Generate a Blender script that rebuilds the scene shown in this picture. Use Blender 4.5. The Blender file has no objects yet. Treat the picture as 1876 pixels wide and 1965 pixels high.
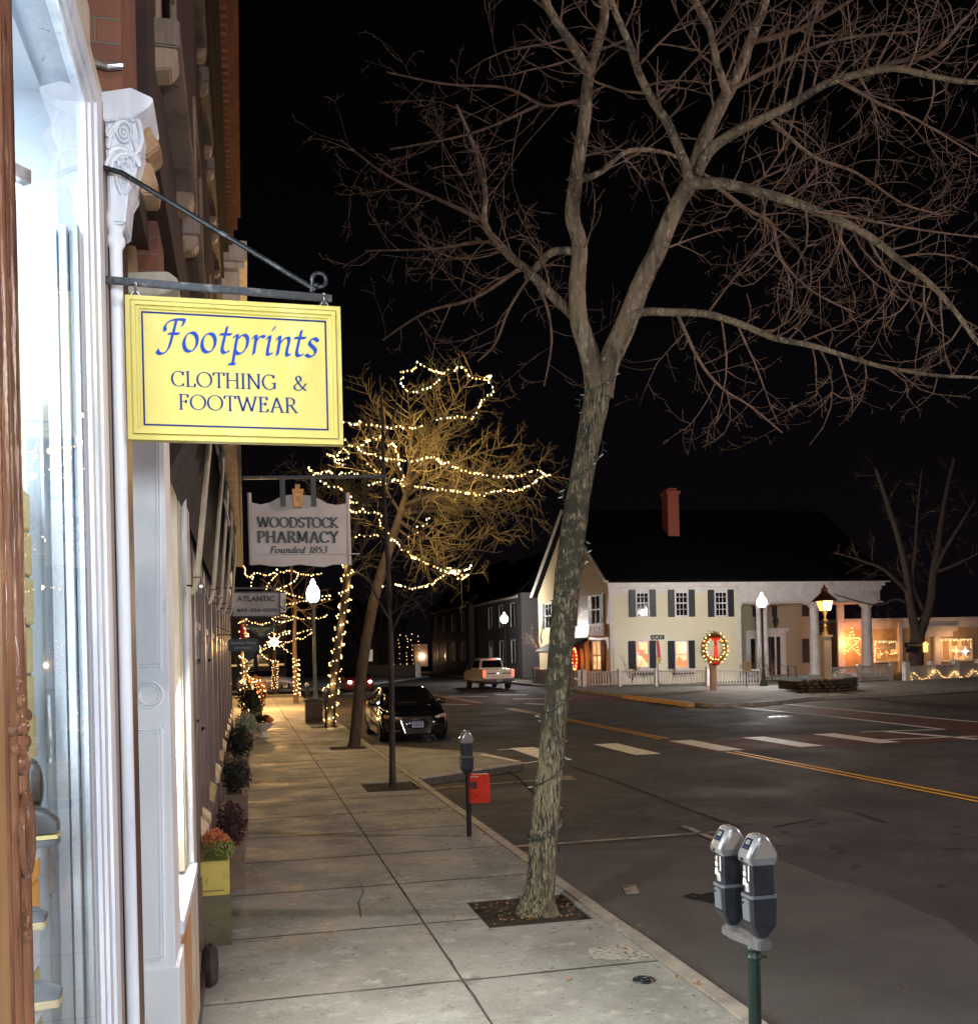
import bpy, bmesh, math, random
from mathutils import Vector, Matrix, Quaternion
SC = bpy.context.scene
COL = SC.collection
pi = math.pi
# ------------------------------------------------------------------ camera geometry
FX, CX, CY = 1950.0, 938.0, 1250.0          # focal length and principal point on a 1876 wide picture
ROLL, YAW, EYE = math.radians(1.3), math.atan(468/1950), 2.25
def ray(x, y):
    a, b = (x-CX)/FX, (CY-y)/FX
    u = a*math.cos(ROLL)+b*math.sin(ROLL); v = -a*math.sin(ROLL)+b*math.cos(ROLL)
    return Vector((u*math.cos(YAW)+math.sin(YAW), -u*math.sin(YAW)+math.cos(YAW), v))
EP = Vector((0, 0, EYE))
def atZ(x, y, z=0.0): d = ray(x, y); return EP+d*((z-EYE)/d.z)      # a point of the ground
def atY(x, y, Y): d = ray(x, y); return EP+d*(Y/d.y)                # a point of a facade across the street axis
def atX(x, y, X): d = ray(x, y); return EP+d*(X/d.x)                # a point of a facade along the street
# ------------------------------------------------------------------ objects
LOC = {}
def tag(o, label=None, cat=None, group=None, kind=None):
    if label: o['label'] = label
    if cat: o['category'] = cat
    if group: o['group'] = group
    if kind: o['kind'] = kind
    return o
def empty(name, loc, label=None, cat=None, group=None, rz=0):
    o = bpy.data.objects.new(name, None); COL.objects.link(o)
    o.location = loc; o.rotation_euler = (0, 0, rz); o.empty_display_size = .2
    LOC[o.name] = Vector(loc)
    return tag(o, label, cat, group)
class MB:
    def __init__(s): s.v = []; s.f = []
    def add(s, vs, fs):
        n = len(s.v); s.v += [tuple(p) for p in vs]; s.f += [tuple(i+n for i in f) for f in fs]; return s
    def box(s, x0, x1, y0, y1, z0, z1):
        if x0 > x1: x0, x1 = x1, x0
        if y0 > y1: y0, y1 = y1, y0
        if z0 > z1: z0, z1 = z1, z0
        return s.add([(x0,y0,z0),(x1,y0,z0),(x1,y1,z0),(x0,y1,z0),(x0,y0,z1),(x1,y0,z1),(x1,y1,z1),(x0,y1,z1)],
              [(0,3,2,1),(4,5,6,7),(0,1,5,4),(1,2,6,5),(2,3,7,6),(3,0,4,7)])
    def beam(s, a, b, w, h, up=(0,0,1)):
        a, b = Vector(a), Vector(b); d = (b-a).normalized(); r = d.cross(Vector(up))
        if r.length < 1e-4: r = d.cross(Vector((0,1,0)))
        r.normalize(); u = r.cross(d)
        P = [p+r*i*w/2+u*j*h/2 for p in (a, b) for i, j in ((-1,-1),(1,-1),(1,1),(-1,1))]
        return s.add(P, [(0,1,2,3),(7,6,5,4),(0,4,5,1),(1,5,6,2),(2,6,7,3),(3,7,4,0)])
    def quad(s, a, b, c, d): return s.add([a,b,c,d], [(0,1,2,3)])
    def prism(s, pts, off):
        n = len(pts); off = Vector(off)
        P = [Vector(p) for p in pts]; P += [p+off for p in P]
        return s.add(P, [tuple(range(n))[::-1], tuple(range(n, 2*n))]+[(i,(i+1)%n,(i+1)%n+n,i+n) for i in range(n)])
    def tube(s, pts, rad, n=8, cap=True, jit=0, rng=None, flat=1.0):
        P = [Vector(p) for p in pts]; m = len(P)
        if not hasattr(rad, '__len__'): rad = [rad]*m
        t0 = (P[1]-P[0]).normalized(); r = t0.orthogonal().normalized(); vs = []; prev = t0
        for i in range(m):
            t = (P[min(i+1,m-1)]-P[max(i-1,0)])
            t = t.normalized() if t.length > 1e-9 else prev
            q = prev.rotation_difference(t); r = q @ r; r = (r-t*r.dot(t)).normalized(); prev = t; b = t.cross(r)
            for k in range(n):
                a = 2*pi*k/n; rr = rad[i]*(1+(rng.uniform(-jit, jit) if jit else 0))
                vs.append(P[i]+r*math.cos(a)*rr+b*math.sin(a)*rr*flat)
        fs = [(i*n+k, i*n+(k+1)%n, (i+1)*n+(k+1)%n, (i+1)*n+k) for i in range(m-1) for k in range(n)]
        if cap: fs += [tuple(range(n))[::-1], tuple((m-1)*n+k for k in range(n))]
        return s.add(vs, fs)
    def lathe(s, c, prof, n=16, sq=False, rot=0):
        c = Vector(c); vs = []
        for r, z in prof:
            for k in range(n):
                a = 2*pi*(k+(.5 if sq else 0))/n+rot; rr = r/math.cos(pi/n) if sq else r
                vs.append(c+Vector((rr*math.cos(a), rr*math.sin(a), z)))
        m = len(prof)
        fs = [(i*n+k, i*n+(k+1)%n, (i+1)*n+(k+1)%n, (i+1)*n+k) for i in range(m-1) for k in range(n)]
        fs += [tuple(range(n))[::-1], tuple((m-1)*n+k for k in range(n))]
        return s.add(vs, fs)
    def ring(s, c, R, r, ax='y', n=20, m=6, sx=1, sz=1):
        c = Vector(c); vs = []; fs = []
        for i in range(n):
            a = 2*pi*i/n
            for j in range(m):
                b = 2*pi*j/m; q = R+r*math.cos(b)
                p = Vector((q*math.cos(a)*sx, r*math.sin(b), q*math.sin(a)*sz))
                if ax == 'x': p = Vector((p.y, p.x, p.z))
                if ax == 'z': p = Vector((p.x, p.z, p.y))
                vs.append(c+p); fs.append((i*m+j, ((i+1)%n)*m+j, ((i+1)%n)*m+(j+1)%m, i*m+(j+1)%m))
        return s.add(vs, fs)
    def blob(s, c, rx, ry, rz, n=8, m=6, jit=0, rng=None):
        c = Vector(c); vs = [c+Vector((0,0,-rz))]
        for i in range(1, m):
            t = -pi/2+pi*i/m
            for k in range(n):
                a = 2*pi*k/n; q = 1+(rng.uniform(-jit, jit) if jit else 0)
                vs.append(c+Vector((rx*math.cos(t)*math.cos(a)*q, ry*math.cos(t)*math.sin(a)*q, rz*math.sin(t)*q)))
        vs.append(c+Vector((0,0,rz))); L = len(vs)-1
        fs = [(0, 1+(k+1)%n, 1+k) for k in range(n)]+[(L, 1+(m-2)*n+k, 1+(m-2)*n+(k+1)%n) for k in range(n)]
        fs += [(1+i*n+k, 1+i*n+(k+1)%n, 1+(i+1)*n+(k+1)%n, 1+(i+1)*n+k) for i in range(m-2) for k in range(n)]
        return s.add(vs, fs)
    def build(s, name, mat, parent=None, smooth=False, local=False, bevel=0, loc=None, **tags):
        me = bpy.data.meshes.new(name)
        if parent is not None:
            off = Vector() if local else LOC[parent.name]
        else:
            if loc is None:
                xs = [p[0] for p in s.v]; ys = [p[1] for p in s.v]; zs = [p[2] for p in s.v]
                loc = Vector(((min(xs)+max(xs))/2, (min(ys)+max(ys))/2, min(zs)))
            off = Vector(loc)
        me.from_pydata([tuple(Vector(p)-off) for p in s.v], [], s.f); me.validate()
        bm = bmesh.new(); bm.from_mesh(me); bmesh.ops.recalc_face_normals(bm, faces=bm.faces)
        if bevel:
            es = [e for e in bm.edges if len(e.link_faces) == 2 and e.calc_face_angle(0) > .5]
            bmesh.ops.bevel(bm, geom=es, offset=bevel, segments=2, affect='EDGES', clamp_overlap=True)
        bm.to_mesh(me); bm.free()
        if smooth:
            for p in me.polygons: p.use_smooth = True
            try: me.set_sharp_from_angle(angle=math.radians(42))
            except Exception: pass
        me.materials.append(mat)
        o = bpy.data.objects.new(name, me); COL.objects.link(o)
        if parent is not None:
            o.parent = parent; LOC[o.name] = off if not local else Vector()
        else: o.location = off; LOC[o.name] = off
        return tag(o, **tags)
def kids(o): return [c for c in bpy.data.objects if c.parent == o]
def copy_tree(o, parent=None):
    c = o.copy(); COL.objects.link(c)
    if parent is not None: c.parent = parent
    for ch in kids(o): copy_tree(ch, c)
    return c
# ------------------------------------------------------------------ materials
MATS = {}
def mat(name, c, rough=.6, metal=0, c2=None, sc=6, bump=0, bs=40, emit=None, es=0, coat=0, stretch=(1,1,1), spec=.5, lo=.35, hi=.65, wave=None, detail=5, bdist=.01):
    if name in MATS: return MATS[name]
    m = bpy.data.materials.new(name); m.use_nodes = True; N = m.node_tree.nodes; L = m.node_tree.links
    b = N['Principled BSDF']; b.inputs['Roughness'].default_value = rough; b.inputs['Metallic'].default_value = metal
    b.inputs['Base Color'].default_value = (*c, 1); b.inputs['Specular IOR Level'].default_value = spec
    if coat: b.inputs['Coat Weight'].default_value = coat; b.inputs['Coat Roughness'].default_value = .05
    tc = N.new('ShaderNodeTexCoord'); mp = N.new('ShaderNodeMapping'); mp.inputs['Scale'].default_value = stretch
    L.new(tc.outputs['Object'], mp.inputs['Vector'])
    if c2 is not None:
        n = N.new('ShaderNodeTexNoise'); n.inputs['Scale'].default_value = sc; n.inputs['Detail'].default_value = detail
        L.new(mp.outputs[0], n.inputs['Vector'])
        mr = N.new('ShaderNodeMapRange'); mr.inputs[1].default_value = lo; mr.inputs[2].default_value = hi
        L.new(n.outputs['Fac'], mr.inputs[0])
        mx = N.new('ShaderNodeMix'); mx.data_type = 'RGBA'; mx.inputs[6].default_value = (*c, 1); mx.inputs[7].default_value = (*c2, 1)
        L.new(mr.outputs[0], mx.inputs[0]); L.new(mx.outputs[2], b.inputs['Base Color'])
    if bump or wave:
        bp = N.new('ShaderNodeBump'); bp.inputs['Strength'].default_value = bump; bp.inputs['Distance'].default_value = bdist
        if wave:      # lapped boards: a saw tooth along z
            w = N.new('ShaderNodeTexWave'); w.wave_type = 'BANDS'; w.bands_direction = 'Z'; w.wave_profile = 'SAW'
            w.inputs['Scale'].default_value = wave; L.new(tc.outputs['Object'], w.inputs['Vector']); L.new(w.outputs['Fac'], bp.inputs['Height'])
        else:
            n2 = N.new('ShaderNodeTexNoise'); n2.inputs['Scale'].default_value = bs; n2.inputs['Detail'].default_value = 6
            L.new(mp.outputs[0], n2.inputs['Vector']); L.new(n2.outputs['Fac'], bp.inputs['Height'])
        L.new(bp.outputs[0], b.inputs['Normal'])
    if emit is not None:
        b.inputs['Emission Color'].default_value = (*emit, 1); b.inputs['Emission Strength'].default_value = es
    MATS[name] = m; return m
def glow(name, c, s, sample=True):
    m = mat(name, (.5,.5,.5), emit=c, es=s)
    if not sample: m.cycles.emission_sampling = 'NONE'
    return m
def glass(name, tint=(1,1,1), ior=1.5, rough=0.0, pane=True):
    m = bpy.data.materials.new(name); m.use_nodes = True; N = m.node_tree.nodes; L = m.node_tree.links
    for n in list(N): N.remove(n)
    o = N.new('ShaderNodeOutputMaterial'); t = N.new('ShaderNodeBsdfTransparent'); t.inputs[0].default_value = (*tint, 1)
    g = N.new('ShaderNodeBsdfGlossy'); g.inputs['Roughness'].default_value = rough; f = N.new('ShaderNodeFresnel'); f.inputs[0].default_value = ior
    mx = N.new('ShaderNodeMixShader'); L.new(f.outputs[0], mx.inputs[0]); L.new(t.outputs[0], mx.inputs[1]); L.new(g.outputs[0], mx.inputs[2])
    L.new(mx.outputs[0], o.inputs[0]); MATS[name] = m; return m
def brick(name, c1, c2, mortar, scale=1.0, axes='yz', rough=.85, bump=.6):
    m = mat(name, c1, rough); N = m.node_tree.nodes; L = m.node_tree.links; b = N['Principled BSDF']
    tc = N.new('ShaderNodeTexCoord'); sp = N.new('ShaderNodeSeparateXYZ'); cb = N.new('ShaderNodeCombineXYZ')
    L.new(tc.outputs['Object'], sp.inputs[0])
    ad = N.new('ShaderNodeMath'); ad.operation = 'ADD'; L.new(sp.outputs[0], ad.inputs[0]); L.new(sp.outputs[1], ad.inputs[1])
    L.new(ad.outputs[0], cb.inputs[0]); L.new(sp.outputs[2], cb.inputs[1])
    t = N.new('ShaderNodeTexBrick'); L.new(cb.outputs[0], t.inputs['Vector'])
    t.inputs['Color1'].default_value = (*c1, 1); t.inputs['Color2'].default_value = (*c2, 1); t.inputs['Mortar'].default_value = (*mortar, 1)
    t.inputs['Scale'].default_value = scale; t.inputs['Mortar Size'].default_value = .004; t.inputs['Brick Width'].default_value = .2
    t.inputs['Row Height'].default_value = .067; t.inputs['Mortar Smooth'].default_value = .4
    n = N.new('ShaderNodeTexNoise'); n.inputs['Scale'].default_value = 9; n.inputs['Detail'].default_value = 6
    mx = N.new('ShaderNodeMix'); mx.data_type = 'RGBA'; mx.blend_type = 'MULTIPLY'; mx.inputs[0].default_value = .6
    L.new(t.outputs['Color'], mx.inputs[6]); L.new(n.outputs['Color'], mx.inputs[7]); L.new(mx.outputs[2], b.inputs['Base Color'])
    bp = N.new('ShaderNodeBump'); bp.inputs['Strength'].default_value = bump; bp.inputs['Distance'].default_value = .008; bp.invert = True
    L.new(t.outputs['Fac'], bp.inputs['Height']); L.new(bp.outputs[0], b.inputs['Normal'])
    return m
def mixmat(name, layers, rough=.7, bump=.3, bs=60, bdist=.006, spec=.5, rvar=None, stretch=(1,1,1), vbump=None):
    """base colour then noise layers (colour, scale, lo, hi)"""
    m = bpy.data.materials.new(name); m.use_nodes = True; N = m.node_tree.nodes; L = m.node_tree.links; b = N['Principled BSDF']
    b.inputs['Roughness'].default_value = rough; b.inputs['Specular IOR Level'].default_value = spec
    tc = N.new('ShaderNodeTexCoord'); mp = N.new('ShaderNodeMapping'); mp.inputs['Scale'].default_value = stretch
    L.new(tc.outputs['Object'], mp.inputs['Vector'])
    prev = None; base = layers[0]
    for i, (c, sc, lo, hi) in enumerate(layers[1:]):
        n = N.new('ShaderNodeTexNoise'); n.inputs['Scale'].default_value = sc; n.inputs['Detail'].default_value = 7; n.inputs['Roughness'].default_value = .6
        ofs = N.new('ShaderNodeMapping'); ofs.inputs['Location'].default_value = (i*13.1, i*7.7, i*3.3); L.new(mp.outputs[0], ofs.inputs[0]); L.new(ofs.outputs[0], n.inputs['Vector'])
        mr = N.new('ShaderNodeMapRange'); mr.inputs[1].default_value = lo; mr.inputs[2].default_value = hi; L.new(n.outputs['Fac'], mr.inputs[0])
        mx = N.new('ShaderNodeMix'); mx.data_type = 'RGBA'; L.new(mr.outputs[0], mx.inputs[0])
        if prev is None: mx.inputs[6].default_value = (*base, 1)
        else: L.new(prev, mx.inputs[6])
        mx.inputs[7].default_value = (*c, 1); prev = mx.outputs[2]
    L.new(prev, b.inputs['Base Color'])
    n2 = N.new('ShaderNodeTexNoise'); n2.inputs['Scale'].default_value = bs; n2.inputs['Detail'].default_value = 8; L.new(mp.outputs[0], n2.inputs['Vector'])
    h = n2.outputs['Fac']
    if vbump:
        v = N.new('ShaderNodeTexVoronoi'); v.inputs['Scale'].default_value = vbump; v.feature = 'DISTANCE_TO_EDGE'; L.new(mp.outputs[0], v.inputs['Vector'])
        mr = N.new('ShaderNodeMapRange'); mr.inputs[2].default_value = .15; L.new(v.outputs['Distance'], mr.inputs[0])
        a = N.new('ShaderNodeMath'); a.operation = 'ADD'; L.new(mr.outputs[0], a.inputs[0]); L.new(h, a.inputs[1]); h = a.outputs[0]
    bp = N.new('ShaderNodeBump'); bp.inputs['Strength'].default_value = bump; bp.inputs['Distance'].default_value = bdist
    L.new(h, bp.inputs['Height']); L.new(bp.outputs[0], b.inputs['Normal'])
    if rvar:
        n3 = N.new('ShaderNodeTexNoise'); n3.inputs['Scale'].default_value = rvar[0]; n3.inputs['Detail'].default_value = 5; L.new(mp.outputs[0], n3.inputs['Vector'])
        mr = N.new('ShaderNodeMapRange'); mr.inputs[1].default_value = .35; mr.inputs[2].default_value = .65; mr.inputs[3].default_value = rvar[1]; mr.inputs[4].default_value = rvar[2]
        L.new(n3.outputs['Fac'], mr.inputs[0]); L.new(mr.outputs[0], b.inputs['Roughness'])
    MATS[name] = m; return m

m_conc = mixmat('sidewalk_concrete', [(.36,.37,.345), ((.26,.265,.245), 1.3, .42, .60), ((.17,.17,.165), 4, .60, .74), ((.46,.47,.43), 6, .56, .70), ((.13,.13,.12), 18, .62, .70), ((.48,.48,.45), 38, .60, .70), ((.10,.10,.09), 80, .60,.68)], .7, .7, 80, .008, spec=.35, rvar=(1.5,.55,.85))
m_asph = mixmat('road_asphalt', [(.078,.075,.076), ((.052,.049,.051), .35, .42, .6), ((.105,.10,.10), 1.3, .52, .7), ((.026,.024,.026), 2.6, .60, .68), ((.13,.12,.12), 30, .60, .70), ((.02,.018,.02), 48, .60, .68), ((.2,.19,.18), 110, .64, .70)], .7, 1.0, 70, .012, spec=.3, rvar=(.5,.58,.88))
m_asph2 = mixmat('patched_asphalt', [(.112,.110,.108), ((.080,.078,.077), .8, .42, .62), ((.15,.145,.14), 34, .58, .70), ((.035,.033,.033), 50, .60, .68), ((.22,.21,.2), 120, .64, .7)], .72, 1.0, 80, .012, spec=.35)
m_red = mixmat('red_brick_paving', [(.12,.042,.03), ((.07,.03,.026), 2, .4, .65), ((.17,.06,.04), 8, .55, .7)], .8, .6, 60, .006, spec=.3, rvar=(.9,.62,.85))
m_kerb = mixmat('granite_kerb', [(.42,.39,.34), ((.25,.23,.2), 3, .4, .65), ((.5,.47,.42), 40, .55, .7)], .6, .3, 60, .004)
m_soil = mixmat('tree_pit_soil', [(.035,.024,.016), ((.08,.05,.025), 18, .55, .66), ((.15,.075,.03), 45, .64, .7)], .95, 1, 40, .03)
m_white = mixmat('road_paint_white', [(.88,.86,.80), ((.5,.48,.44), 5, .52, .72), ((.16,.14,.13), 35, .62, .74)], .55, .3, 120, .003)
m_yel = mixmat('road_paint_yellow', [(.86,.48,.05), ((.6,.32,.04), 5, .5, .7), ((.12,.09,.05), 30, .64, .74)], .55, .3, 120, .003)
m_faint = mixmat('worn_road_paint', [(.36,.33,.27), ((.07,.063,.06), 7, .48, .62)], .6, .3, 120, .003)
m_wpaint = mixmat('white_gloss_paint', [(.78,.82,.88), ((.56,.60,.68), 9, .45, .65), ((.24,.22,.22), 26, .66, .72)], .42, .6, 30, .003, stretch=(1,1,.16))
m_cream = mixmat('cream_paint', [(.62,.57,.46), ((.44,.39,.30), 8, .45, .65), ((.2,.16,.12), 24, .65, .72)], .45, .6, 30, .003, stretch=(1,1,.2))
m_taupe = mixmat('taupe_painted_wood', [(.20,.14,.115), ((.12,.082,.066), 5, .45, .62), ((.05,.032,.026), 16, .62, .70), ((.3,.23,.19), 22, .66, .74)], .4, .7, 24, .005, stretch=(1,1,.2))
m_tan = mixmat('tan_trim_paint', [(.28,.19,.13), ((.16,.10,.065), 7, .45, .62), ((.06,.035,.025), 20, .62, .7)], .45, .7, 30, .004, stretch=(1,1,.25))
m_brown = mixmat('brown_varnished_wood', [(.20,.092,.05), ((.09,.038,.022), 9, .42, .6), ((.30,.16,.09), 22, .6, .7), ((.035,.014,.01), 34, .62,.7)], .26, .9, 22, .006, stretch=(2,2,.22))
m_ochre = mat('ochre_door_case', (.42,.24,.10), .42, c2=(.28,.15,.06), sc=9, bump=.3, bs=25, stretch=(1,1,.3), bdist=.003)
m_groove = mat('dark_brown_paint', (.10,.04,.025), .4, c2=(.06,.025,.018), sc=6)
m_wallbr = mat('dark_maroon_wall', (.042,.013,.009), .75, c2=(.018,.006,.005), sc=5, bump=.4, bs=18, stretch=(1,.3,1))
m_brickA = brick('weathered_brick', (.30,.11,.065), (.2,.075,.05), (.22,.17,.13), 1.0)
m_brickB = brick('orange_lit_brick', (.42,.15,.07), (.3,.1,.05), (.16,.09,.06), 1.0)  # brick tinted orange to paint in the light on the cornice
m_stone = mixmat('field_stone', [(.12,.09,.06), ((.05,.038,.03), 3, .4, .6), ((.2,.15,.1), 9, .58, .7)], .8, .8, 20, .02)
m_black = mat('black_paint', (.012,.012,.013), .4)
m_iron = mat('black_iron', (.03,.032,.035), .38, metal=.6, c2=(.1,.1,.1), sc=30, lo=.55, hi=.7, bump=.3, bs=60)
m_steel = mat('galvanized_iron', (.38,.38,.38), .35, metal=.8, c2=(.15,.15,.15), sc=22)
m_yellow = mixmat('yellow_sign_paint', [(.56,.46,.095), ((.50,.40,.075), 5, .40, .64), ((.50,.41,.10), 26, .56, .68), ((.40,.32,.08), 60, .66, .74), ((.64,.55,.17), 3, .56, .7)], .48, .35, 70, .0012, stretch=(1,1,.45))
m_navy = mat('navy_letter_paint', (.010,.045,.28), .7, spec=.2)
m_blue = mat('blue_border_paint', (.006,.018,.12), .7, spec=.2)
m_green = mat('dark_green_paint', (.009,.032,.024), .4, c2=(.005,.016,.012), sc=14, bump=.2, bs=60)
m_greyp = mat('grey_cast_metal', (.19,.19,.205), .42, metal=.3, c2=(.14,.14,.155), sc=20, bump=.15, bs=80)
m_mhead = mat('blue_grey_meter_enamel', (.034,.037,.046), .32, c2=(.02,.022,.03), sc=10, bump=.1, bs=120)
m_mgrey = mat('pale_blue_grey_enamel', (.13,.15,.18), .38)
m_silver = mat('silver_plastic', (.42,.44,.46), .24, metal=.55, coat=.3, c2=(.34,.35,.37), sc=14)
m_chrome = mat('chrome', (.75,.75,.75), .12, metal=1)
m_clear = mat('smoky_lens', (.3,.27,.25), .2, spec=.6)
m_redp = mat('red_enamel_box', (.68,.035,.012), .4, c2=(.5,.025,.01), sc=8)
m_glass = glass('shop_glass', (.96,.99,1.0))
m_wglass = mat('dark_window_glass', (.012,.012,.016), .06, spec=.8)
m_bark = mixmat('grey_bark', [(.23,.17,.11), ((.08,.062,.045), 5, .45, .62), ((.29,.25,.175), 7, .57, .68), ((.055,.05,.04), 15, .55, .64), ((.40,.36,.28), 34, .58, .68)], .85, 1.0, 34, .035, stretch=(1,1,.30))
m_barkm = mixmat('lichened_bark', [(.24,.20,.125), ((.12,.11,.06), 3.5, .44, .60), ((.05,.045,.033), 8, .54, .62), ((.34,.30,.20), 45, .52, .62), ((.035,.03,.023), 60, .50, .58), ((.46,.43,.33), 100, .58, .66)], .88, 1.0, 60, .05, stretch=(1,1,.16))
def moss(m, z0, z1, z2, z3, col):
    N = m.node_tree.nodes; L = m.node_tree.links; b = N['Principled BSDF']; src = b.inputs['Base Color'].links[0].from_socket
    tc = N.new('ShaderNodeTexCoord'); sp = N.new('ShaderNodeSeparateXYZ'); L.new(tc.outputs['Object'], sp.inputs[0]); fs = []
    for a, c in ((z0,z1),(z3,z2)):
        r = N.new('ShaderNodeMapRange'); r.inputs[1].default_value = a; r.inputs[2].default_value = c; L.new(sp.outputs[2], r.inputs[0]); fs.append(r.outputs[0])
    n = N.new('ShaderNodeTexNoise'); n.inputs['Scale'].default_value = 11; n.inputs['Detail'].default_value = 8; n.inputs['Roughness'].default_value = .65; L.new(tc.outputs['Object'], n.inputs['Vector'])
    r = N.new('ShaderNodeMapRange'); r.inputs[1].default_value = .41; r.inputs[2].default_value = .52; L.new(n.outputs['Fac'], r.inputs[0])
    a = N.new('ShaderNodeMath'); a.operation = 'MULTIPLY'; L.new(fs[0], a.inputs[0]); L.new(fs[1], a.inputs[1])
    c = N.new('ShaderNodeMath'); c.operation = 'MULTIPLY'; L.new(a.outputs[0], c.inputs[0]); L.new(r.outputs[0], c.inputs[1])
    mx = N.new('ShaderNodeMix'); mx.data_type = 'RGBA'; L.new(c.outputs[0], mx.inputs[0]); L.new(src, mx.inputs[6]); mx.inputs[7].default_value = (*col, 1); L.new(mx.outputs[2], b.inputs['Base Color'])
moss(m_barkm, 1.2, 2.0, 3.5, 4.4, (.042,.042,.028))
m_twig = mat('bare_branch_bark', (.22,.13,.085), .8, c2=(.10,.065,.05), sc=12, bump=.8, bs=30, bdist=.01)
m_twig2 = mat('brown_twig_bark', (.22,.20,.10), .8, c2=(.18,.13,.06), sc=10)
m_dbark = mat('dark_tree_bark', (.075,.055,.045), .85, c2=(.04,.03,.026), sc=8, bump=1, bs=20, stretch=(1,1,.4), bdist=.02)
m_wire = mat('green_light_wire', (.012,.045,.035), .4)
m_cbulb = mat('clear_unlit_bulb', (.55,.6,.58), .12, spec=.8)
m_bulb = glow('warm_bulb', (1,.56,.21), 5.2, False)
m_sid = mat('white_clapboard', (.68,.63,.45), .4, bump=.15, bs=30, bdist=.01)
m_sidy = mat('warm_clapboard', (.62,.50,.30), .4, bump=.15, bs=30, bdist=.01)
m_htrim = mat('house_trim_white', (.66,.63,.62), .5, c2=(.56,.52,.5), sc=2)
m_shut = mat('black_shutter', (.014,.016,.024), .5, bump=.6, wave=6, bdist=.01)
m_roof = mat('dark_slate_roof', (.0025,.002,.0025), .95, c2=(.004,.0035,.0035), sc=3, spec=.1)
m_hred = mat('chimney_brick', (.36,.10,.055), .85, c2=(.25,.07,.045), sc=8)
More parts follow.
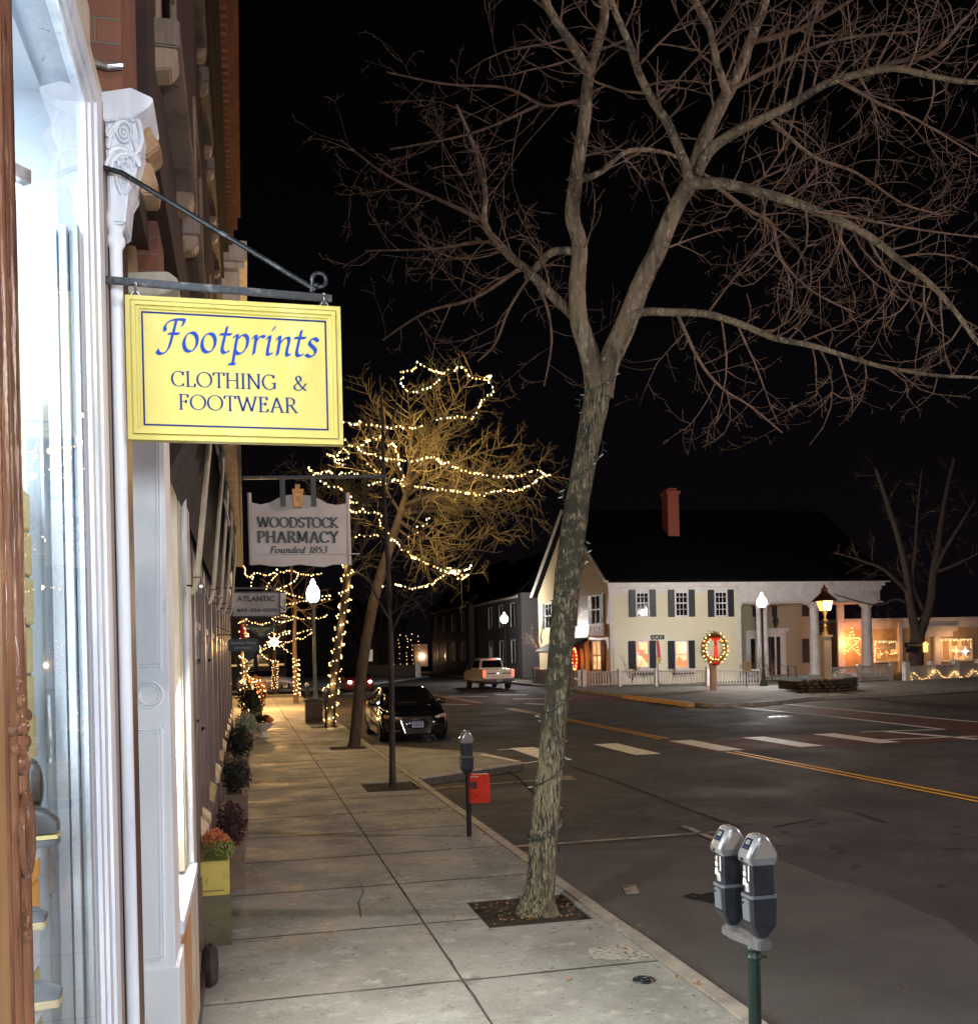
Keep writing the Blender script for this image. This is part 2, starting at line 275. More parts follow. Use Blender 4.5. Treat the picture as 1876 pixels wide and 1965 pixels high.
# ------------------------------------------------------------------ pen lettering
def _el(cx, cy, rx, ry, a0=0, a1=360, n=22):
    return [(cx+rx*math.cos(math.radians(a0+(a1-a0)*i/n)), cy+ry*math.sin(math.radians(a0+(a1-a0)*i/n))) for i in range(n+1)]
def _sf(x, y, w=.12): return [(x-w, y), (x+w, y)]
GL = {
 'C': (.82, [_el(.44,.5,.40,.5,48,312), [(.72,.98),(.72,.74)], [(.72,.02),(.72,.2)]]),
 'L': (.62, [[(.14,1),(.14,0)], _sf(.14,1), [(.02,0),(.56,0),(.58,.22)]]),
 'O': (.98, [_el(.48,.5,.44,.5)]),
 'T': (.70, [[(.35,1),(.35,0)], [(.02,.80),(.03,1),(.67,1),(.68,.80)], _sf(.35,0)]),
 'H': (.90, [[(.14,1),(.14,0)], [(.74,1),(.74,0)], [(.14,.52),(.74,.52)], _sf(.14,1), _sf(.14,0), _sf(.74,1), _sf(.74,0)]),
 'I': (.32, [[(.15,1),(.15,0)], _sf(.15,1), _sf(.15,0)]),
 'N': (.92, [[(.14,0),(.14,1),(.76,0),(.76,1)], _sf(.12,1), _sf(.14,0), _sf(.76,1)]),
 'G': (.92, [_el(.46,.5,.42,.5,45,330), [(.80,.42),(.80,.06)], [(.62,.44),(.90,.44)], [(.74,.98),(.74,.76)]]),
 'F': (.62, [[(.14,1),(.14,0)], [(.02,1),(.54,1),(.56,.80)], [(.14,.53),(.44,.53)], [(.44,.64),(.44,.42)], _sf(.14,0)]),
 'W': (1.28, [[(.10,1),(.38,0),(.64,.9),(.92,0),(1.18,1)], _sf(.10,1), _sf(.64,.95,.1), _sf(1.18,1)]),
 'E': (.64, [[(.14,1),(.14,0)], [(.02,1),(.52,1),(.54,.80)], [(.14,.53),(.44,.53)], [(.44,.63),(.44,.43)], [(.02,0),(.56,0),(.58,.2)]]),
 'A': (.90, [[(.12,0),(.44,1),(.78,0)], [(.22,.34),(.66,.34)], _sf(.12,0), _sf(.78,0)]),
 'R': (.78, [[(.14,1),(.14,0)], [(.02,1)]+_el(.34,.75,.24,.25,90,-90)+[(.14,.5)], [(.36,.5),(.72,0)], _sf(.14,0), _sf(.70,0,.1)]),
 'D': (.90, [[(.14,1),(.14,0)], [(.02,1)]+_el(.36,.5,.44,.5,90,-90)+[(.02,0)]]),
 'S': (.66, [_el(.31,.75,.23,.25,35,250,14)+_el(.31,.25,.25,.25,80,-150,16), [(.52,.97),(.52,.80)], [(.07,.2),(.07,.03)]]),
 'K': (.84, [[(.14,1),(.14,0)], [(.66,1),(.18,.5),(.74,0)], _sf(.14,1), _sf(.14,0), _sf(.66,1), _sf(.74,0)]),
 'P': (.70, [[(.14,1),(.14,0)], [(.02,1)]+_el(.34,.73,.26,.27,90,-90)+[(.14,.46)], _sf(.14,0)]),
 'M': (1.08, [[(.14,0),(.16,1),(.50,.1),(.86,1),(.90,0)], _sf(.14,0), _sf(.90,0), _sf(.12,1,.08), _sf(.90,1,.08)]),
 'Y': (.82, [[(.08,1),(.40,.5),(.72,1)], [(.40,.5),(.40,0)], _sf(.08,1), _sf(.72,1), _sf(.40,0)]),
 'U': (.86, [[(.14,1),(.14,.3)]+_el(.42,.3,.28,.3,180,360)+[(.70,1)], _sf(.14,1), _sf(.70,1)]),
 '1': (.40, [[(.08,.84),(.22,1),(.22,0)], _sf(.22,0)]),
 '8': (.62, [_el(.30,.75,.20,.25), _el(.30,.26,.25,.26)]),
 '5': (.60, [[(.50,1),(.14,1),(.12,.58)]+_el(.28,.32,.24,.32,110,-130)]),
 '3': (.60, [_el(.26,.76,.22,.24,140,-80), _el(.26,.27,.25,.28,85,-140)]),
 '&': (.92, [[(.86,.5),(.60,.16),(.36,0),(.12,.12),(.10,.30),(.30,.50),(.50,.68),(.50,.88),(.36,1),(.22,.88),(.24,.72),(.52,.30),(.84,0)]]),
 # italic lower case, x-height .6
 'o': (.60, [_el(.29,.30,.23,.31)]),
 't': (.44, [[(.24,.86),(.16,.22),(.18,.05),(.28,0),(.42,.08)], [(.02,.60),(.42,.61)]]),
 'p': (.66, [[(.02,.50),(.16,.60),(.15,.3),(.12,-.36)], [(-.02,-.36),(.22,-.35)], [(.15,.40),(.30,.58),(.46,.60),(.55,.44),(.52,.18),(.36,.0),(.20,.02),(.14,.1)]]),
 'r': (.46, [[(.02,.50),(.14,.60),(.13,.0)], [(.14,.36),(.26,.56),(.36,.61),(.45,.56)]]),
 'i': (.34, [[(.02,.50),(.15,.60),(.12,.12),(.18,0),(.32,.08)], [(.20,.80),(.30,.94)]]),
 'n': (.62, [[(.02,.50),(.14,.60),(.12,0)], [(.13,.34),(.30,.55),(.43,.59),(.48,.48),(.44,.12),(.50,0),(.62,.08)]]),
 's': (.48, [[(.42,.52),(.28,.61),(.14,.55),(.12,.43),(.24,.33),(.36,.22),(.34,.07),(.18,0),(.03,.07)]]),
 'u': (.62, [[(.02,.5),(.14,.6),(.12,.16),(.2,0),(.34,.06),(.46,.28)], [(.48,.6),(.44,.12),(.50,0),(.62,.08)]]),
 'd': (.64, [[(.46,.45),(.36,.6),(.2,.56),(.08,.3),(.12,.04),(.26,0),(.44,.26)], [(.54,1.0),(.46,.12),(.52,0),(.64,.08)]]),
 'e': (.52, [[(.08,.28),(.36,.36),(.42,.5),(.3,.61),(.14,.5),(.06,.26),(.12,.04),(.26,0),(.46,.12)]]),
 'f': (.46, [[(.5,.92),(.4,1.0),(.3,.9),(.18,-.1)], [(.06,.6),(.42,.6)]]),
}
GL['Ff'] = (.66, [[(.62,.80),(.66,1.00),(.30,.99),(.12,.90),(.03,.76),(.07,.62)], [(.40,1.0),(.34,.55),(.26,.10),(.14,-.08),(-.02,-.12),(-.12,-.04),(-.07,.03)], [(.18,.54),(.56,.55)]])
def _cat(P, k=5):
    if len(P) < 3: return P
    Q = [P[0]]+P+[P[-1]]; out = []
    for i in range(1, len(Q)-2):
        for j in range(k):
            t = j/k; a, b, c, d = Q[i-1], Q[i], Q[i+1], Q[i+2]
            out.append(tuple(.5*((2*b[q])+(-a[q]+c[q])*t+(2*a[q]-5*b[q]+4*c[q]-d[q])*t*t+(-a[q]+3*b[q]-3*c[q]+d[q])*t**3) for q in (0,1)))
    return out+[P[-1]]
def pen(mb, text, width, height, centre, ex, ez, en, nib=.10, ang=35, thin=.022, slant=0, smooth='optrinsudef&', space=.08, base=0):
    """letters drawn with a broad nib on the plane (ex, ez), facing en, scaled into width x cap height; centre = middle of the base line"""
    toks = []; i = 0
    while i < len(text):
        if text[i:i+2] == 'Ff': toks.append('Ff'); i += 2
        else: toks.append(text[i]); i += 1
    W = sum((.5 if t == ' ' else GL[t][0]+space) for t in toks)
    sx = width/W; x = -W/2; ex, ez, en, centre = map(Vector, (ex, ez, en, centre)); k = 0
    nb = (math.cos(math.radians(ang))*nib/2, math.sin(math.radians(ang))*nib/2)
    for t in toks:
        if t == ' ': x += .5; continue
        for st in GL[t][1]:
            P = _cat(st) if (t in smooth or t == 'Ff') and len(st) > 2 and len(st) < 20 else st
            k += 1; off = en*(k*4e-5); vs = []
            for j, p in enumerate(P):
                a = P[max(j-1, 0)]; b = P[min(j+1, len(P)-1)]; d = (b[0]-a[0], b[1]-a[1]); l = math.hypot(*d) or 1
                nn = (-d[1]/l*thin/2, d[0]/l*thin/2)
                vs.append((p, nb, nn))
            for q in (1, 2):
                V = [centre+ex*((x+p[0]+s*e[q][0]+slant*(p[1]+s*e[q][1]))*sx)+ez*((p[1]+s*e[q][1]+base)*height)+off+en*(q*2e-5) for e in vs for p in (e[0],) for s in (1, -1)]
                mb.add(V, [(2*j, 2*j+1, 2*j+3, 2*j+2) for j in range(len(P)-1)])
        x += GL[t][0]+space
    return mb
def block(mb, text, width, height, centre, ex, ez, en, bold=0.0, font_spacing=1.0):
    """plain sans lettering as mesh, scaled into width x height, centred"""
    cu = bpy.data.curves.new('t', 'FONT'); cu.body = text; cu.size = 1; cu.offset = bold; cu.space_character = font_spacing
    ob = bpy.data.objects.new('t', cu); COL.objects.link(ob); bpy.context.view_layer.update()
    me = bpy.data.meshes.new_from_object(ob.evaluated_get(bpy.context.evaluated_depsgraph_get()))
    xs = [v.co.x for v in me.vertices]; ys = [v.co.y for v in me.vertices]
    ex, ez, en, centre = map(Vector, (ex, ez, en, centre)); w = max(xs)-min(xs); h = max(ys)-min(ys)
    mb.add([centre+ex*((v.co.x-min(xs))/w-.5)*width+ez*((v.co.y-min(ys))/h-.5)*height+en*3e-4 for v in me.vertices], [tuple(p.vertices) for p in me.polygons])
    bpy.data.objects.remove(ob); bpy.data.meshes.remove(me); bpy.data.curves.remove(cu)
    return mb
# ------------------------------------------------------------------ the ground
S = dict(kind='structure')
def sheet(pts, z): return [Vector((p[0], p[1], z)) for p in pts]
def poly(name, pts, z, m, thick=None, **k):
    mb = MB()
    if thick: mb.prism(sheet(pts, z-thick), (0, 0, thick))
    else: mb.add(sheet(pts, z), [tuple(range(len(pts)))])
    return mb.build(name, m, **k)
def strip(mb, a, b, w, z):
    a, b = Vector((a[0], a[1], z)), Vector((b[0], b[1], z)); d = (b-a).normalized(); n = Vector((-d.y, d.x, 0))*w/2
    return mb.quad(a-n, b-n, b+n, a+n)
ST = -.15
def gs(x, y): return atZ(x, y, ST)
poly('street', [(-60,-60),(260,-60),(260,320),(-60,320)], ST, m_asph, label='dark asphalt street running away between the pavements', **S)
poly('ground', [(-60,-60),(-.9,-60),(-.9,320),(-60,320)], -.05, m_soil, label='bare ground under the row of shops', **S)
# near sidewalk: slabs with open joints round the tree pits
mb = MB(); G_ = .009
pits = [(1.89,2.78,8.05,9.0), (1.9,2.78,16.55,17.75), (1.93,2.78,24.2,25.1), (1.95,2.78,31.6,32.5)]
ys = [6.82+1.52*i for i in range(-9, 32)]
def slab(x0, x1, y0, y1):
    if x1-x0 < .03 or y1-y0 < .03: return
    for p in pits:
        if x0 < p[1]-.01 and x1 > p[0]+.01 and y0 < p[3]-.01 and y1 > p[2]+.01:
            slab(x0, x1, y0, p[2]); slab(x0, x1, p[3], y1)
            a, b = max(y0, p[2]), min(y1, p[3]); slab(x0, p[0], a, b); slab(p[1], x1, a, b); return
    mb.box(x0+G_, x1-G_, y0+G_, y1-G_, -.12, 0)
for i in range(len(ys)-1):
    slab(-.75, 1.4, ys[i], ys[i+1]); slab(1.4, 2.84, ys[i], ys[i+1])
for a in [(-.75, 2.84, ys[-1], 58.9)]:
    y = a[2]
    while y < a[3]: mb.box(a[0], 1.4-G_, y+G_, y+1.52-G_, -.12, 0); mb.box(1.4+G_, a[1], y+G_, y+1.52-G_, -.12, 0); y += 1.52
mb.build('sidewalk', m_conc, label='pale concrete sidewalk of square slabs beside the shops', **S)
mb = MB(); r = random.Random(15)
def wob(a, b, w):
    n = max(2, int((Vector(b)-Vector(a)).length/.25)); a, b = Vector((*a,.0025)), Vector((*b,.0025)); P = [a.lerp(b,i/n)+Vector((r.gauss(0,.003),r.gauss(0,.003),0)) for i in range(n+1)]; d = (b-a).normalized(); q = Vector((-d.y,d.x,0))
    W = [w*r.uniform(.6,1.5)/2 for _ in P]; mb.add([p-q*u for p,u in zip(P,W)]+[p+q*u for p,u in zip(P,W)], [(i,i+1,n+2+i,n+1+i) for i in range(n)])
for y in ys[1:]:
    if y < 58:
        wob((-.7,y), (1.39,y), .022)
        if not any(p[2]-.1 < y < p[3]+.1 for p in pits): wob((1.41,y), (2.83,y), .022)
        else: wob((1.41,y), (1.88,y), .022)
for a, b in (((1.4,-6),(1.4,30)),): wob(a, b, .013)
for px in ([(690,1692),(697,1712),(688,1732),(692,1762)],[(420,1812),(480,1808),(545,1800)]):
    P = [atZ(*p) for p in px]
    for i in range(len(P)-1): wob((P[i].x,P[i].y), (P[i+1].x,P[i+1].y), .010)
mb.build('sidewalk', mat('joint_dirt',(.06,.058,.052),.95,c2=(.12,.115,.10),sc=9,lo=.45,hi=.7), label='dark dirty joints and cracks of the sidewalk', **S)
poly('sidewalk_joint_bed', [(-.75,-8),(2.84,-8),(2.84,58.9),(-.75,58.9)], -.022, mat('black_dirt',(.008,.007,.006),.95), label='dark dirt in the sidewalk joints', **S)
mb = MB(); y = -8.; r = random.Random(4)
while y < 59:
    L = r.uniform(1.5, 2.4)
    mb.box(2.845, 2.985+r.uniform(-.006,.006), y+.004, min(y+L, 59)-.004, -.3, .004+r.uniform(-.004,.004)); y += L
mb.build('kerb', m_kerb, bevel=.012, label='worn granite kerb along the near sidewalk', **S)
# kerb extension at the crossing
bo = [(2.99,18.1),(5.34,19.72),(5.05,21.9),(2.99,25.0)]
poly('kerb_extension', bo, .0, m_conc, thick=.2, label='concrete kerb extension jutting into the street at the crossing', **S)
mb = MB()
for a, b in ((bo[0],bo[1]),(bo[1],bo[2]),(bo[2],bo[3])): mb.beam((*a,-.008),(*b,-.008),.13,.03)
mb.build('kerb', m_kerb, bevel=.01, label='pale kerb edging of the kerb extension', **S)
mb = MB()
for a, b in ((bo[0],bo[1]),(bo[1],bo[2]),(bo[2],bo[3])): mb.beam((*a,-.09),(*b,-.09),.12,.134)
mb.build('kerb', mat('shaded_kerb_face',(.05,.045,.04),.8,c2=(.09,.08,.07),sc=7), label='kerb face of the kerb extension with its shade painted dark', **S)  # dark beam paints in the shade on the kerb face
mb = MB()
for t in (.33,.66): strip(mb, (2.99+.0, 18.1+6.9*t), (5.2, 19.7+2.2*t), .015, .004)
mb.build('kerb_extension', m_groove, label='slab joints of the kerb extension', **S)
# parking bay patch, lighter new asphalt close by with a wavy edge
edge = [(1876,1815),(1820,1770),(1760,1748),(1700,1718),(1640,1700),(1590,1690),(1540,1668),(1490,1650)]
pe = [gs(*p) for p in edge]
poly('street', [(2.99,-6),(9.5,-6)]+[(p.x,p.y) for p in pe]+[(5.2,11.2),(2.99,11.6)], ST+.004, m_asph2, label='paler patched asphalt of the near parking bays with a wavy edge', **S)
# red paving of the crossings
poly('crosswalk', [(10.2,21.2),(16.9,21.0),(16.9,24.3),(10.2,24.3)], ST+.004, m_red, label='red brick paving of the zebra crossing', **S)
poly('crosswalk', [(18.55,35.6),(19.0,29.9),(18.5,24.0),(17.2,21.0),(17.6,14),(20.6,14),(20.85,25.6),(21.0,36.8)], ST+.006, m_red, label='red brick paving of the side street crossing', **S)
mb = MB()
for x0 in (6.25, 8.42, 10.45, 12.5, 14.55):
    mb.add([Vector((x0,24.15,ST+.012)),Vector((x0+.62,24.15,ST+.012)),Vector((x0+.62,21.3,ST+.012)),Vector((x0,21.3,ST+.012))], [(0,1,2,3)])
for a, b, w in (((1380,1355),(1597,1376),.2),((1597,1376),(1811,1401),.2),((1505,1352),(1876,1387),.2),((1811,1401),(1651,1406),.18),((1699,1405),(1876,1420),.3),
                ((955,1440),(1060,1436),.1),((1000,1467),(1070,1457),.1),((1690,1421),(1876,1414),.16)):
    strip(mb, gs(*a), gs(*b), w, ST+.016)
strip(mb, (4.95,21.6), (5.33,19.9), .12, .009)
mb.build('road_marking', m_white, label='white zebra bars and crossing lines painted on the road', **S)
mb = MB()
for dx in (-.11, .11):
    strip(mb, (10.62+dx,24.8), (10.62+dx,41), .10, ST+.010); strip(mb, (10.62+dx,-8), (10.62+dx,21.1), .10, ST+.010)
    strip(mb, (10.62+dx,46), (10.0+dx,66), .10, ST+.010)
mb.build('road_marking', m_yel, label='double yellow centre line of the street', **S)
mb = MB()
strip(mb, (3.05,12.0), (5.9,12.05), .1, ST+.010); strip(mb, (5.6,11.6), (5.65,12.6), .1, ST+.010); strip(mb, (3.05,17.6), (5.9,18.1), .1, ST+.010)
strip(mb, gs(1205,1700), gs(1215,1718), .14, ST+.010); strip(mb, gs(1080,1490), gs(1090,1498), .3, ST+.010)
mb.build('road_marking', m_faint, label='worn pale parking bay lines near the kerb', **S)
mb = MB()
for a, b, w in (((862,1337),(935,1337),.5),((950,1334),(1010,1334),.5),((985,1342),(1095,1342),.45),((1010,1351),(1060,1353),.4),((850,1352),(900,1353),.3)): strip(mb, gs(*a), gs(*b), w, ST+.016)  # glare of lamps and headlights on the road, painted as white strips
mb.build('road_marking', m_white, label='white bars and painted lamp glare streaks on the road before the pickup truck', **S)
poly('crosswalk', [(9.2,43.5),(17.6,43.5),(17.8,52),(9.2,52)], ST+.005, m_red, label='red brick paving of the crossing before the pickup truck', **S)
mb = MB(); a, b = gs(1205,1341), gs(1330,1357); a.z = b.z = -.07; mb.beam(a+Vector((-.1,0,0)), b+Vector((-.1,0,0)), .34, .19); mb.build('kerb', mat('yellow_orange_kerb',(.85,.52,.22),.5,c2=(.6,.36,.15),sc=5), bevel=.03, label='yellow orange nose of the far kerb', **S)  # this kerb section is coloured brighter and more orange than the granite
# oil and crack stains in the road
mb = MB(); r = random.Random(9)
for a in ([(1090,1470),(1180,1500),(1260,1530),(1340,1562),(1420,1590)],[(1240,1350),(1300,1362),(1400,1372)],[(1480,1590),(1560,1575),(1650,1578)],[(880,1440),(990,1490),(1060,1560)],[(1560,1545),(1640,1560),(1700,1580)]):
    P = [gs(*p) for p in a]
    for i in range(len(P)-1): strip(mb, P[i], P[i+1]+ (P[i+1]-P[i]).normalized()*.02, r.uniform(.02,.05), ST+.0125)
for _ in range(16):
    x, y = r.uniform(3.3, 17), r.uniform(6, 34); a = r.uniform(-.5,.5)+(pi/2 if r.random() < .55 else 0); P = [Vector((x,y,0))]
    for k in range(r.randint(5,14)): a += r.gauss(0,.35); P.append(P[-1]+Vector((math.cos(a),math.sin(a),0))*r.uniform(.15,.4))
    if any(q.x < 3.2 or (q.x < 5.6 and 17.5 < q.y < 25.6) for q in P): continue
    for i in range(len(P)-1): strip(mb, P[i], P[i+1], r.uniform(.006,.018), ST+.0125+i*1e-5)
for px in ([(1310,1722),(1328,1716),(1345,1719),(1362,1714),(1388,1720),(1396,1726),(1378,1729),(1366,1736),(1350,1730),(1330,1728)],[(1235,1352),(1275,1347),(1310,1353),(1280,1360)]):
    P = [gs(*p) for p in px]; mb.add([Vector((p.x,p.y,ST+.0119)) for p in P], [tuple(range(len(P)))])
mb.build('road_marking', mat('tar_seal',(.022,.021,.021),.9,spec=.1), label='dark tar seams in the asphalt', **S)
# pavement and lawn across the street
far = [(18.4,64.5),(18.3,57),(17.8,45.8),(17.45,38.0),(17.7,36.6),(18.9,36.2),(20.82,37.0),(23.04,38.7),(28.6,39.8),(34.0,41.8),(120,75),(120,300),(18.6,300)]
poly('sidewalk', far, 0, mixmat('aged_far_concrete',[(.17,.155,.14),((.10,.09,.08),1.2,.42,.62),((.22,.2,.18),6,.56,.7)],.8,.5,50,.006,spec=.3), thick=.2, label='wide concrete pavement across the street', **S)
mb = MB()
for i in range(0, 9):
    a, b = far[i], far[i+1]; mb.beam((*a,-.07),(*b,-.07),.16,.166)
mb.build('kerb', m_kerb, label='granite kerb of the far pavement', **S)
poly('lawn', [(20.5,59.5),(28.4,51.2),(30,50),(60,60),(120,90),(120,300),(20.5,300)], .006, mat('dark_grass',(.02,.025,.012),.9,c2=(.035,.03,.015),sc=20,bump=1,bs=90), label='dark winter lawn behind the fences', **S)
mb = MB(); mb.beam((-.9,59.2,-.02),(2.9,59.2,-.02),.2,.16); mb.build('kerb', m_kerb, label='kerb where the near sidewalk meets the cross street', **S)
poly('sidewalk', [(-8,70),(6,70),(17.5,98),(17.5,110),(-8,110)], 0, m_conc, thick=.2, label='pavement beyond the cross street', **S)
# tree pits
for i, p in enumerate(pits):
    mb = MB(); r = random.Random(i); n = 14
    vs = [Vector((p[0]+(p[1]-p[0])*a/n, p[2]+(p[3]-p[2])*b/n, -.02+(0 if a in (0,n) or b in (0,n) else r.uniform(-.012,.02)))) for b in range(n+1) for a in range(n+1)]
    mb.add(vs, [(b*(n+1)+a, b*(n+1)+a+1, (b+1)*(n+1)+a+1, (b+1)*(n+1)+a) for b in range(n) for a in range(n)])
    mb.build('soil', m_soil, smooth=True, label='brown soil and leaf litter in a square tree pit', **S)
def leaf(mb, c, L, rng, up=.01):
    a = rng.uniform(0, 2*pi); d = Vector((math.cos(a), math.sin(a), 0))*L; n = Vector((-math.sin(a), math.cos(a), 0))*L*.42
    c = Vector(c); z = Vector((0,0,up*rng.uniform(.4,1.6)))
    mb.add([c-d, c-n+z*.5, c+d*.2-n*.7+z, c+d+z*.3, c+d*.2+n*.7+z, c+n+z*.5], [(0,1,2,3,4,5)])
m_leaf = mat('dead_leaf', (.26,.11,.04), .7, c2=(.38,.22,.1), sc=6); r = random.Random(12); mb = MB()
for _ in range(140):
    p = pits[0] if r.random() < .6 else pits[1]; leaf(mb, (r.uniform(p[0],p[1]), r.uniform(p[2],p[3]), .012), r.uniform(.018,.035), r)
for _ in range(45): leaf(mb, (2.78+r.gauss(0,.12), r.uniform(5,17), .006), r.uniform(.015,.03), r, .02)
for _ in range(30): leaf(mb, (3.02+abs(r.gauss(0,.05)), r.uniform(5,17), ST+.01), r.uniform(.015,.03), r, .02)
for _ in range(70): leaf(mb, (r.uniform(-.2,2.8), r.uniform(5,24), .005), r.uniform(.008,.020), r, .01)
for _ in range(60): leaf(mb, (3.0+abs(r.gauss(0,1.2)), r.uniform(5,17), ST+.014), r.uniform(.008,.018), r, .01)
tag(mb.build('leaf_litter', m_leaf), 'brown leaf litter in the tree pits and the gutter', 'leaves', kind='stuff')
mb = MB()
for x, y in [(560,1645),(700,1560),(640,1480),(610,1462),(590,1500),(632,1590),(680,1600),(735,1600),(845,1555),(860,1632),(840,1700),(762,1685),(690,1545),(560,1430),(600,1445),(905,1655),(870,1760),(500,1760),(640,1790),(575,1575),(665,1620),(815,1575),(520,1480),(1090,1880),(1060,1790)]:
    p = atZ(x, y, .006); leaf(mb, p, r.uniform(.03,.05), r, .02)
tag(mb.build('fallen_leaf', mat('pale_dead_leaf',(.5,.4,.3),.6,c2=(.3,.14,.05),sc=4)), 'pale dry leaves scattered over the sidewalk', 'leaves', kind='stuff')
# valve cover in the sidewalk, manhole in the road
c = atZ(1235, 1882, 0)
rt = empty('valve_cover', (c.x, c.y, 0), 'small round blue black valve cover set in the near sidewalk', 'manhole cover')
mb = MB(); mb.lathe((c.x,c.y,0), [(.06,0),(.06,.006),(.056,.009),(.02,.009)], 28); mb.build('lid', mat('blue_black_iron',(.03,.04,.08),.35,metal=.6), rt)
mb = MB(); mb.ring((c.x,c.y,.004), .07, .008, 'z', 28); mb.ring((c.x,c.y,.009), .03, .004, 'z', 20); mb.box(c.x-.012,c.x+.012,c.y-.004,c.y+.004,.009,.012); mb.build('rim', m_iron, rt)
c = atZ(1497, 1376, ST); mb = MB(); mb.lathe((c.x,c.y,ST+.003), [(.42,0),(.42,.014),(.38,.018),(.1,.018)], 32)
tag(mb.build('manhole_cover', mat('worn_bright_iron',(.7,.68,.64),.16,metal=1,bump=.2,bs=30)), 'shiny iron manhole cover out in the road', 'manhole cover')
# cement patch by the pit
mb = MB(); P = [atZ(*p) for p in ((1128,1822),(1190,1812),(1255,1838),(1220,1845),(1135,1842))]; mb.add([Vector((p.x,p.y,.004)) for p in P], [(0,1,2,3,4)])
mb.build('sidewalk', mixmat('broken_cement',[(.45,.44,.38),((.12,.11,.09),22,.5,.6),((.5,.49,.44),8,.5,.7)],.8,.9,60,.01), label='rough broken cement patch beside the big tree pit', **S)
# ------------------------------------------------------------------ the shoe shop (nearest building)
def trace(mb, px, Y, t): return mb.prism([atY(x, y, Y) for x, y in px], (0, t, 0))
def rectX(mb, X, y0, y1, z0, z1, t=.01): return mb.box(X-t, X, y0, y1, z0, z1)
shop = empty('shoe_shop', (-.4, 3, 0), 'brick shop front with a brightly lit display window at the left edge', 'shop')
mb = MB(); mb.box(-.62, -.342, .6, 1.60, 0, 5.2); mb.build('door_case', m_ochre, shop)
mb = MB(); mb.box(-.55, -.350, 1.60, 1.768, 0, 5.2)
for y, rr in ((1.620,.010), (1.650,.016), (1.712,.018), (1.750,.010)): mb.tube([(-.350,y,0), (-.350,y,1.2), (-.350,y,5.2)], rr, 10)
for z, s in ((1.985,1),):
    mb.blob((-.345,1.683,z), .022, .045, .065, 12, 8)
    mb.ring((-.333,1.683,z), .038, .008, 'x', 20, 6, 1, 1.5); mb.blob((-.335,1.683,z+.11*s), .012, .03, .02, 8, 6)

for (y, z, q) in ((1.66,2.15,.010),(1.69,2.165,.013),(1.73,2.15,.014),(1.765,2.165,.011),(1.68,2.12,.011),(1.75,2.125,.012),(1.715,2.19,.012),(1.715,2.22,.008),(1.70,1.86,.009),(1.74,1.85,.009),(1.72,1.83,.011)): mb.blob((-.340,y-.032,z), q, q*1.3, q*1.1, 8, 6)
mb.build('carved_post', m_brown, shop, smooth=True)
# window frame, stepped mouldings round the glass
mb = MB()
for y0, y1, X in ((2.65,2.69,-.352), (2.69,2.705,-.360), (2.705,2.76,-.346), (2.76,2.775,-.358), (2.775,2.87,-.340)):
    mb.box(-.42, X, y0, y1, .35, 3.62+(y0-2.65)*.55)
    z = 3.62+(y0-2.65)*.55; mb.box(-.42, X, 1.76, y1, z, z+(y1-y0)*.55+.0001)
mb.box(-.42, -.33, 1.76, 2.87, .2, .36); mb.build('window_frame', m_wpaint, shop)
mb = MB(); mb.box(-.45, -.345, 1.76, 2.93, 3.742, 3.80); mb.box(-.45, -.372, 1.76, 2.93, 3.80, 4.02); mb.build('window_head', m_cream, shop)
mb = MB(); mb.quad((-.362,1.76,.36), (-.362,2.65,.36), (-.362,2.65,3.62), (-.362,1.76,3.62)); pane = mb.build('window_pane', m_glass, shop)
# inside of the display window
m_disp = mat('display_white', (.8,.84,.88), .5, c2=(.7,.75,.82), sc=5)
mb = MB(); mb.box(-1.7,-.37,2.66,2.7,.3,3.75); mb.box(-1.75,-1.7,.9,2.7,.3,3.75); mb.box(-1.75,-.37,.86,.9,.3,3.75); mb.box(-1.75,-.37,.9,2.7,.3,.36)
for x0, x1, t in ((-.378,-.368,.07),(-.392,-.380,.03),(-.412,-.396,.055),(-.45,-.424,.018)): mb.box(x0, x1, 2.66-t, 2.66, .36, 3.3)
mb.build('display_case', m_disp, shop)
mb = MB(); mb.box(-1.75,-.37,.9,2.7,3.64,3.68); r = random.Random(3)
for i in range(14):
    x = -1.5+i*.085; mb.beam((x,1.0,3.63), (x+.02,2.6,3.63), .03, .02)
mb.build('display_ceiling', m_disp, shop)
n = 40; mb = MB(); P = []
for i in range(n+1): P.append((-.46-i*.012, 2.62+.018*math.sin(i*1.7)+.008*math.sin(i*.7)))
mb.add([(x,y,z) for x, y in P for z in (.36, 2.9)], [(2*i,2*i+2,2*i+3,2*i+1) for i in range(n)])
mb.build('display_curtain', mat('pale_blue_curtain',(.78,.83,.88),.7), shop, smooth=True)
mb = MB(); mb.tube([(-1.1,1.7,3.30),(-.47,2.45,3.30)], .018, 10); lt = mb.build('light_tube', glow('cool_tube',(.8,.9,1),6), shop)
mb = MB(); mb.beam((-1.1,1.7,3.335),(-.46,2.46,3.335), .05, .03); mb.build('tube_fitting', m_steel, shop)
for z0, z1 in ((2.02,2.17), (1.70,1.86)):
    mb = MB(); mb.beam((-.455,2.60,z1),(-.452,2.60,z0), .02, .006); mb.lathe((-.455,2.585,z0-.01), [(.006,0),(.006,.01)], 8); mb.build('shelf_bracket', m_steel, shop)
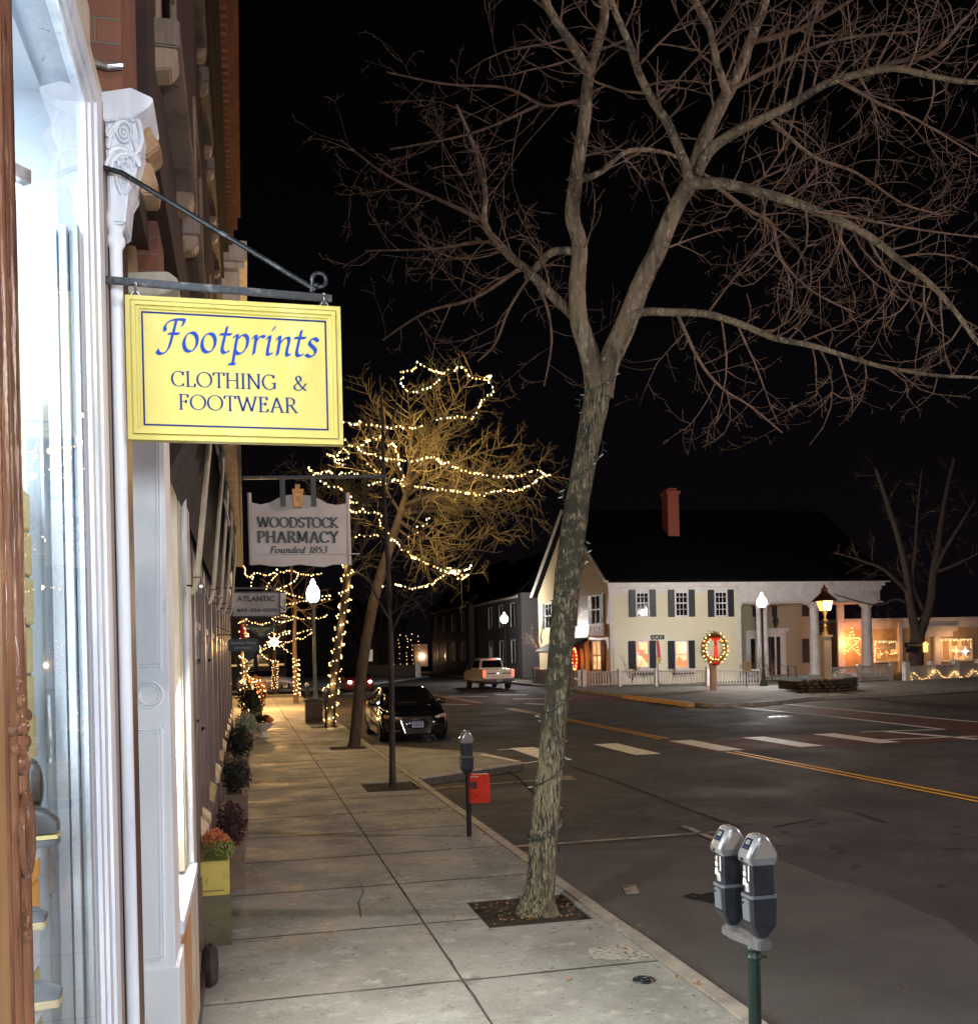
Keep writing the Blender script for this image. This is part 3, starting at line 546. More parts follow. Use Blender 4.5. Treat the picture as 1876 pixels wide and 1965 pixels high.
# shoes on stands
def shoe(name, px, Y, X1, L, H, label, m_up, m_sole, boot=False):
    rt = empty(name, (X1-L/2, Y, atY(px[0], px[1], Y).z-.0), label, 'shoe' if not boot else 'boot', 'shoes shown in the lit shop window')
    z = LOC[rt.name].z; x1 = X1; prof = []
    for i in range(13):
        t = i/12; x = x1-L*t
        w = .038*(math.sin(pi*min(1,(t*.9+.12)))**.5)*(1-.25*math.exp(-((t-.6)/.15)**2)); prof.append((x, w, t))
    mb = MB()
    for x, w, t in prof: pass
    vs = []; nn = 12
    for x, w, t in prof:
        h = H*(.45+.55*min(1, t*2.2))*(1 if t < .95 else .9)
        if t < .08: h *= .7
        for k in range(nn):
            a = pi*k/(nn-1); vs.append((x, Y-w*math.cos(a), z+(.030 if boot else .018)+max(0,math.sin(a))**.6*h))
    fs = [(i*nn+k, i*nn+k+1, (i+1)*nn+k+1, (i+1)*nn+k) for i in range(len(prof)-1) for k in range(nn-1)]
    fs += [tuple(range(nn)), tuple(range((len(prof)-1)*nn, len(prof)*nn))[::-1]]
    mb.add(vs, fs); mb.build('upper', m_up, rt, smooth=True)
    mb = MB(); mb.prism([(x, Y-w*1.1, z) for x, w, t in prof]+[(x, Y+w*1.1, z) for x, w, t in prof[::-1]], (0,0,.018)); mb.build('sole', m_sole if not boot else m_suede, rt, bevel=.003)
    if boot: mb = MB(); mb.prism([(x+.002, Y-w*1.16, z+.018) for x, w, t in prof]+[(x+.002, Y+w*1.16, z+.018) for x, w, t in prof[::-1]], (0,0,.008)); mb.build('welt', m_sole, rt)
    if boot:
        mb = MB()
        for i in range(4): mb.tube([(x1-.06-i*.018, Y-.03, z+H*.62+i*.006),(x1-.06-i*.018, Y, z+H*.95+i*.004),(x1-.06-i*.018, Y+.03, z+H*.62+i*.006)], .0028, 5)
        mb.build('laces', mat('pale_lace',(.5,.5,.46),.6), rt)
    st = MB(); st.box(x1-L*.9, x1-L*.18, Y-.045, Y+.045, z-.03, z-.002); st.lathe((x1-L*.5,Y,z-.5),[(.012,0),(.012,.47)],8)
    st.build('lower_part', m_disp, rt); return rt
m_leather = mat('black_leather', (.008,.009,.011), .45, c2=(.02,.022,.026), sc=20); m_suede = mat('grey_suede', (.05,.055,.065), .9, c2=(.14,.15,.16), sc=30)
m_yell = mat('tan_welt', (.55,.42,.16), .5); m_crepe = mat('crepe_sole', (.5,.38,.22), .6)
shoe('lace_up_boot', (100,1622), 2.40, -.408, .26, .090, 'black lace-up boot with a tan welt, topmost whole shoe in the lit shop window', m_leather, m_yell, True)
shoe('low_shoe', (85,1780), 2.42, -.44, .25, .05, 'small dark grey shoe, the middle one in the lit shop window', m_suede, m_crepe)
shoe('slipper', (110,1928), 2.36, -.403, .26, .055, 'grey suede slipper with a pale sole, lowest in the lit shop window', m_suede, m_crepe)
rt = empty('hanging_shoe', (-.47, 2.45, 2.0), 'black shoe hung sole outwards above the other footwear in the shop window', 'shoe')
mb = MB(); p = atY(64, 1510, 2.45); mb.blob(p, .022, .035, .062, 12, 8); mb.build('upper', m_leather, rt, smooth=True)
mb = MB(); mb.blob(p+Vector((-.02,.0,-.0)), .018, .038, .068, 12, 8); mb.build('sole', m_crepe, rt, smooth=True)
rt = empty('shoe_box_stack', (-.50, 2.55, .36), 'narrow stack of yellow and white shoe boxes behind the carved post in the window', 'boxes'); r = random.Random(5); z = 1.2
while z < 2.6:
    h = r.uniform(.09,.12); mb = MB(); mb.box(-.60,-.483-r.uniform(0,.006),2.50,2.60,z,z+h-.006)
    mb.build('box', [m_yell, m_disp, mat('orange_card',(.8,.36,.04),.6)][2 if 1.62 < z < 1.78 else r.randint(0,1)], rt, bevel=.003); z += h
# first pilaster
mb = MB(); mb.box(-.6,-.346,2.872,2.99,0,3.78); mb.build('jamb', m_tan, shop)
mb = MB(); mb.box(-.6,-.314,3.03,3.19,0,3.78); mb.build('pilaster', m_groove, shop)
mb = MB(); cx, cy = -.327, 3.008
mb.lathe((cx,cy,0), [(.021,.0),(.021,.9),(.018,.93),(.0175,1.0),(.0175,3.40),(.026,3.415),(.026,3.43),(.020,3.44),(.021,3.455),(.029,3.47),(.029,3.49),(.022,3.505),(.020,3.62)], 20)
mb.build('colonnette', m_wpaint, shop, smooth=True)
cap = MB(); trace(cap, [(189,176),(250,167),(253,168),(292,186),(294,191),(286,203),(253,226),(198,231),(190,215)], 2.955, .22); cap.build('cap_block', m_wpaint, shop, bevel=.003)
mb = MB(); trace(mb, [(202,234),(250,222),(262,220),(271,232),(276,258),(272,285),(268,303),(262,325),(257,350),(246,368),(240,428),(214,428),(210,340),(203,300)], 2.975, .15)
c = mb.build('console_bracket', m_wpaint, shop, bevel=.006)
def arc(px, Y): return [atY(x, y, Y) for x, y in px]
mb = MB()
mb.ring(atY(238,252,2.968), .024, .005, 'y', 20, 6, .8, 1.15); mb.ring(atY(237,253,2.966), .012, .0045, 'y', 16, 6, .8, 1.15); mb.blob(atY(237,253,2.965), .006,.006,.008)
for px, rr in (([(205,262),(216,246),(230,234),(247,226),(258,232)],.008), ([(207,285),(212,262),(222,246),(230,240)],.007), ([(263,230),(270,248),(272,270),(266,290),(256,296)],.007),
               ([(212,332),(216,308),(228,297),(243,294),(258,300),(266,312),(268,320)],.0085), ([(207,300),(216,286),(230,284),(246,288)],.009), ([(203,318),(210,300),(222,290)],.008),
               ([(258,302),(254,330),(246,352),(240,372)],.005), ([(232,300),(236,330),(238,352)],.004), ([(220,330),(226,352),(232,372)],.006), ([(256,268),(262,280),(264,292)],.009)):
    P = arc(px, 2.968); mb.tube([Vector(q) for q in _cat([tuple(p) for p in P], 1)] if False else P, [rr*.6]+[rr]*(len(P)-2)+[rr*.5], 8)
r = random.Random(8)
for i in range(34):
    x, y = r.uniform(208,262), r.uniform(285,318); mb.blob(atY(x,y,2.968), .005, .004, .007, 6, 5)
mb.build('acanthus_carving', m_wpaint, c, smooth=True)
m_tang = mat('tan_lit_wood', (.40,.25,.13), .5, c2=(.22,.12,.06), sc=12, bump=.4, bs=30)  # tan wood; on the first scroll the tan paints in orange light
mb = MB(); trace(mb, [(268,222),(282,219),(287,228),(288,248),(297,262),(308,274),(307,282),(294,292),(284,300),(270,303)], 3.05, .12)
trace(mb, [(268,305),(284,308),(294,316),(297,332),(303,352),(300,372),(270,372)], 3.07, .12); mb.build('scroll_profile', m_tang, shop, bevel=.006)
# brick piers and upper wall
mb = MB(); mb.box(-.8,-.296,2.963,3.42,3.80,9.0); mb.box(-.8,-.376,1.2,2.955,4.02,9.0); mb.build('brick_pier', m_brickA, shop)
mb = MB(); mb.tube([(-.37,2.945,3.885),(-.33,2.940,3.875),(-.292,2.945,3.885)], .011, 8, jit=.1, rng=r); mb.build('lead_flashing', m_steel, shop)
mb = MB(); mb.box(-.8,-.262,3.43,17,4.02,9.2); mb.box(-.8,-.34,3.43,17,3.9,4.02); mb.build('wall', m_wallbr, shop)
# second pilaster with its panel facing the street end
P2 = 4.30
mb = MB(); mb.box(-.75,-.301,P2,4.64,.0,3.77); mb.box(-.75,-.287,P2-.012,4.65,0,1.0); pil = mb.build('pilaster', mixmat('grey_white_paint',[(.86,.88,.92),((.74,.77,.82),2.5,.42,.64),((.55,.57,.61),9,.60,.72),((.28,.27,.27),30,.67,.73)],.45,.5,30,.002,stretch=(1,1,.3)), shop, bevel=.003)
mb = MB()
def rimp(a, b): mb.beam(atY(*a,P2-.003), atY(*b,P2-.003), .006, .006, (0,1,0))
cc = atY(286,1334,P2-.002)
for R_ in (.052,.040): mb.ring(cc, R_, .005, 'y', 36, 6)
for dx in (0,.012):
    for (xa, ya, xb, yb) in ((303,560,308,1289),(309,1392,314,1838)):
        a, b = atY(xa,ya,P2-.003), atY(xb,yb,P2-.003); a.x -= dx; b.x -= dx; mb.beam(a, b, .005, .007, (0,1,0))
    for y, s in ((1289,1),(1392,-1)):
        c0 = atY(286,1334,P2-.003); z = atY(300,y,P2).z; Rr = abs(z-c0.z)+ (.02 if not dx else .032)
        P = []
        for i in range(13):
            a = math.radians(58+(122-58)*i/12)*s; P.append((c0.x+Rr*math.cos(a)*1.05, P2-.003, c0.z+Rr*math.sin(a)))
        mb.tube([(max(-.6,min(-.322-dx,p[0])),p[1],p[2]) for p in P], .0035, 6)
    a = atY(314,1838+dx*400,P2-.003); mb.beam((a.x-dx,a.y,a.z),(-.55,a.y,a.z), .005,.007,(0,1,0))
mb.build('panel_moulding', m_wpaint, pil)
mb = MB(); trace(mb, [(236,522),(322,520),(341,535),(340,552),(300,566),(238,560)], P2-.05, .3); mb.build('cap_block', m_cream, shop, bevel=.004)
mb = MB(); mb.box(-.8,-.305,P2,4.62,3.80,4.28); mb.build('brick_pier', m_brickA, shop)
mb = MB(); trace(mb, [(240,566),(240,500),(246,420),(252,395),(262,380),(268,400),(258,430),(262,500),(266,566)], P2-.04, .08); trace(mb, [(262,384),(264,362),(272,344),(286,336),(296,342),(299,352),(292,362),(284,352),(276,366),(272,386),(300,392),(303,402),(262,402)], P2-.06, .14)
mb.build('scroll_profile', m_tang, shop, bevel=.008)
# second, warm lit window
mb = MB()
for y0, y1, X in ((4.64,4.80,-.335),(4.80,4.84,-.352),(4.84,5.0,-.33),(5.62,5.7,-.335),(5.7,5.74,-.35),(5.74,5.9,-.33)): mb.box(-.42, X, y0, y1, 1.12, 3.5)
mb.box(-.42,-.335,4.64,5.9,3.42,3.6); mb.build('window_frame', m_cream, shop)
mb = MB(); mb.box(-.45,-.285,4.64,5.95,1.04,1.10); mb.box(-.45,-.31,4.64,5.95,.96,1.04); mb.build('window_sill', m_wpaint, shop, bevel=.004)
mb = MB(); mb.box(-.45,-.33,4.64,6.3,.12,.96); mb.box(-.45,-.322,4.8,5.6,.25,.85); mb.build('stall_riser', mat('orange_ochre_paint',(.62,.33,.15),.4,c2=(.5,.24,.1),sc=5), shop, bevel=.006)
mb = MB(); mb.box(-.5,-.312,4.66,7.2,0,.118); mb.build('base_board', m_groove, shop)
mb = MB(); mb.quad((-.372,5.0,1.1),(-.372,5.62,1.1),(-.372,5.62,3.42),(-.372,5.0,3.42)); mb.build('window_pane', m_glass, shop)
mb = MB(); mb.box(-.9,-.46,5.0,5.62,1.1,3.42); mb.build('lit_interior', glow('warm_shop_light',(1,.80,.52),.7), shop)
mb = MB(); mb.lathe((-.325,5.98,0),[(.03,1.0),(.022,1.06),(.022,3.2),(.034,3.23),(.022,3.27),(.034,3.42),(.034,3.6)],16); mb.build('colonnette', m_wpaint, shop, smooth=True)
mb = MB(); mb.box(-.5,-.312,6.0,6.45,.12,3.6); mb.build('pilaster', m_cream, shop, bevel=.004)
mb = MB(); q = atX(367,905,-.30); mb.ring(q+Vector((.03,0,0)), .022, .0045, 'y', 18, 6); mb.tube([q-Vector((.02,0,0)), q+Vector((.01,0,0))], .004, 6); mb.build('screw_eye', m_cream, shop)
# taupe run of shop fronts further along
row = empty('shop_row', (-.4, 18, 0), 'long run of taupe wooden shop fronts with sloping sills beyond the first shop', 'shops')
mb = MB(); mb.box(-.9,-.415,6.45,30,0,4.0); mb.build('wall', m_taupe, row)
y = 8.1; k = 0
while y < 29.6:
    mb = MB(); mb.box(-.45,-.372,y,y+.34,.0,3.9); mb.box(-.45,-.385,y-.16,y-.06,.6,3.5); mb.box(-.45,-.360,y-.02,y+.36,0,.55); mb.build('pilaster', m_taupe, row, bevel=.004)
    mb = MB(); z = .80
    mb.prism([(-.41,y+.36,z+.07),(-.335,y+.36,z),(-.335,y+.36,z-.05),(-.41,y+.36,z-.05)], (0,1.35,0)); mb.build('window_sill', m_cream if k % 2 == 0 else m_taupe, row)
    mb = MB(); mb.quad((-.409,y+.5,z+.1),(-.409,y+1.6,z+.1),(-.409,y+1.6,3.3),(-.409,y+.5,3.3)); f = mb.build('window_pane', m_wglass, row)
    mb = MB()
    for yy in (y+.46,y+1.0,y+1.6): mb.box(-.414,-.388,yy,yy+.05,z+.08,3.3)
    mb.box(-.414,-.392,y+.46,y+1.65,2.5,2.56); mb.build('mullion', m_taupe, row)
    y += 2.05; k += 1
mb = MB()
for y, z in ((7.9,1.75),(8.4,2.2),(11,2.2),(9.0,1.62)):
    mb.lathe((-.36,y,z), [(.012,0),(.016,.02),(.012,.04)], 8)
mb.build('door_knob', m_chrome, row)
mb = MB(); mb.box(-.5,-.27,6.45,30,3.9,4.015); mb.box(-.5,-.31,6.45,30,3.75,3.9); mb.build('fascia', m_taupe, row)
# awning with its hanging arms
aw = empty('shop_awning', (-.2, 8, 3.4), 'folded shop awning with a scalloped dark valance and long pale arms under the brick facade', 'awning')
mb = MB(); mb.box(-.115,-.005,4.9,14.5,3.50,3.56); mb.box(-.008,.004,4.9,14.5,3.49,3.62); mb.build('front_rail', m_taupe, aw)
mb = MB(); n = 96; P = []
for i in range(n+1):
    y = 4.9+9.6*i/n; P.append((y, 3.36-.05*abs(math.sin(i*pi/4))))
mb.add([(-.122,y,3.52) for y, z in P]+[(-.118+.006*math.sin(i),y,z) for i, (y, z) in enumerate(P)], [(i,i+1,n+2+i,n+1+i) for i in range(n)])
mb.build('valance', mat('dark_canvas',(.03,.024,.024),.85,c2=(.05,.04,.038),sc=9), aw)
mb = MB(); mb.prism([(-.12,4.9,3.5),(-.33,4.9,3.1),(-.33,4.9,3.9),(-.12,4.9,3.58)], (0,9.6,0)); mb.build('canvas', MATS['dark_canvas'], aw)
for (xt,yt,xb,yb,Y,w) in ((402,846,378,1112,5.25,.028),(427,900,409,1135,6.4,.026),(436,960,424,1150,7.6,.024),(444,1025,434,1160,8.8,.024),(452,1060,444,1170,10.5,.024)):
    a, b = atY(xt,yt,Y), atY(xb,yb,Y); mb = MB(); mb.tube([a+Vector((.0,0,.25)), a, b, b+Vector((-.012,0,-.05)), b+Vector((-.03,0,-.075))], [w*.5]*4+[w*.25], 10)
    ar = mb.build('arm', mat('arm_paint',(.42,.37,.28),.4,c2=(.3,.25,.19),sc=8), aw, smooth=True)
    mb = MB(); mb.tube([b+Vector((-.05,0,-.03)), b+Vector((.025,0,-.035))], .005, 6); mb.ring(b+Vector((0,0,.01)), w*.5+.002, .003, 'z', 14, 5); mb.build('clip', m_iron, ar)
mb = MB()
for (xa,ya,xb,yb) in ((376,1075,398,1150),(384,1010,378,1080),(430,960,440,1010)): mb.tube([atY(xa,ya,6.2), atY(xb,yb,6.2)], .007, 6)
mb.build('stay', m_taupe, aw)
# upper storey trim: sills and lintels on paired corbels
def hood(y0, y1, X, z, h, m):
    mb = MB(); mb.box(-.30, X, y0, y1, z, z+h); o = mb.build('window_sill', m, shop, bevel=.006)
    mb = MB()
    for y in (y0+.01, y1-.12):
        mb = MB(); mb.prism([(-.27,y,z),(X-.008,y,z),(X-.010,y,z-.04),(X-.035,y,z-.075),(-.27,y,z-.085)], (0,.11,0)); mb.build('corbel', m_tan, o, bevel=.005)

for y in (3.75, 5.4, 7.05, 8.7, 10.35): hood(y, y+1.28, -.177, 4.42, .10, m_taupe)
for y in (4.0, 5.6, 7.1, 8.65, 10.2, 11.75, 13.3): hood(y, y+1.2, -.185, 7.0, .12, m_taupe)
for y in (3.75, 7.05, 10.35):
    mb = MB(); mb.quad((-.258,y+.15,4.6),(-.258,y+1.15,4.6),(-.258,y+1.15,6.0),(-.258,y+.15,6.0)); w = mb.build('window', m_wglass, shop)
    mb = MB(); mb.box(-.275,-.245,y+.08,y+.15,4.55,6.05); mb.box(-.275,-.245,y+1.15,y+1.22,4.55,6.05); mb.box(-.275,-.25,y+.15,y+1.15,5.28,5.33); mb.box(-.275,-.245,y+.15,y+1.15,6.0,6.05); mb.build('frame', m_tan, w)
mb = MB(); mb.box(-.8,-.11,-1,17,8.83,9.02); mb.box(-.8,-.19,-1,17,8.4,8.5); mb.build('string_course', m_wallbr, shop)
mb = MB(); P = [(-.109,1.5,9.015)]; y = 1.5
while y < 16.8: P += [(-.109,y,8.84),(-.109,y+.075,8.84),(-.109,y+.075,8.98),(-.109,y+.15,8.98)]; y += .15
P.append((-.109,y,9.015)); mb.prism(P, (.064,0,0))
mb.build('dentil_row', m_brickB, shop)
mb = MB(); mb.box(-.8,-.03,-1,17,9.02,9.2); mb.box(-.8,.035,-1,17,9.2,9.4); mb.box(-.8,.085,-1,17,9.4,9.7); mb.build('cornice', m_brickB, shop)
# cream house behind it
nb = empty('cream_house', (-.4, 20, 0), 'tall cream clapboard house whose eave shows past the end of the brick facade', 'house')
mb = MB(); mb.box(-4,-.30,17.1,30,4.1,9.0); mb.build('wall', m_cream, nb)
mb = MB(); mb.box(-4,.14,18.4,30,9.1,9.2); mb.box(-4,.19,18.3,30.1,9.2,9.55); mb.box(-4,.05,18.6,30,8.4,9.1); mb.build('eave', m_cream, nb)
mb = MB(); mb.box(-.3,-.26,18.65,19.1,6.7,8.4); mb.build('corner_board', m_cream, nb)
# guard stone by the door
rt = MB(); r = random.Random(2); rt.blob((-.285,7.3,.10), .06, .12, .17, 9, 7, .22, r); tag(rt.build('guard_stone', mixmat('dark_stone',[(.05,.035,.03),((.02,.014,.012),6,.4,.6),((.12,.08,.06),14,.6,.7)],.6,.8,30,.01), smooth=True), 'dark rounded guard stone at the foot of the shop front', 'stone')
# ------------------------------------------------------------------ the hanging shop sign
br = empty('sign_bracket', (-.35, 2.92, 3.25), 'wrought iron bracket with a diagonal stay and curled tip holding the yellow sign', 'bracket')
mb = MB(); a, b = Vector((-.372,2.92,3.283)), Vector((.262,2.905,3.262)); mb.beam(a, b, .010, .021); mb.build('bar', m_iron, br, bevel=.002)
mb = MB(); mb.tube([(-.366,2.94,3.60), (-.30,2.935,3.585), (.215,2.905,3.285)], .0075, 8); mb.build('stay', m_iron, br, smooth=True)
mb = MB(); P = []
for i in range(22):
    t = i/21; a = math.radians(200-320*t); rr = .021-.003*t; P.append((.228+rr*math.cos(a), 2.904, 3.312+rr*math.sin(a)))
mb.tube([(.205,2.904,3.275)]+P, .006, 8); mb.blob(P[-1], .009,.009,.009); mb.build('scroll', m_iron, br, smooth=True)
mb = MB(); mb.box(-.378,-.366,2.90,2.945,2.7,3.66); mb.build('wall_plate', m_iron, br)
for x in (-.268, .240):
    mb = MB(); mb.ring((x,2.905,3.258), .010, .0032, 'x', 14, 6); mb.ring((x,2.905,3.240), .010, .0032, 'y', 14, 6); mb.tube([(x,2.905,3.275),(x,2.905,3.262)], .004, 6); mb.build('eye_hook', m_steel, br, smooth=True)
YS = 2.895
sg = empty('hanging_sign', (-.005, YS, 2.845), 'large yellow board lettered Footprints Clothing & Footwear in blue, hung from an iron bracket', 'sign')
X0, X1, Z0, Z1 = -.294, .284, 2.845, 3.236
mb = MB(); mb.box(X0+.02, X1-.02, YS+.004, YS+.02, Z0+.02, Z1-.02); mb.build('board', m_yellow, sg)
mb = MB()
steps = [(0,.010,.000),(.010,.022,-.008),(.022,.030,.000)]
for a, b, dy in ((0,.012,-.004),(.012,.016,.003),(.016,.026,-.010),(.026,.034,-.002)):
    for (xa,xb,za,zb) in ((X0+a,X1-a,Z1-b,Z1-a),(X0+a,X1-a,Z0+a,Z0+b),(X0+a,X0+b,Z0+b,Z1-b),(X1-b,X1-a,Z0+b,Z1-b)):
        mb.box(xa,xb,YS+dy,YS+.03,za,zb)
mb.build('frame', m_yellow, sg)
mb = MB(); i = .040; w = .0048; yb = YS+.0036
for (xa,xb,za,zb) in ((X0+i,X1-i,Z1-i-w,Z1-i),(X0+i,X1-i,Z0+i,Z0+i+w),(X0+i,X0+i+w,Z0+i+w,Z1-i-w),(X1-i-w,X1-i,Z0+i+w,Z1-i-w)): mb.box(xa,xb,yb-.0006,YS+.005,za,zb)
mb.build('border_line', m_blue, sg)
mb = MB(); ex, ez, en = (1,0,0), (0,0,1), (0,-1,0)
pen(mb, 'Ffootprints', .425, .085, (.008, YS+.0032, 3.092), ex, ez, en, nib=.140, ang=40, thin=.045, slant=.16, space=.03)
mb.build('script_lettering', m_navy, sg)
mb = MB(); pen(mb, 'CLOTHING  &', .368, .041, (.005, YS+.0032, 2.995), ex, ez, en, nib=.135, ang=12, thin=.062, space=.06)
pen(mb, 'FOOTWEAR', .322, .041, (.0, YS+.0032, 2.932), ex, ez, en, nib=.135, ang=12, thin=.062, space=.06)
mb.build('capital_lettering', mat('blue_grey_letter_paint',(.010,.028,.13),.7,spec=.2), sg)
# ------------------------------------------------------------------ signs further down the row
def letters(parent, name, m, items):
    mb = MB()
    for f in items: f(mb)
    return mb.build(name, m, parent)
YP = 10.0
def pz(x, y, Y=YP): return atY(x, y, Y)
m_psign = mat('weathered_white_board', (.62,.54,.50), .6, c2=(.5,.43,.40), sc=3)
ph = empty('pharmacy_sign', pz(572,1085), 'white shaped board reading Woodstock Pharmacy Founded 1853, hung under a dark bar', 'sign')
out = [(481,964),(500,968),(518,964),(535,955),(552,950),(572,949),(598,951),(612,957),(628,966),(645,969),(664,966),(666,1083),(640,1083),(622,1088),(600,1086),(575,1083),(545,1087),(520,1086),(500,1083),(484,1084)]
mb = MB(); mb.prism([pz(*p) for p in out], (0,.06,0)); mb.build('board', m_psign, ph)
mb = MB(); mb.box(pz(484,0).x, pz(666,0).x, YP-.012, YP, pz(575,1062).z-.01, pz(575,1062).z); 
mb.build('lower_moulding', m_psign, ph)
mb = MB(); a, b = pz(466,917), pz(742,914); mb.beam(a, b, .03, .03); mb.build('support_bar', m_iron, ph)
for x in (541,600):
    mb = MB(); a, b = pz(x,914), pz(x+2,972); a.y = b.y = YP-.02; mb.beam(a, b, .03, .05); mb.build('hanger', m_black, ph)
for x in (478,667):
    mb = MB(); a, b = pz(x,945), pz(x+4,1084); mb.tube([a+Vector((0,.02,0)), b+Vector((0,.02,0))], .02, 10); mb.build('edge_post', m_psign, ph)
mb = MB(); mb.prism([pz(560,940),pz(582,940),pz(578,974),pz(563,974)], (0,-.06,0)); mb.prism([pz(566,930),pz(575,930),pz(575,940),pz(566,940)], (0,-.03,0)); mb.build('mortar_emblem', mat('gilt_bronze',(.45,.22,.06),.4,metal=.5,c2=(.25,.12,.04),sc=20), ph)
def pxm(w, Y=YP): return w*(Y*math.cos(YAW)+.4*math.sin(YAW))/FX
mb = MB(); C1, C2, C3 = pz(572,1012,YP-.004), pz(573,1041,YP-.004), pz(573,1061,YP-.004)
tilt = Vector((1,0,-.0)).normalized()
pen(mb, 'WOODSTOCK', pxm(155), pxm(19), C1, tilt, ez, en, nib=.28, ang=8, thin=.12, space=.05)
pen(mb, 'PHARMACY', pxm(155), pxm(21), C2, tilt, ez, en, nib=.28, ang=8, thin=.12, space=.06)
pen(mb, 'Founded 1853', pxm(108), pxm(12), C3, tilt, ez, en, nib=.24, ang=20, thin=.13, slant=.22, space=.06)
mb.build('lettering', m_black, ph)
YA = 13.0
at = empty('atlantic_sign', pz(490,1182,YA), 'small white board reading Atlantic with a phone number, below the pharmacy sign', 'sign')
a, b = pz(446,1138,YA), pz(537,1181,YA)
mb = MB(); mb.box(a.x,b.x,YA,YA+.03,b.z,a.z); mb.build('board', mat('grey_sign_board',(.52,.48,.46),.6,c2=(.32,.29,.27),sc=3), at)
mb = MB(); 
for (xa,xb,za,zb) in ((a.x-.012,b.x+.012,a.z,a.z+.015),(a.x-.012,b.x+.012,b.z-.015,b.z),(a.x-.014,a.x,b.z,a.z),(b.x,b.x+.012,b.z,a.z)): mb.box(xa,xb,YA-.01,YA+.035,za,zb)
mb.box(a.x-.2,b.x,YA,YA+.02,a.z+.05,a.z+.07); mb.box(a.x+.02,a.x+.035,YA,YA+.02,a.z,a.z+.05); mb.box(b.x-.1,b.x-.085,YA,YA+.02,a.z,a.z+.05); mb.build('frame', m_black, at)
mb = MB(); W = b.x-a.x; cx = (a.x+b.x)/2
block(mb, 'ATLANTIC', W*.80, .068, (cx-.005,YA-.004,pz(488,1149,YA).z), ex, ez, en, bold=.03, font_spacing=1.05); block(mb, 'THE', W*.1, .015, (cx,YA-.004,pz(488,1141,YA).z), ex, ez, en)
block(mb, '802-356-0500', W*.86, .043, (cx+.01,YA-.004,pz(488,1171,YA).z), ex, ez, en, bold=.03, font_spacing=1.05); mb.build('lettering', m_black, at)
rt = empty('white_sign', pz(545,1175,13.6), 'narrow white board hanging just behind the Atlantic board', 'sign')
mb = MB(); q0, q1 = pz(534,1138,13.6), pz(549,1175,13.6); mb.box(q0.x,q1.x,13.6,13.63,q1.z,q0.z); mb.build('board', mat('lit_white_board',(.75,.7,.6),.5), rt)
mb = MB(); mb.beam(pz(538,1163,13.59), pz(547,1172,13.59), .012,.006,(0,1,0)); mb.beam(pz(547,1150,13.59), pz(547,1172,13.59), .01,.006,(0,1,0)); mb.build('mark', m_black, rt)
YN = 14.5
rt = empty('attorney_sign', pz(467,1250,YN), 'small black board reading Norman Watts Attorney hung from a thin rod', 'sign')
a, b = pz(438,1226,YN), pz(496,1250,YN); W = b.x-a.x; h = a.z-b.z
mb = MB(); mb.prism([(a.x,YN,b.z+.02),(a.x+.03,YN,b.z),(b.x-.03,YN,b.z),(b.x,YN,b.z+.02),(b.x,YN,a.z-.02),(b.x-.03,YN,a.z),(a.x+.03,YN,a.z),(a.x,YN,a.z-.02)], (0,.03,0)); mb.build('board', m_black, rt)
mb = MB(); mb.tube([(a.x-.2,YN,a.z+.06),(b.x,YN,a.z+.05)], .006, 6); mb.tube([(a.x-.2,YN,a.z+.2),(a.x+.1,YN,a.z+.06)], .005, 6); mb.tube([(a.x+.06,YN,a.z),(a.x+.06,YN,a.z+.06)], .005, 6); mb.tube([(b.x-.06,YN,a.z),(b.x-.06,YN,a.z+.05)], .005, 6); mb.build('rod', m_iron, rt)
mb = MB(); block(mb, 'Norman Watts', W*.82, .042, ((a.x+b.x)/2,YN-.004,b.z+h*.68), ex, ez, en, bold=.01); block(mb, 'ATTORNEY', W*.6, .034, ((a.x+b.x)/2,YN-.004,b.z+h*.28), ex, ez, en, bold=.01)
mb.build('lettering', mat('dull_silver_letters',(.35,.35,.36),.5), rt)
YG = 22.
rt = empty('jewelry_sign', pz(503,1218,YG), 'dark green shield board with gilt lines above the attorney board', 'sign')
mb = MB(); mb.prism([pz(x,y,YG) for x,y in ((471,1199),(486,1200),(500,1203),(514,1202),(530,1199),(522,1212),(508,1222),(500,1224),(490,1219),(478,1208))], (0,.05,0)); mb.build('board', mat('green_board',(.03,.09,.07),.5), rt)
mb = MB(); block(mb, 'Estate & Custom', pxm(34,YG), .045, pz(500,1206,YG-.01), ex, ez, en, bold=.01); block(mb, 'Jewelry', pxm(18,YG), .045, pz(501,1211,YG-.01), ex, ez, en, bold=.01)
for y in (1215,1218): mb.beam(pz(495,y,YG-.01), pz(506,y,YG-.01), .02, .01)
mb.build('lettering', mat('gilt_letters',(.6,.5,.15),.4,emit=(.6,.45,.1),es=.0), rt)
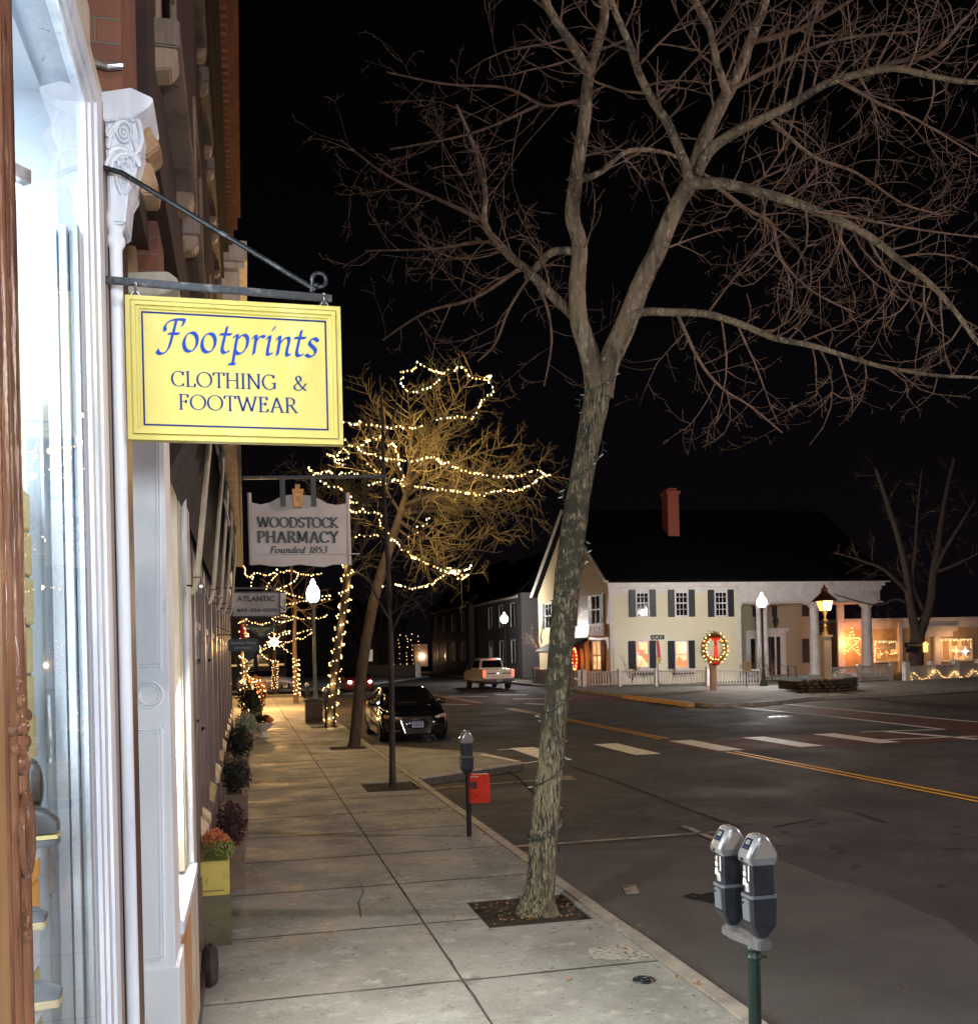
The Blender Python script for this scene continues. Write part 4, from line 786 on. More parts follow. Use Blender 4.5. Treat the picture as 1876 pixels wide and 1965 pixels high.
# ------------------------------------------------------------------ parking meters
def loft(mb, lv, ch=.012):
    """rectangular sections with cut corners: (z, x0, x1, y0, y1)"""
    vs = []
    for z, x0, x1, y0, y1 in lv:
        c = min(ch, (x1-x0)*.3, (y1-y0)*.3)
        vs += [(x0+c,y0,z),(x1-c,y0,z),(x1,y0+c,z),(x1,y1-c,z),(x1-c,y1,z),(x0+c,y1,z),(x0,y1-c,z),(x0,y0+c,z)]
    n = len(lv)
    mb.add(vs, [tuple(range(8))[::-1], tuple((n-1)*8+k for k in range(8))]+[(i*8+k, i*8+(k+1)%8, (i+1)*8+(k+1)%8, (i+1)*8+k) for i in range(n-1) for k in range(8)]); return mb
def meter_head(root, x, y, zb, far=False):
    """front towards -x; zb = bottom of the neck"""
    mb = MB(); loft(mb, [(zb,x-.028,x+.028,y-.03,y+.03),(zb+.010,x-.036,x+.036,y-.036,y+.036),(zb+.065,x-.070,x+.070,y-.055,y+.055),(zb+.085,x-.074,x+.072,y-.057,y+.057),(zb+.20,x-.078,x+.074,y-.060,y+.060),
         (zb+.222,x-.079,x+.075,y-.061,y+.061),(zb+.232,x-.068,x+.066,y-.053,y+.053),(zb+.39,x-.074,x+.066,y-.053,y+.053)])
    h = mb.build('meter_body', m_mhead, root, bevel=0)
    mb = MB(); loft(mb, [(zb+.215,x-.0805,x+.0765,y-.0625,y+.0625),(zb+.230,x-.0795,x+.0755,y-.0615,y+.0615)]); mb.build('band', m_mgrey, h)
    mb = MB(); mb.prism([(x-.0775,y-.040,zb+.09),(x-.0775,y+.040,zb+.09),(x-.0835,y+.040,zb+.20),(x-.0835,y,zb+.212),(x-.0835,y-.040,zb+.20)], (.012,0,0)); mb.build('coin_door', m_mgrey, h, bevel=.003)
    mb = MB(); mb.lathe((x-.085,y+.02,zb+.185), [(.006,-.004),(.006,.006)], 10); mb.box(x-.081,x-.072,y-.042,y+.042,zb+.086,zb+.092); mb.build('lock', m_black, h)
    mb = MB(); zt = zb+.39
    P = [(x-.076,zt),(x-.094,zt+.018),(x-.094,zt+.045),(x-.085,zt+.066),(x-.042,zt+.137),(x-.026,zt+.152),(x-.004,zt+.158),(x+.018,zt+.152),(x+.032,zt+.140),(x+.082,zt+.062),(x+.086,zt+.048),(x+.082,zt+.028),(x+.068,zt)]
    vs = []
    for yy, sc in ((-.062,.86),(-.052,.97),(-.03,1),(.03,1),(.052,.97),(.062,.86)):
        for px, pz_ in P: vs.append((x+(px-x)*sc, y+yy, zt+.02+(pz_-zt-.02)*sc if pz_ > zt+.02 else pz_))
    n = len(P); mb.add(vs, [tuple(range(n)), tuple(range(5*n,6*n))[::-1]]+[(i*n+k,i*n+(k+1)%n,(i+1)*n+(k+1)%n,(i+1)*n+k) for i in range(5) for k in range(n)])
    d = mb.build('dome', m_silver, root, smooth=True)
    mb = MB(); mb.prism([(x-.060,y-.0625,zt+.035),(x+.066,y-.0625,zt+.035),(x+.070,y-.0625,zt+.05),(x+.018,y-.0625,zt+.128),(x-.012,y-.0625,zt+.128)], (0,-.0015,0)); mb.build('lens', m_clear, d)
    e = Vector((.043,0,.071)).normalized(); nn = Vector((-.071,0,.043)).normalized()
    def fp(a, b, o=.001): return Vector((x-.085,y,zt+.066))+e*(.046+(a-.046)*1.3)+Vector((0,b*1.25,0))+nn*o
    mb = MB(); mb.prism([fp(.022,-.026),fp(.022,.026),fp(.070,.026),fp(.070,-.026)], nn*.0015); mb.build('display', mat('meter_display',(.01,.014,.035),.12,spec=.8), d)
    mb = MB(); mb.prism([fp(.042,-.016,.0027),fp(.042,.016,.0027),fp(.062,.016,.0027),fp(.062,-.016,.0027)], nn*.0006); mb.build('screen', mat('grey_green_lcd',(.16,.2,.2),.25), d)
    mb = MB(); 
    for q in range(3): mb.prism([fp(.027,-.018+q*.013,.0027),fp(.027,-.010+q*.013,.0027),fp(.035,-.010+q*.013,.0027),fp(.035,-.018+q*.013,.0027)], nn*.0006)
    mb.build('button', mat('dark_blue_button',(.02,.03,.10),.5), d)
    mb = MB(); mb.lathe((x-.0955,y,zt+.028), [(.010,-.006),(.010,.008)], 12); mb.box(x-.0955,x-.09,y-.004,y+.004,zt+.0,zt+.012); mb.build('coin_slot', m_black, d)
    if not far:
        m = mat('white_print',(.75,.76,.78),.5); mb = MB(); xf = lambda z: x-.068-.006*(z-zb-.232)/.158-.0012
        zc = zb+.295; block(mb, 'P', .040, .060, (xf(zc)-.001,y+.010,zc), (0,0,1), (0,1,0), (-1,0,0), bold=.05); zc = zb+.335; block(mb, '8', .028, .034, (xf(zc)-.001,y+.018,zc), (0,0,1), (0,1,0), (-1,0,0), bold=.04)
        for q, wd in ((.354,.020),(.364,.026),(.374,.016)): mb.box(xf(zb+q)-.001, xf(zb+q), y+.004, y+.004+wd, zb+q, zb+q+.005)
        for q in range(4): mb.box(xf(zb+.26)-.001, xf(zb+.26), y-.022, y+.018, zb+.245+q*.008, zb+.249+q*.008)
        mb.box(xf(zb+.38)-.0012, xf(zb+.38)-.0002, y-.036, y-.024, zb+.305, zb+.385)
        mb.build('print', m, h)
mt = empty('double_parking_meter', (2.59, 4.93, 0), 'pair of grey parking meters with silver domes sharing one green pipe in the foreground', 'parking meter', 'parking meters along the kerb')
meter_head(mt, 2.60, 4.87, .715); meter_head(mt, 2.575, 5.145, .715)
mb = MB(); mb.lathe((2.59,4.93,0), [(.034,0),(.034,.60)], 22); mb.build('pipe', m_green, mt, smooth=True)
mb = MB(); mb.lathe((2.59,4.93,0), [(.040,.585),(.043,.59),(.043,.60),(.039,.605),(.039,.63),(.044,.635),(.044,.645),(.036,.66)], 22); mb.tube([(2.59,4.93,.595),(2.66,4.92,.592)], .009, 8); mb.build('collar', m_green, mt, smooth=True)
mb = MB()
P = [(2.565,4.82),(2.64,4.82),(2.652,4.86),(2.650,4.96),(2.628,5.0),(2.622,5.10),(2.625,5.18),(2.60,5.205),(2.55,5.205),(2.53,5.18),(2.528,5.06),(2.545,4.99),(2.55,4.86)]
mb.prism([(a,b,.655) for a, b in P], (0,0,.048)); 
mb.build('yoke', m_greyp, mt, bevel=.007)
mb = MB()
for a, b in ((2.60,4.87),(2.575,5.145)): mb.lathe((a,b,.70), [(.040,0),(.040,.008),(.032,.012),(.032,.02)], 18)
mb.build('yoke_socket', m_greyp, mt, smooth=True)
m1 = empty('parking_meter', (2.61, 12.12, 0), 'single dark parking meter with a red box strapped to its post', 'parking meter', 'parking meters along the kerb')
meter_head(m1, 2.60, 12.12, .75, True)
mb = MB(); mb.lathe((2.61,12.12,0), [(.032,0),(.032,.76)], 14); mb.build('pipe', m_black, m1, smooth=True)
mb = MB(); mb.lathe((2.53,12.10,.94), [(.03,-.05),(.03,.05)], 10); mb.build('side_lock', m_steel, m1, smooth=True)
rb = empty('red_box', (2.70, 12.05, .42), 'bright red metal box fixed to the post of a parking meter', 'box')
mb = MB(); mb.box(2.595,2.84,11.95,12.08,.42,.765); bx = mb.build('case', m_redp, rb, bevel=.006)
mb = MB(); mb.box(2.60,2.68,11.944,11.95,.60,.68); mb.build('notice', mat('dark_label',(.06,.02,.03),.5), bx)
mb = MB(); mb.box(2.60,2.70,11.943,11.95,.735,.75); mb.build('slot', mat('pale_label',(.6,.35,.3),.5), bx)
mb = MB(); mb.ring((2.655,11.945,.52), .035, .006, 'y', 20, 6); mb.build('knob', m_redp, bx, smooth=True)
def far_meter(x, y, z0, label, m):
    rt = empty('parking_meter', (x,y,z0), label, 'parking meter', 'parking meters along the kerb')
    mb = MB(); loft(mb, [(z0+.74,x-.03,x+.03,y-.03,y+.03),(z0+.83,x-.074,x+.074,y-.06,y+.06),(z0+1.12,x-.07,x+.07,y-.055,y+.055)]); mb.build('meter_body', m_mhead, rt)
    mb = MB(); loft(mb, [(z0+1.12,x-.08,x+.08,y-.06,y+.06),(z0+1.16,x-.09,x+.085,y-.06,y+.06),(z0+1.26,x-.02,x+.02,y-.04,y+.04)]); mb.build('dome', m_silver, rt)
    mb = MB(); mb.lathe((x,y,z0), [(.032,0),(.032,.76)], 10); mb.build('pipe', m, rt, smooth=True)
far_meter(2.2, 38, 0, 'pale parking meter standing behind the litter bin', m_steel); far_meter(2.36, 31.4, 0, 'parking meter on a green post in front of the litter bin', m_green)
q = gs(909,1314); far_meter(q.x, q.y, 0, 'lone parking meter on the far kerb left of the pickup truck', m_steel)
# ------------------------------------------------------------------ planters
m_lf = mat('leaf_green', (.10,.15,.03), .6, c2=(.2,.22,.05), sc=14); m_dl = mat('dark_leaf', (.008,.012,.007), .7, c2=(.016,.02,.012), sc=14)
m_fl = mat('rust_red_petal', (.45,.10,.045), .6, c2=(.6,.2,.08), sc=20); m_pl = mat('dark_plum_leaf', (.025,.007,.010), .7, c2=(.06,.015,.018), sc=14)
def bush(mb, c, rx, ry, rz, n, s, rng, zmin=-1):
    c = Vector(c)
    for _ in range(n):
        v = Vector((rng.gauss(0,1), rng.gauss(0,1), rng.gauss(0,1))).normalized()*rng.uniform(.45,1)**.6
        if v.z < zmin: v.z = abs(v.z)*.5
        p = c+Vector((v.x*rx, v.y*ry, v.z*rz)); a = Vector((rng.gauss(0,1),rng.gauss(0,1),rng.gauss(0,1))).normalized(); b = a.orthogonal().normalized()
        q = s*rng.uniform(.6,1.3); mb.add([p-a*q, p-b*q*.5, p+a*q, p+b*q*.5], [(0,1,2,3)])
r = random.Random(21)
pt = empty('flower_planter', (-.265, 8.32, 0), 'tall yellow box planter of rust red and green mums beside the shop wall', 'planter', 'planters along the shop fronts')
mb = MB(); mb.box(-.372,-.158,8.2,8.44,.395,.66); mb.build('box', mixmat('yellow_green_paint',[(.60,.50,.12),((.48,.38,.08),5,.42,.6),((.25,.2,.05),20,.64,.72)],.5,.4,30,.003), pt, bevel=.004)
mb = MB(); mb.box(-.362,-.20,8.196,8.2,.432,.437); mb.build('crack', m_groove, pt)
mb = MB(); mb.box(-.37,-.150,8.2,8.45,0,.393); mb.build('lower_part', mixmat('shaded_box_paint',[(.14,.12,.06),((.10,.085,.045),5,.42,.6),((.05,.04,.025),20,.62,.7)],.5,.4,30,.003), pt, bevel=.004)  # lower half of the same box, olive to paint in its shade
mb = MB(); mb.box(-.36,-.17,8.21,8.43,.655,.664); bush(mb, (-.25,8.33,.755), .135,.135,.115, 620, .015, r, -.5); bush(mb, (-.19,8.30,.74), .08,.08,.07, 160, .014, r, -.8)
mb.build('foliage', m_lf, pt)
mb = MB(); bush(mb, (-.27,8.32,.83), .095,.11,.075, 330, .012, r, -.3); bush(mb, (-.22,8.26,.80), .09,.06,.07, 110, .011, r, -.6); bush(mb, (-.31,8.30,.80), .05,.08,.08, 90, .011, r, -.6); mb.build('flowers', m_fl, pt)
mb = MB()
for _ in range(26): 
    a = r.uniform(0,2*pi); mb.tube([(-.25,8.33,.65),(-.25+.05*math.cos(a),8.33+.05*math.sin(a),.73),(-.25+.10*math.cos(a),8.33+.10*math.sin(a),.80)], .002, 4)
mb.build('stems', m_lf, pt)
def planter(x, y, w, h, top, label, ml, mbx, n=500, s=.03, rx=.2, urn=False):
    rt = empty('planter', (x,y,0), label, 'planter', 'planters along the shop fronts'); mb = MB()
    if urn: mb.lathe((x,y,0), [(.16,0),(.18,.03),(.08,.08),(.07,.16),(.20,.26),(.31,.38),(.34,.42),(.30,.42)], 20)
    else: mb.box(x-w/2,x+w/2,y-w/2,y+w/2,0,h); mb.box(x-w/2-.01,x+w/2+.01,y-w/2-.01,y+w/2+.01,h-.04,h+.003)
    mb.build('tub', mbx, rt, smooth=urn); mb = MB(); c = (top+h)/2
    mb.blob((x,y,c), rx*.6, rx*.6, (top-h)*.35, 8, 6, .2, r); bush(mb, (x,y,c), rx, rx, (top-h)*.62, n, s, r); mb.build('foliage', ml, rt)
    return rt
m_tub = mat('tan_tub', (.14,.10,.07), .6, c2=(.22,.15,.1), sc=5)
planter(-.17, 10.3, .25, .40, .80, 'dark plum leaved shrub in a box right behind the yellow planter', m_pl, m_tub, 900, .018, .15)
planter(-.14, 13.2, .27, .53, .95, 'almost black rounded shrub in a tan box, third along the wall', m_dl, m_tub, 900, .02, .19)
planter(-.13, 18.2, .30, .50, 1.02, 'dark bushy shrub in a tan box, fourth along the wall', m_dl, m_tub, 700, .03, .24)
planter(-.02, 26.0, .34, .35, .85, 'pale green shrub in front of the white urn', mat('pale_green_leaf',(.12,.17,.12),.6,c2=(.3,.36,.3),sc=9), m_tub, 600, .035, .28)  # leaves mottled in mid and pale green
planter(.42, 28.8, .5, .42, .62, 'white pedestal urn holding a low dark plant and an orange gourd', m_dl, m_htrim, 300, .035, .26, True)
mb = MB(); mb.blob((.62,28.6,.50), .11,.11,.09, 12, 8); tag(mb.build('gourd', mat('orange_gourd',(.55,.16,.03),.5), smooth=True), 'orange gourd resting on the rim of the white urn', 'gourd')
planter(.16, 33.0, .55, .45, 1.35, 'large dark shrub in a square tub before the glowing bush', m_dl, m_stone, 700, .05, .46)
lb = planter(.32, 38.8, .5, .55, 1.45, 'bush with orange light painted into its leaves, wound with lit bulbs at the end of the shops', mat('orange_lit_leaf',(.45,.13,.04),.6,c2=(.6,.22,.07),sc=9), m_stone, 900, .05, .50)  # leaf colour carries the orange light of the bulbs
# ------------------------------------------------------------------ litter bin and street lamps
bn = empty('litter_bin', (2.17, 34.2, 0), 'dark square slatted litter bin with a black rim near the lamp', 'litter bin')
mb = MB(); mb.box(1.90,2.44,33.95,34.45,.03,.72); mb.build('bin_body', mat('dark_bin_metal',(.045,.028,.026),.5), bn)
mb = MB()
for i in range(12): mb.box(1.90+i*.048,1.925+i*.048,33.925,33.95,.03,.72)
mb.build('slats', mat('dark_bin_slat',(.075,.045,.04),.45), bn)
mb = MB(); mb.box(1.85,2.49,33.9,34.5,.72,.78); mb.box(1.96,2.38,33.98,34.4,.78,.82); mb.build('rim', m_black, bn, bevel=.01)
m_globe = glow('lit_globe', (.93,.95,1), 9); m_postg = mat('grey_green_post', (.16,.19,.17), .45, c2=(.1,.12,.11), sc=4)
def lamp(x, y, z0, H, label, m, power, col=(1,.95,.9), R=.24, light=True):
    rt = empty('street_lamp', (x,y,z0), label, 'street lamp', 'globe street lamps')
    mb = MB(); zb = H-.92
    mb.lathe((x,y,z0), [(.24,0),(.24,.06),(.19,.12),(.19,.2),(.13,.34),(.11,.5),(.085,.8),(.065,1.0),(.055,zb-.1),(.085,zb-.08),(.085,zb),(.12,zb+.03),(.12,zb+.08)], 16); mb.build('post', m, rt, smooth=True)
    mb = MB(); zg = H-.84; mb.lathe((x,y,z0+zg), [(.12,0),(.19,.06),(R*.96,.17),(R,.30),(R*.94,.42),(R*.72,.54),(.11,.62),(.085,.68),(.09,.72),(.05,.80),(.015,.84)], 22); g = mb.build('globe', m_globe, rt, smooth=True)
    if light:
        l = bpy.data.lights.new('globe_light', 'POINT'); l.energy = power; l.color = col; l.shadow_soft_size = R+.02; g.visible_shadow = True
        # the lamp sits just under the globe wall so the glass itself does not block it
        lo = bpy.data.objects.new('globe_light', l); COL.objects.link(lo); lo.location = (x, y, z0+zg+.35)
    return rt
# ------------------------------------------------------------------ bare trees
def twig(mb, p, d, L, r, rng, lv, curl, up, n=3):
    segs = 5 if L > .5 else 3; pts = [p]; rs = [r]; q = p.copy(); d = d.normalized(); ax = Vector((rng.gauss(0,1),rng.gauss(0,1),rng.gauss(0,1))).normalized()
    for i in range(segs):
        d = (d+ax.cross(d)*curl*rng.uniform(.5,1.5)/segs+Vector((0,0,up/segs))+Vector((rng.gauss(0,.07),rng.gauss(0,.07),rng.gauss(0,.07)))).normalized()
        q = q+d*L/segs; pts.append(q.copy()); rs.append(max(r*(1-.75*(i+1)/segs), .0015))
    mb.tube(pts, rs, n, cap=False)
    if lv > 0:
        k = max(2, int(L/.13*(.8 if lv > 1 else .7))); k = min(k, 9)
        for j in range(k):
            t = rng.uniform(.18,.97); i = min(int(t*segs), segs-1); f = t*segs-i; pp = pts[i].lerp(pts[i+1], f); dd = (pts[i+1]-pts[i]).normalized()
            side = dd.cross(Vector((rng.gauss(0,1),rng.gauss(0,1),rng.gauss(0,1)))).normalized()
            twig(mb, pp, dd*.75+side*rng.uniform(.45,1.0), L*rng.uniform(.28,.55)*(1-.4*t), max(rs[i]*.6,.0016), rng, lv-1, curl, up, 3)
def limb(px, Y, w, sub=4):
    """branch from traced pixels with widths in pixels and street distances"""
    n = len(px); Ys = [Y[0]+(Y[1]-Y[0])*(i/(n-1))**1.2 for i in range(n)] if len(Y) == 2 else Y
    ws = [w[0]+(w[1]-w[0])*i/(n-1) for i in range(n)] if len(w) == 2 else w
    P = [tuple(atY(*px[i], Ys[i]))+(ws[i]/2*(Ys[i]*1.03)/FX,) for i in range(n)]
    Q = [P[0]]+P+[P[-1]]; out = []; rr = []
    for i in range(1, len(Q)-2):
        for j in range(sub):
            t = j/sub; a, b, c, d = Q[i-1], Q[i], Q[i+1], Q[i+2]
            v = [.5*((2*b[q])+(-a[q]+c[q])*t+(2*a[q]-5*b[q]+4*c[q]-d[q])*t*t+(-a[q]+3*b[q]-3*c[q]+d[q])*t**3) for q in range(4)]
            out.append(Vector(v[:3])); rr.append(v[3])
    out.append(Vector(P[-1][:3])); rr.append(P[-1][3]); return out, rr
def along(pts, rs, mb, rng, gap, L0, L1, t0=.2, lv=2, curl=.9, up=.35, rsc=.45, droop=0):
    tot = sum((pts[i+1]-pts[i]).length for i in range(len(pts)-1)); s = 0
    nxt = tot*t0
    for i in range(len(pts)-1):
        l = (pts[i+1]-pts[i]).length
        while nxt < s+l:
            f = (nxt-s)/l; p = pts[i].lerp(pts[i+1], f); d = (pts[i+1]-pts[i]).normalized()
            side = d.cross(Vector((rng.gauss(0,1),rng.gauss(0,1),rng.gauss(0,1)))).normalized()
            LL = rng.uniform(L0, L1)*(1.1-.5*nxt/tot)
            twig(mb, p, d*rng.uniform(.3,.9)+side, LL, min(max(rs[i]*rsc, .003), .012), rng, lv, curl, up-droop)
            nxt += gap*rng.uniform(.6,1.4)
        s += l
R5 = random.Random(77)
bt = empty('bare_street_tree', (2.39, 8.42, -.02), 'large leaning bare tree with a forked trunk rising from the nearest square pit', 'tree')
mb = MB()
p, rs = limb([(1032,1762),(1032,1735),(1036,1700),(1048,1550),(1062,1400),(1076,1250),(1090,1100),(1108,960),(1128,850),(1147,750),(1152,700)], [8.42]*11, [88,72,58,52,49,48,51,47,47,51,46], 6)
mb.tube(p, rs, 28, jit=.045, rng=R5)
for a in (-2.6,-1.7,-.6,.4,1.5,2.6): 
    c = p[0]; e = Vector((math.cos(a),math.sin(a),0)); mb.tube([c+Vector((0,0,.22))+e*.07, c+Vector((0,0,.08))+e*.15, c+e*.21-Vector((0,0,.03))], [.035,.035,.018], 8, jit=.15, rng=R5)
mb.build('trunk', m_barkm, bt, smooth=True)
LB = [([(1146,760),(1134,690),(1112,619),(1107,552),(1112,471),(1098,417),(1102,363),(1112,289),(1122,222),(1129,148),(1145,87),(1159,34),(1156,-40)], (8.42,8.0), [46,40,36,33,30,29,28,26,24,22,20,18,15], m_bark, .30, .5),
 ([(1152,760),(1163,706),(1199,625),(1233,538),(1260,484),(1293,404),(1327,343),(1351,269),(1382,202),(1408,155),(1441,74),(1468,0),(1480,-60)], (8.42,7.8), [52,46,42,38,36,34,33,30,27,24,20,17,14], m_bark, .34, .5)]
LM = [([(1322,345),(1307,296),(1280,235),(1253,195),(1226,141),(1206,81),(1179,20),(1165,-30)], (7.95,7.0), (20,11), .3),
 ([(1335,335),(1361,289),(1401,259),(1448,235),(1515,202),(1583,161),(1650,141),(1717,131),(1798,148),(1880,158),(1980,150)], (8.0,6.3), (24,8), .2),
 ([(1583,163),(1650,140),(1720,118),(1791,101),(1845,40),(1890,5)], (7.3,6.4), (11,6), .1),
 ([(1316,356),(1338,352),(1394,353),(1462,370),(1529,390),(1596,417),(1664,451),(1724,498),(1785,545),(1838,605),(1880,662),(1960,730)], (8.0,6.6), (24,7), .15),
 ([(1203,613),(1232,599),(1287,599),(1354,602),(1421,622),(1488,649),(1556,663),(1623,683),(1690,703),(1791,720),(1880,725),(1980,740)], (8.3,7.2), (18,5), .2),
 ([(1116,622),(1092,597),(1044,552),(1011,518),(970,484),(930,430),(930,363),(903,269),(876,202)], (8.45,9.6), (24,5), .15),
 ([(930,424),(843,383),(742,336),(654,269)], (9.2,10.4), (8,3), .1),
 ([(1011,518),(937,464),(836,477),(701,481)], (9.0,10.4), (7,3), .1),
 ([(1000,512),(910,572),(816,599),(735,652)], (9.0,10.2), (8,3), .1),
 ([(1016,530),(977,592),(950,659),(917,693)], (9.0,9.6), (7,3), .1),
 ([(1030,545),(1050,592),(1058,659),(1044,740)], (9.0,9.3), (7,3), .1),
 ([(1100,350),(1152,330),(1206,289),(1287,296),(1360,340)], (8.3,9.6), (14,5), .1),
 ([(1097,481),(1058,484),(1031,511),(1011,531)], (8.4,8.9), (16,14), .5),
 ([(1131,142),(1112,108),(1085,67),(1051,13),(1040,-30)], (8.1,7.7), (20,15), .2),
 ([(1126,196),(1105,193),(1044,202),(970,168),(856,161),(742,138)], (8.15,9.3), (7,3), .1),
 ([(1031,202),(903,256),(749,286)], (8.6,9.6), (6,3), .1),
 ([(1396,182),(1378,130),(1361,54),(1334,0),(1320,-30)], (7.9,7.2), (16,11), .1),
 ([(1440,80),(1520,60),(1600,20),(1660,-20)], (7.9,6.6), (12,6), .1), ([(1395,175),(1480,130),(1560,90),(1640,70),(1760,60)], (7.9,6.9), (10,4), .1),
 ([(1360,345),(1430,400),(1480,430),(1500,500),(1560,560),(1640,600)], (8.0,8.8), (9,3), .1), ([(1300,603),(1340,690),(1385,745),(1440,780),(1500,830)], (8.3,8.8), (7,3), .1),
 ([(1480,232),(1560,300),(1640,330),(1730,390),(1800,410)], (7.5,8.0), (8,3), .1), ([(1600,150),(1690,200),(1760,230),(1876,300)], (7.2,7.6), (7,3), .1), ([(1560,405),(1650,420),(1760,440),(1876,455)], (7.4,7.8), (6,3), .1)]
tw = MB()
for px, Y, w, m, t0, L in LB:
    p, rs = limb(px, Y, w); mb = MB(); mb.tube(p, rs, 18, jit=.05, rng=R5); mb.build('limb', m, bt, smooth=True)
    along(p, rs, tw, R5, .30, .4, .9, .35, 2, 1.3, .3, .3)
for px, Y, w, t0 in LM:
    p, rs = limb(px, Y, w); mb = MB(); mb.tube(p, rs, 10, jit=.05, rng=R5); mb.build('limb', m_twig if w[0] < 14 else m_bark, bt, smooth=True)
    far_ = Y[1] > 8.9
    along(p, rs, tw, R5, .10 if not far_ else .17, .45, 1.25, t0, 2, 1.25, .22, .45 if not far_ else .3)
tw.build('crown', m_twig, bt)
# unlit wire on its trunk
ws = empty('light_wire', (2.39, 8.42, .5), 'dark green wire of unlit bulbs wound up the leaning trunk of the nearest tree', 'light string')
p, rs = limb([(1042,1640),(1048,1550),(1062,1400),(1076,1250),(1090,1100),(1108,960),(1128,850),(1147,750),(1152,700)], [8.42]*9, [64,60,57,58,62,58,58,60,50], 24)
P = []; N_ = len(p); bl = []
for i in range(N_*3):
    t = i/(N_*3)*(N_-1); k = int(t); f = t-k; c = p[k].lerp(p[min(k+1,N_-1)], f); a = t*.30 if t < 60 else 18+(t-60)*.16; rr = rs[k]+.006
    q = c+Vector((math.cos(a)*rr, math.sin(a)*rr, .045*math.sin(a))); P.append(q)
    if i % 9 == 4: bl.append((q, Vector((math.cos(a), math.sin(a), R5.uniform(-.6,.6)))))
mb = MB(); mb.tube(P, .0042, 5); mb.tube([P[0], P[0]+Vector((.03,-.03,-.10)), P[0]+Vector((.0,-.02,-.16))], .004, 5)
a0 = [P[i]+Vector((0,-.004,.03+.02*math.sin(i))) for i in range(0,60,3)]; mb.tube(a0, .004, 5); mb.build('wire', m_wire, ws)
for q, d in bl[:95]:
    mb = MB(); d = d.normalized(); mb.tube([q, q+d*.022], .0045, 5); mb.tube([q+d*.022, q+d*.030, q+d*.046], [.0045,.0045,.0012], 6); mb.build('bulb', m_cbulb if R5.random() > .5 else m_wire, ws)
# thin sapling
sp = empty('bare_sapling', (2.39, 17.21, -.02), 'thin dark bare sapling in the second square pit of the sidewalk', 'tree')
p, rs = limb([(754,1512),(753,1490),(752,1400),(751,1300),(749,1200),(744,1080),(738,980),(735,880),(733,790),(728,720)], (17.2,17.2), [17,13,11,11,10,9,8,7,5,3])
mb = MB(); mb.tube(p, rs, 10, jit=.06, rng=R5); mb.build('trunk', m_dbark, sp, smooth=True)
tw = MB()
for px in ([(750,1215),(775,1165),(805,1120),(830,1070)],[(748,1190),(725,1150),(700,1090),(690,1040)],[(744,1090),(775,1040),(800,990),(812,930)],[(742,1050),(715,1000),(700,950)],[(738,980),(765,930),(775,880)],[(750,1180),(790,1150),(850,1135)],[(736,900),(715,850),(705,800)],[(734,850),(755,800),(762,750)]):
    q, r2 = limb(px, (17.2, 17.2+R5.uniform(-.9,.9)), (5,2)); tw.tube(q, r2, 5, cap=False); along(q, r2, tw, R5, .14, .3, .8, .1, 1, .8, .5)
tw.build('crown', m_dbark, sp)
# the dark leaning tree whose crown carries the lights
def crown_tree(base, px, Y, w, tips, label, m, mt, n_tw, L0, L1, gap, seed, name='bare_street_tree', lv=2):
    rng = random.Random(seed); rt = empty(name, base, label, 'tree'); p, rs = limb(px, Y, w); mb = MB(); mb.tube(p, rs, 14, jit=.05, rng=rng)
    tw = MB()
    for (a, tip, yo, w0) in tips:
        i = min(int(a*(len(p)-1)), len(p)-1); s = p[i]; e = atY(*tip, Y[0]+yo); mid = s.lerp(e, .5)+Vector((0,0,-.12*(e-s).length if tip[1] > 1000 else .06*(e-s).length))+Vector((rng.gauss(0,.12),rng.gauss(0,.12),0))
        q = [s, s.lerp(mid,.5)+Vector((rng.gauss(0,.05),0,.0)), mid, mid.lerp(e,.5)+Vector((0,0,rng.gauss(0,.08))), e]
        rr = [w0, w0*.8, w0*.6, w0*.4, w0*.2]; mb.tube(q, rr, 7, cap=False, jit=.06, rng=rng)
        pts = [q[k].lerp(q[k+1], f/3) for k in range(4) for f in range(3)]+[e]; r2 = [rr[min(k//3,4)] for k in range(13)]
        along(pts, r2, tw, rng, gap, L0, L1, .22, lv, .7, .25)
    mb.build('trunk', m, rt, smooth=True); tw.build('crown', mt, rt); return rt
tips = [(.98,(840,700),.5,.05),(.98,(915,715),-.6,.05),(.98,(945,760),.8,.045),(.97,(780,740),-.5,.045),(.95,(880,780),1.2,.045),(.95,(720,770),.7,.04),(.95,(1000,850),-.8,.05),(.93,(1060,880),.6,.05),
 (.93,(1070,915),-.5,.05),(.92,(1040,960),.3,.05),(.90,(1050,1000),1.0,.045),(.9,(980,900),1.6,.045),(.88,(1010,1030),-.7,.045),(.85,(950,1060),.5,.045),(.83,(930,1100),-.3,.04),(.80,(880,1115),.6,.035),
 (.96,(800,850),-1.8,.04),(.95,(870,880),-1.8,.045),(.92,(930,950),-1.9,.045),(.9,(850,960),1.8,.04),(.97,(690,720),.3,.04),(.9,(680,840),-.4,.04),(.88,(960,990),1.7,.04),(.8,(700,1000),.8,.03),(.86,(850,1040),-1.2,.04)]
crown_tree((2.58,25.0,-.02), [(679,1440),(682,1410),(690,1320),(703,1230),(718,1150),(735,1090),(752,1040),(768,985),(785,930)], (25.0,25.0), [27,21,20,19,19,18,16,13,10], tips,
  'dark leaning bare tree behind the sapling, its broad twiggy crown strung with warm lights', m_dbark, m_twig2, 0, .5, 1.35, .105, 5)
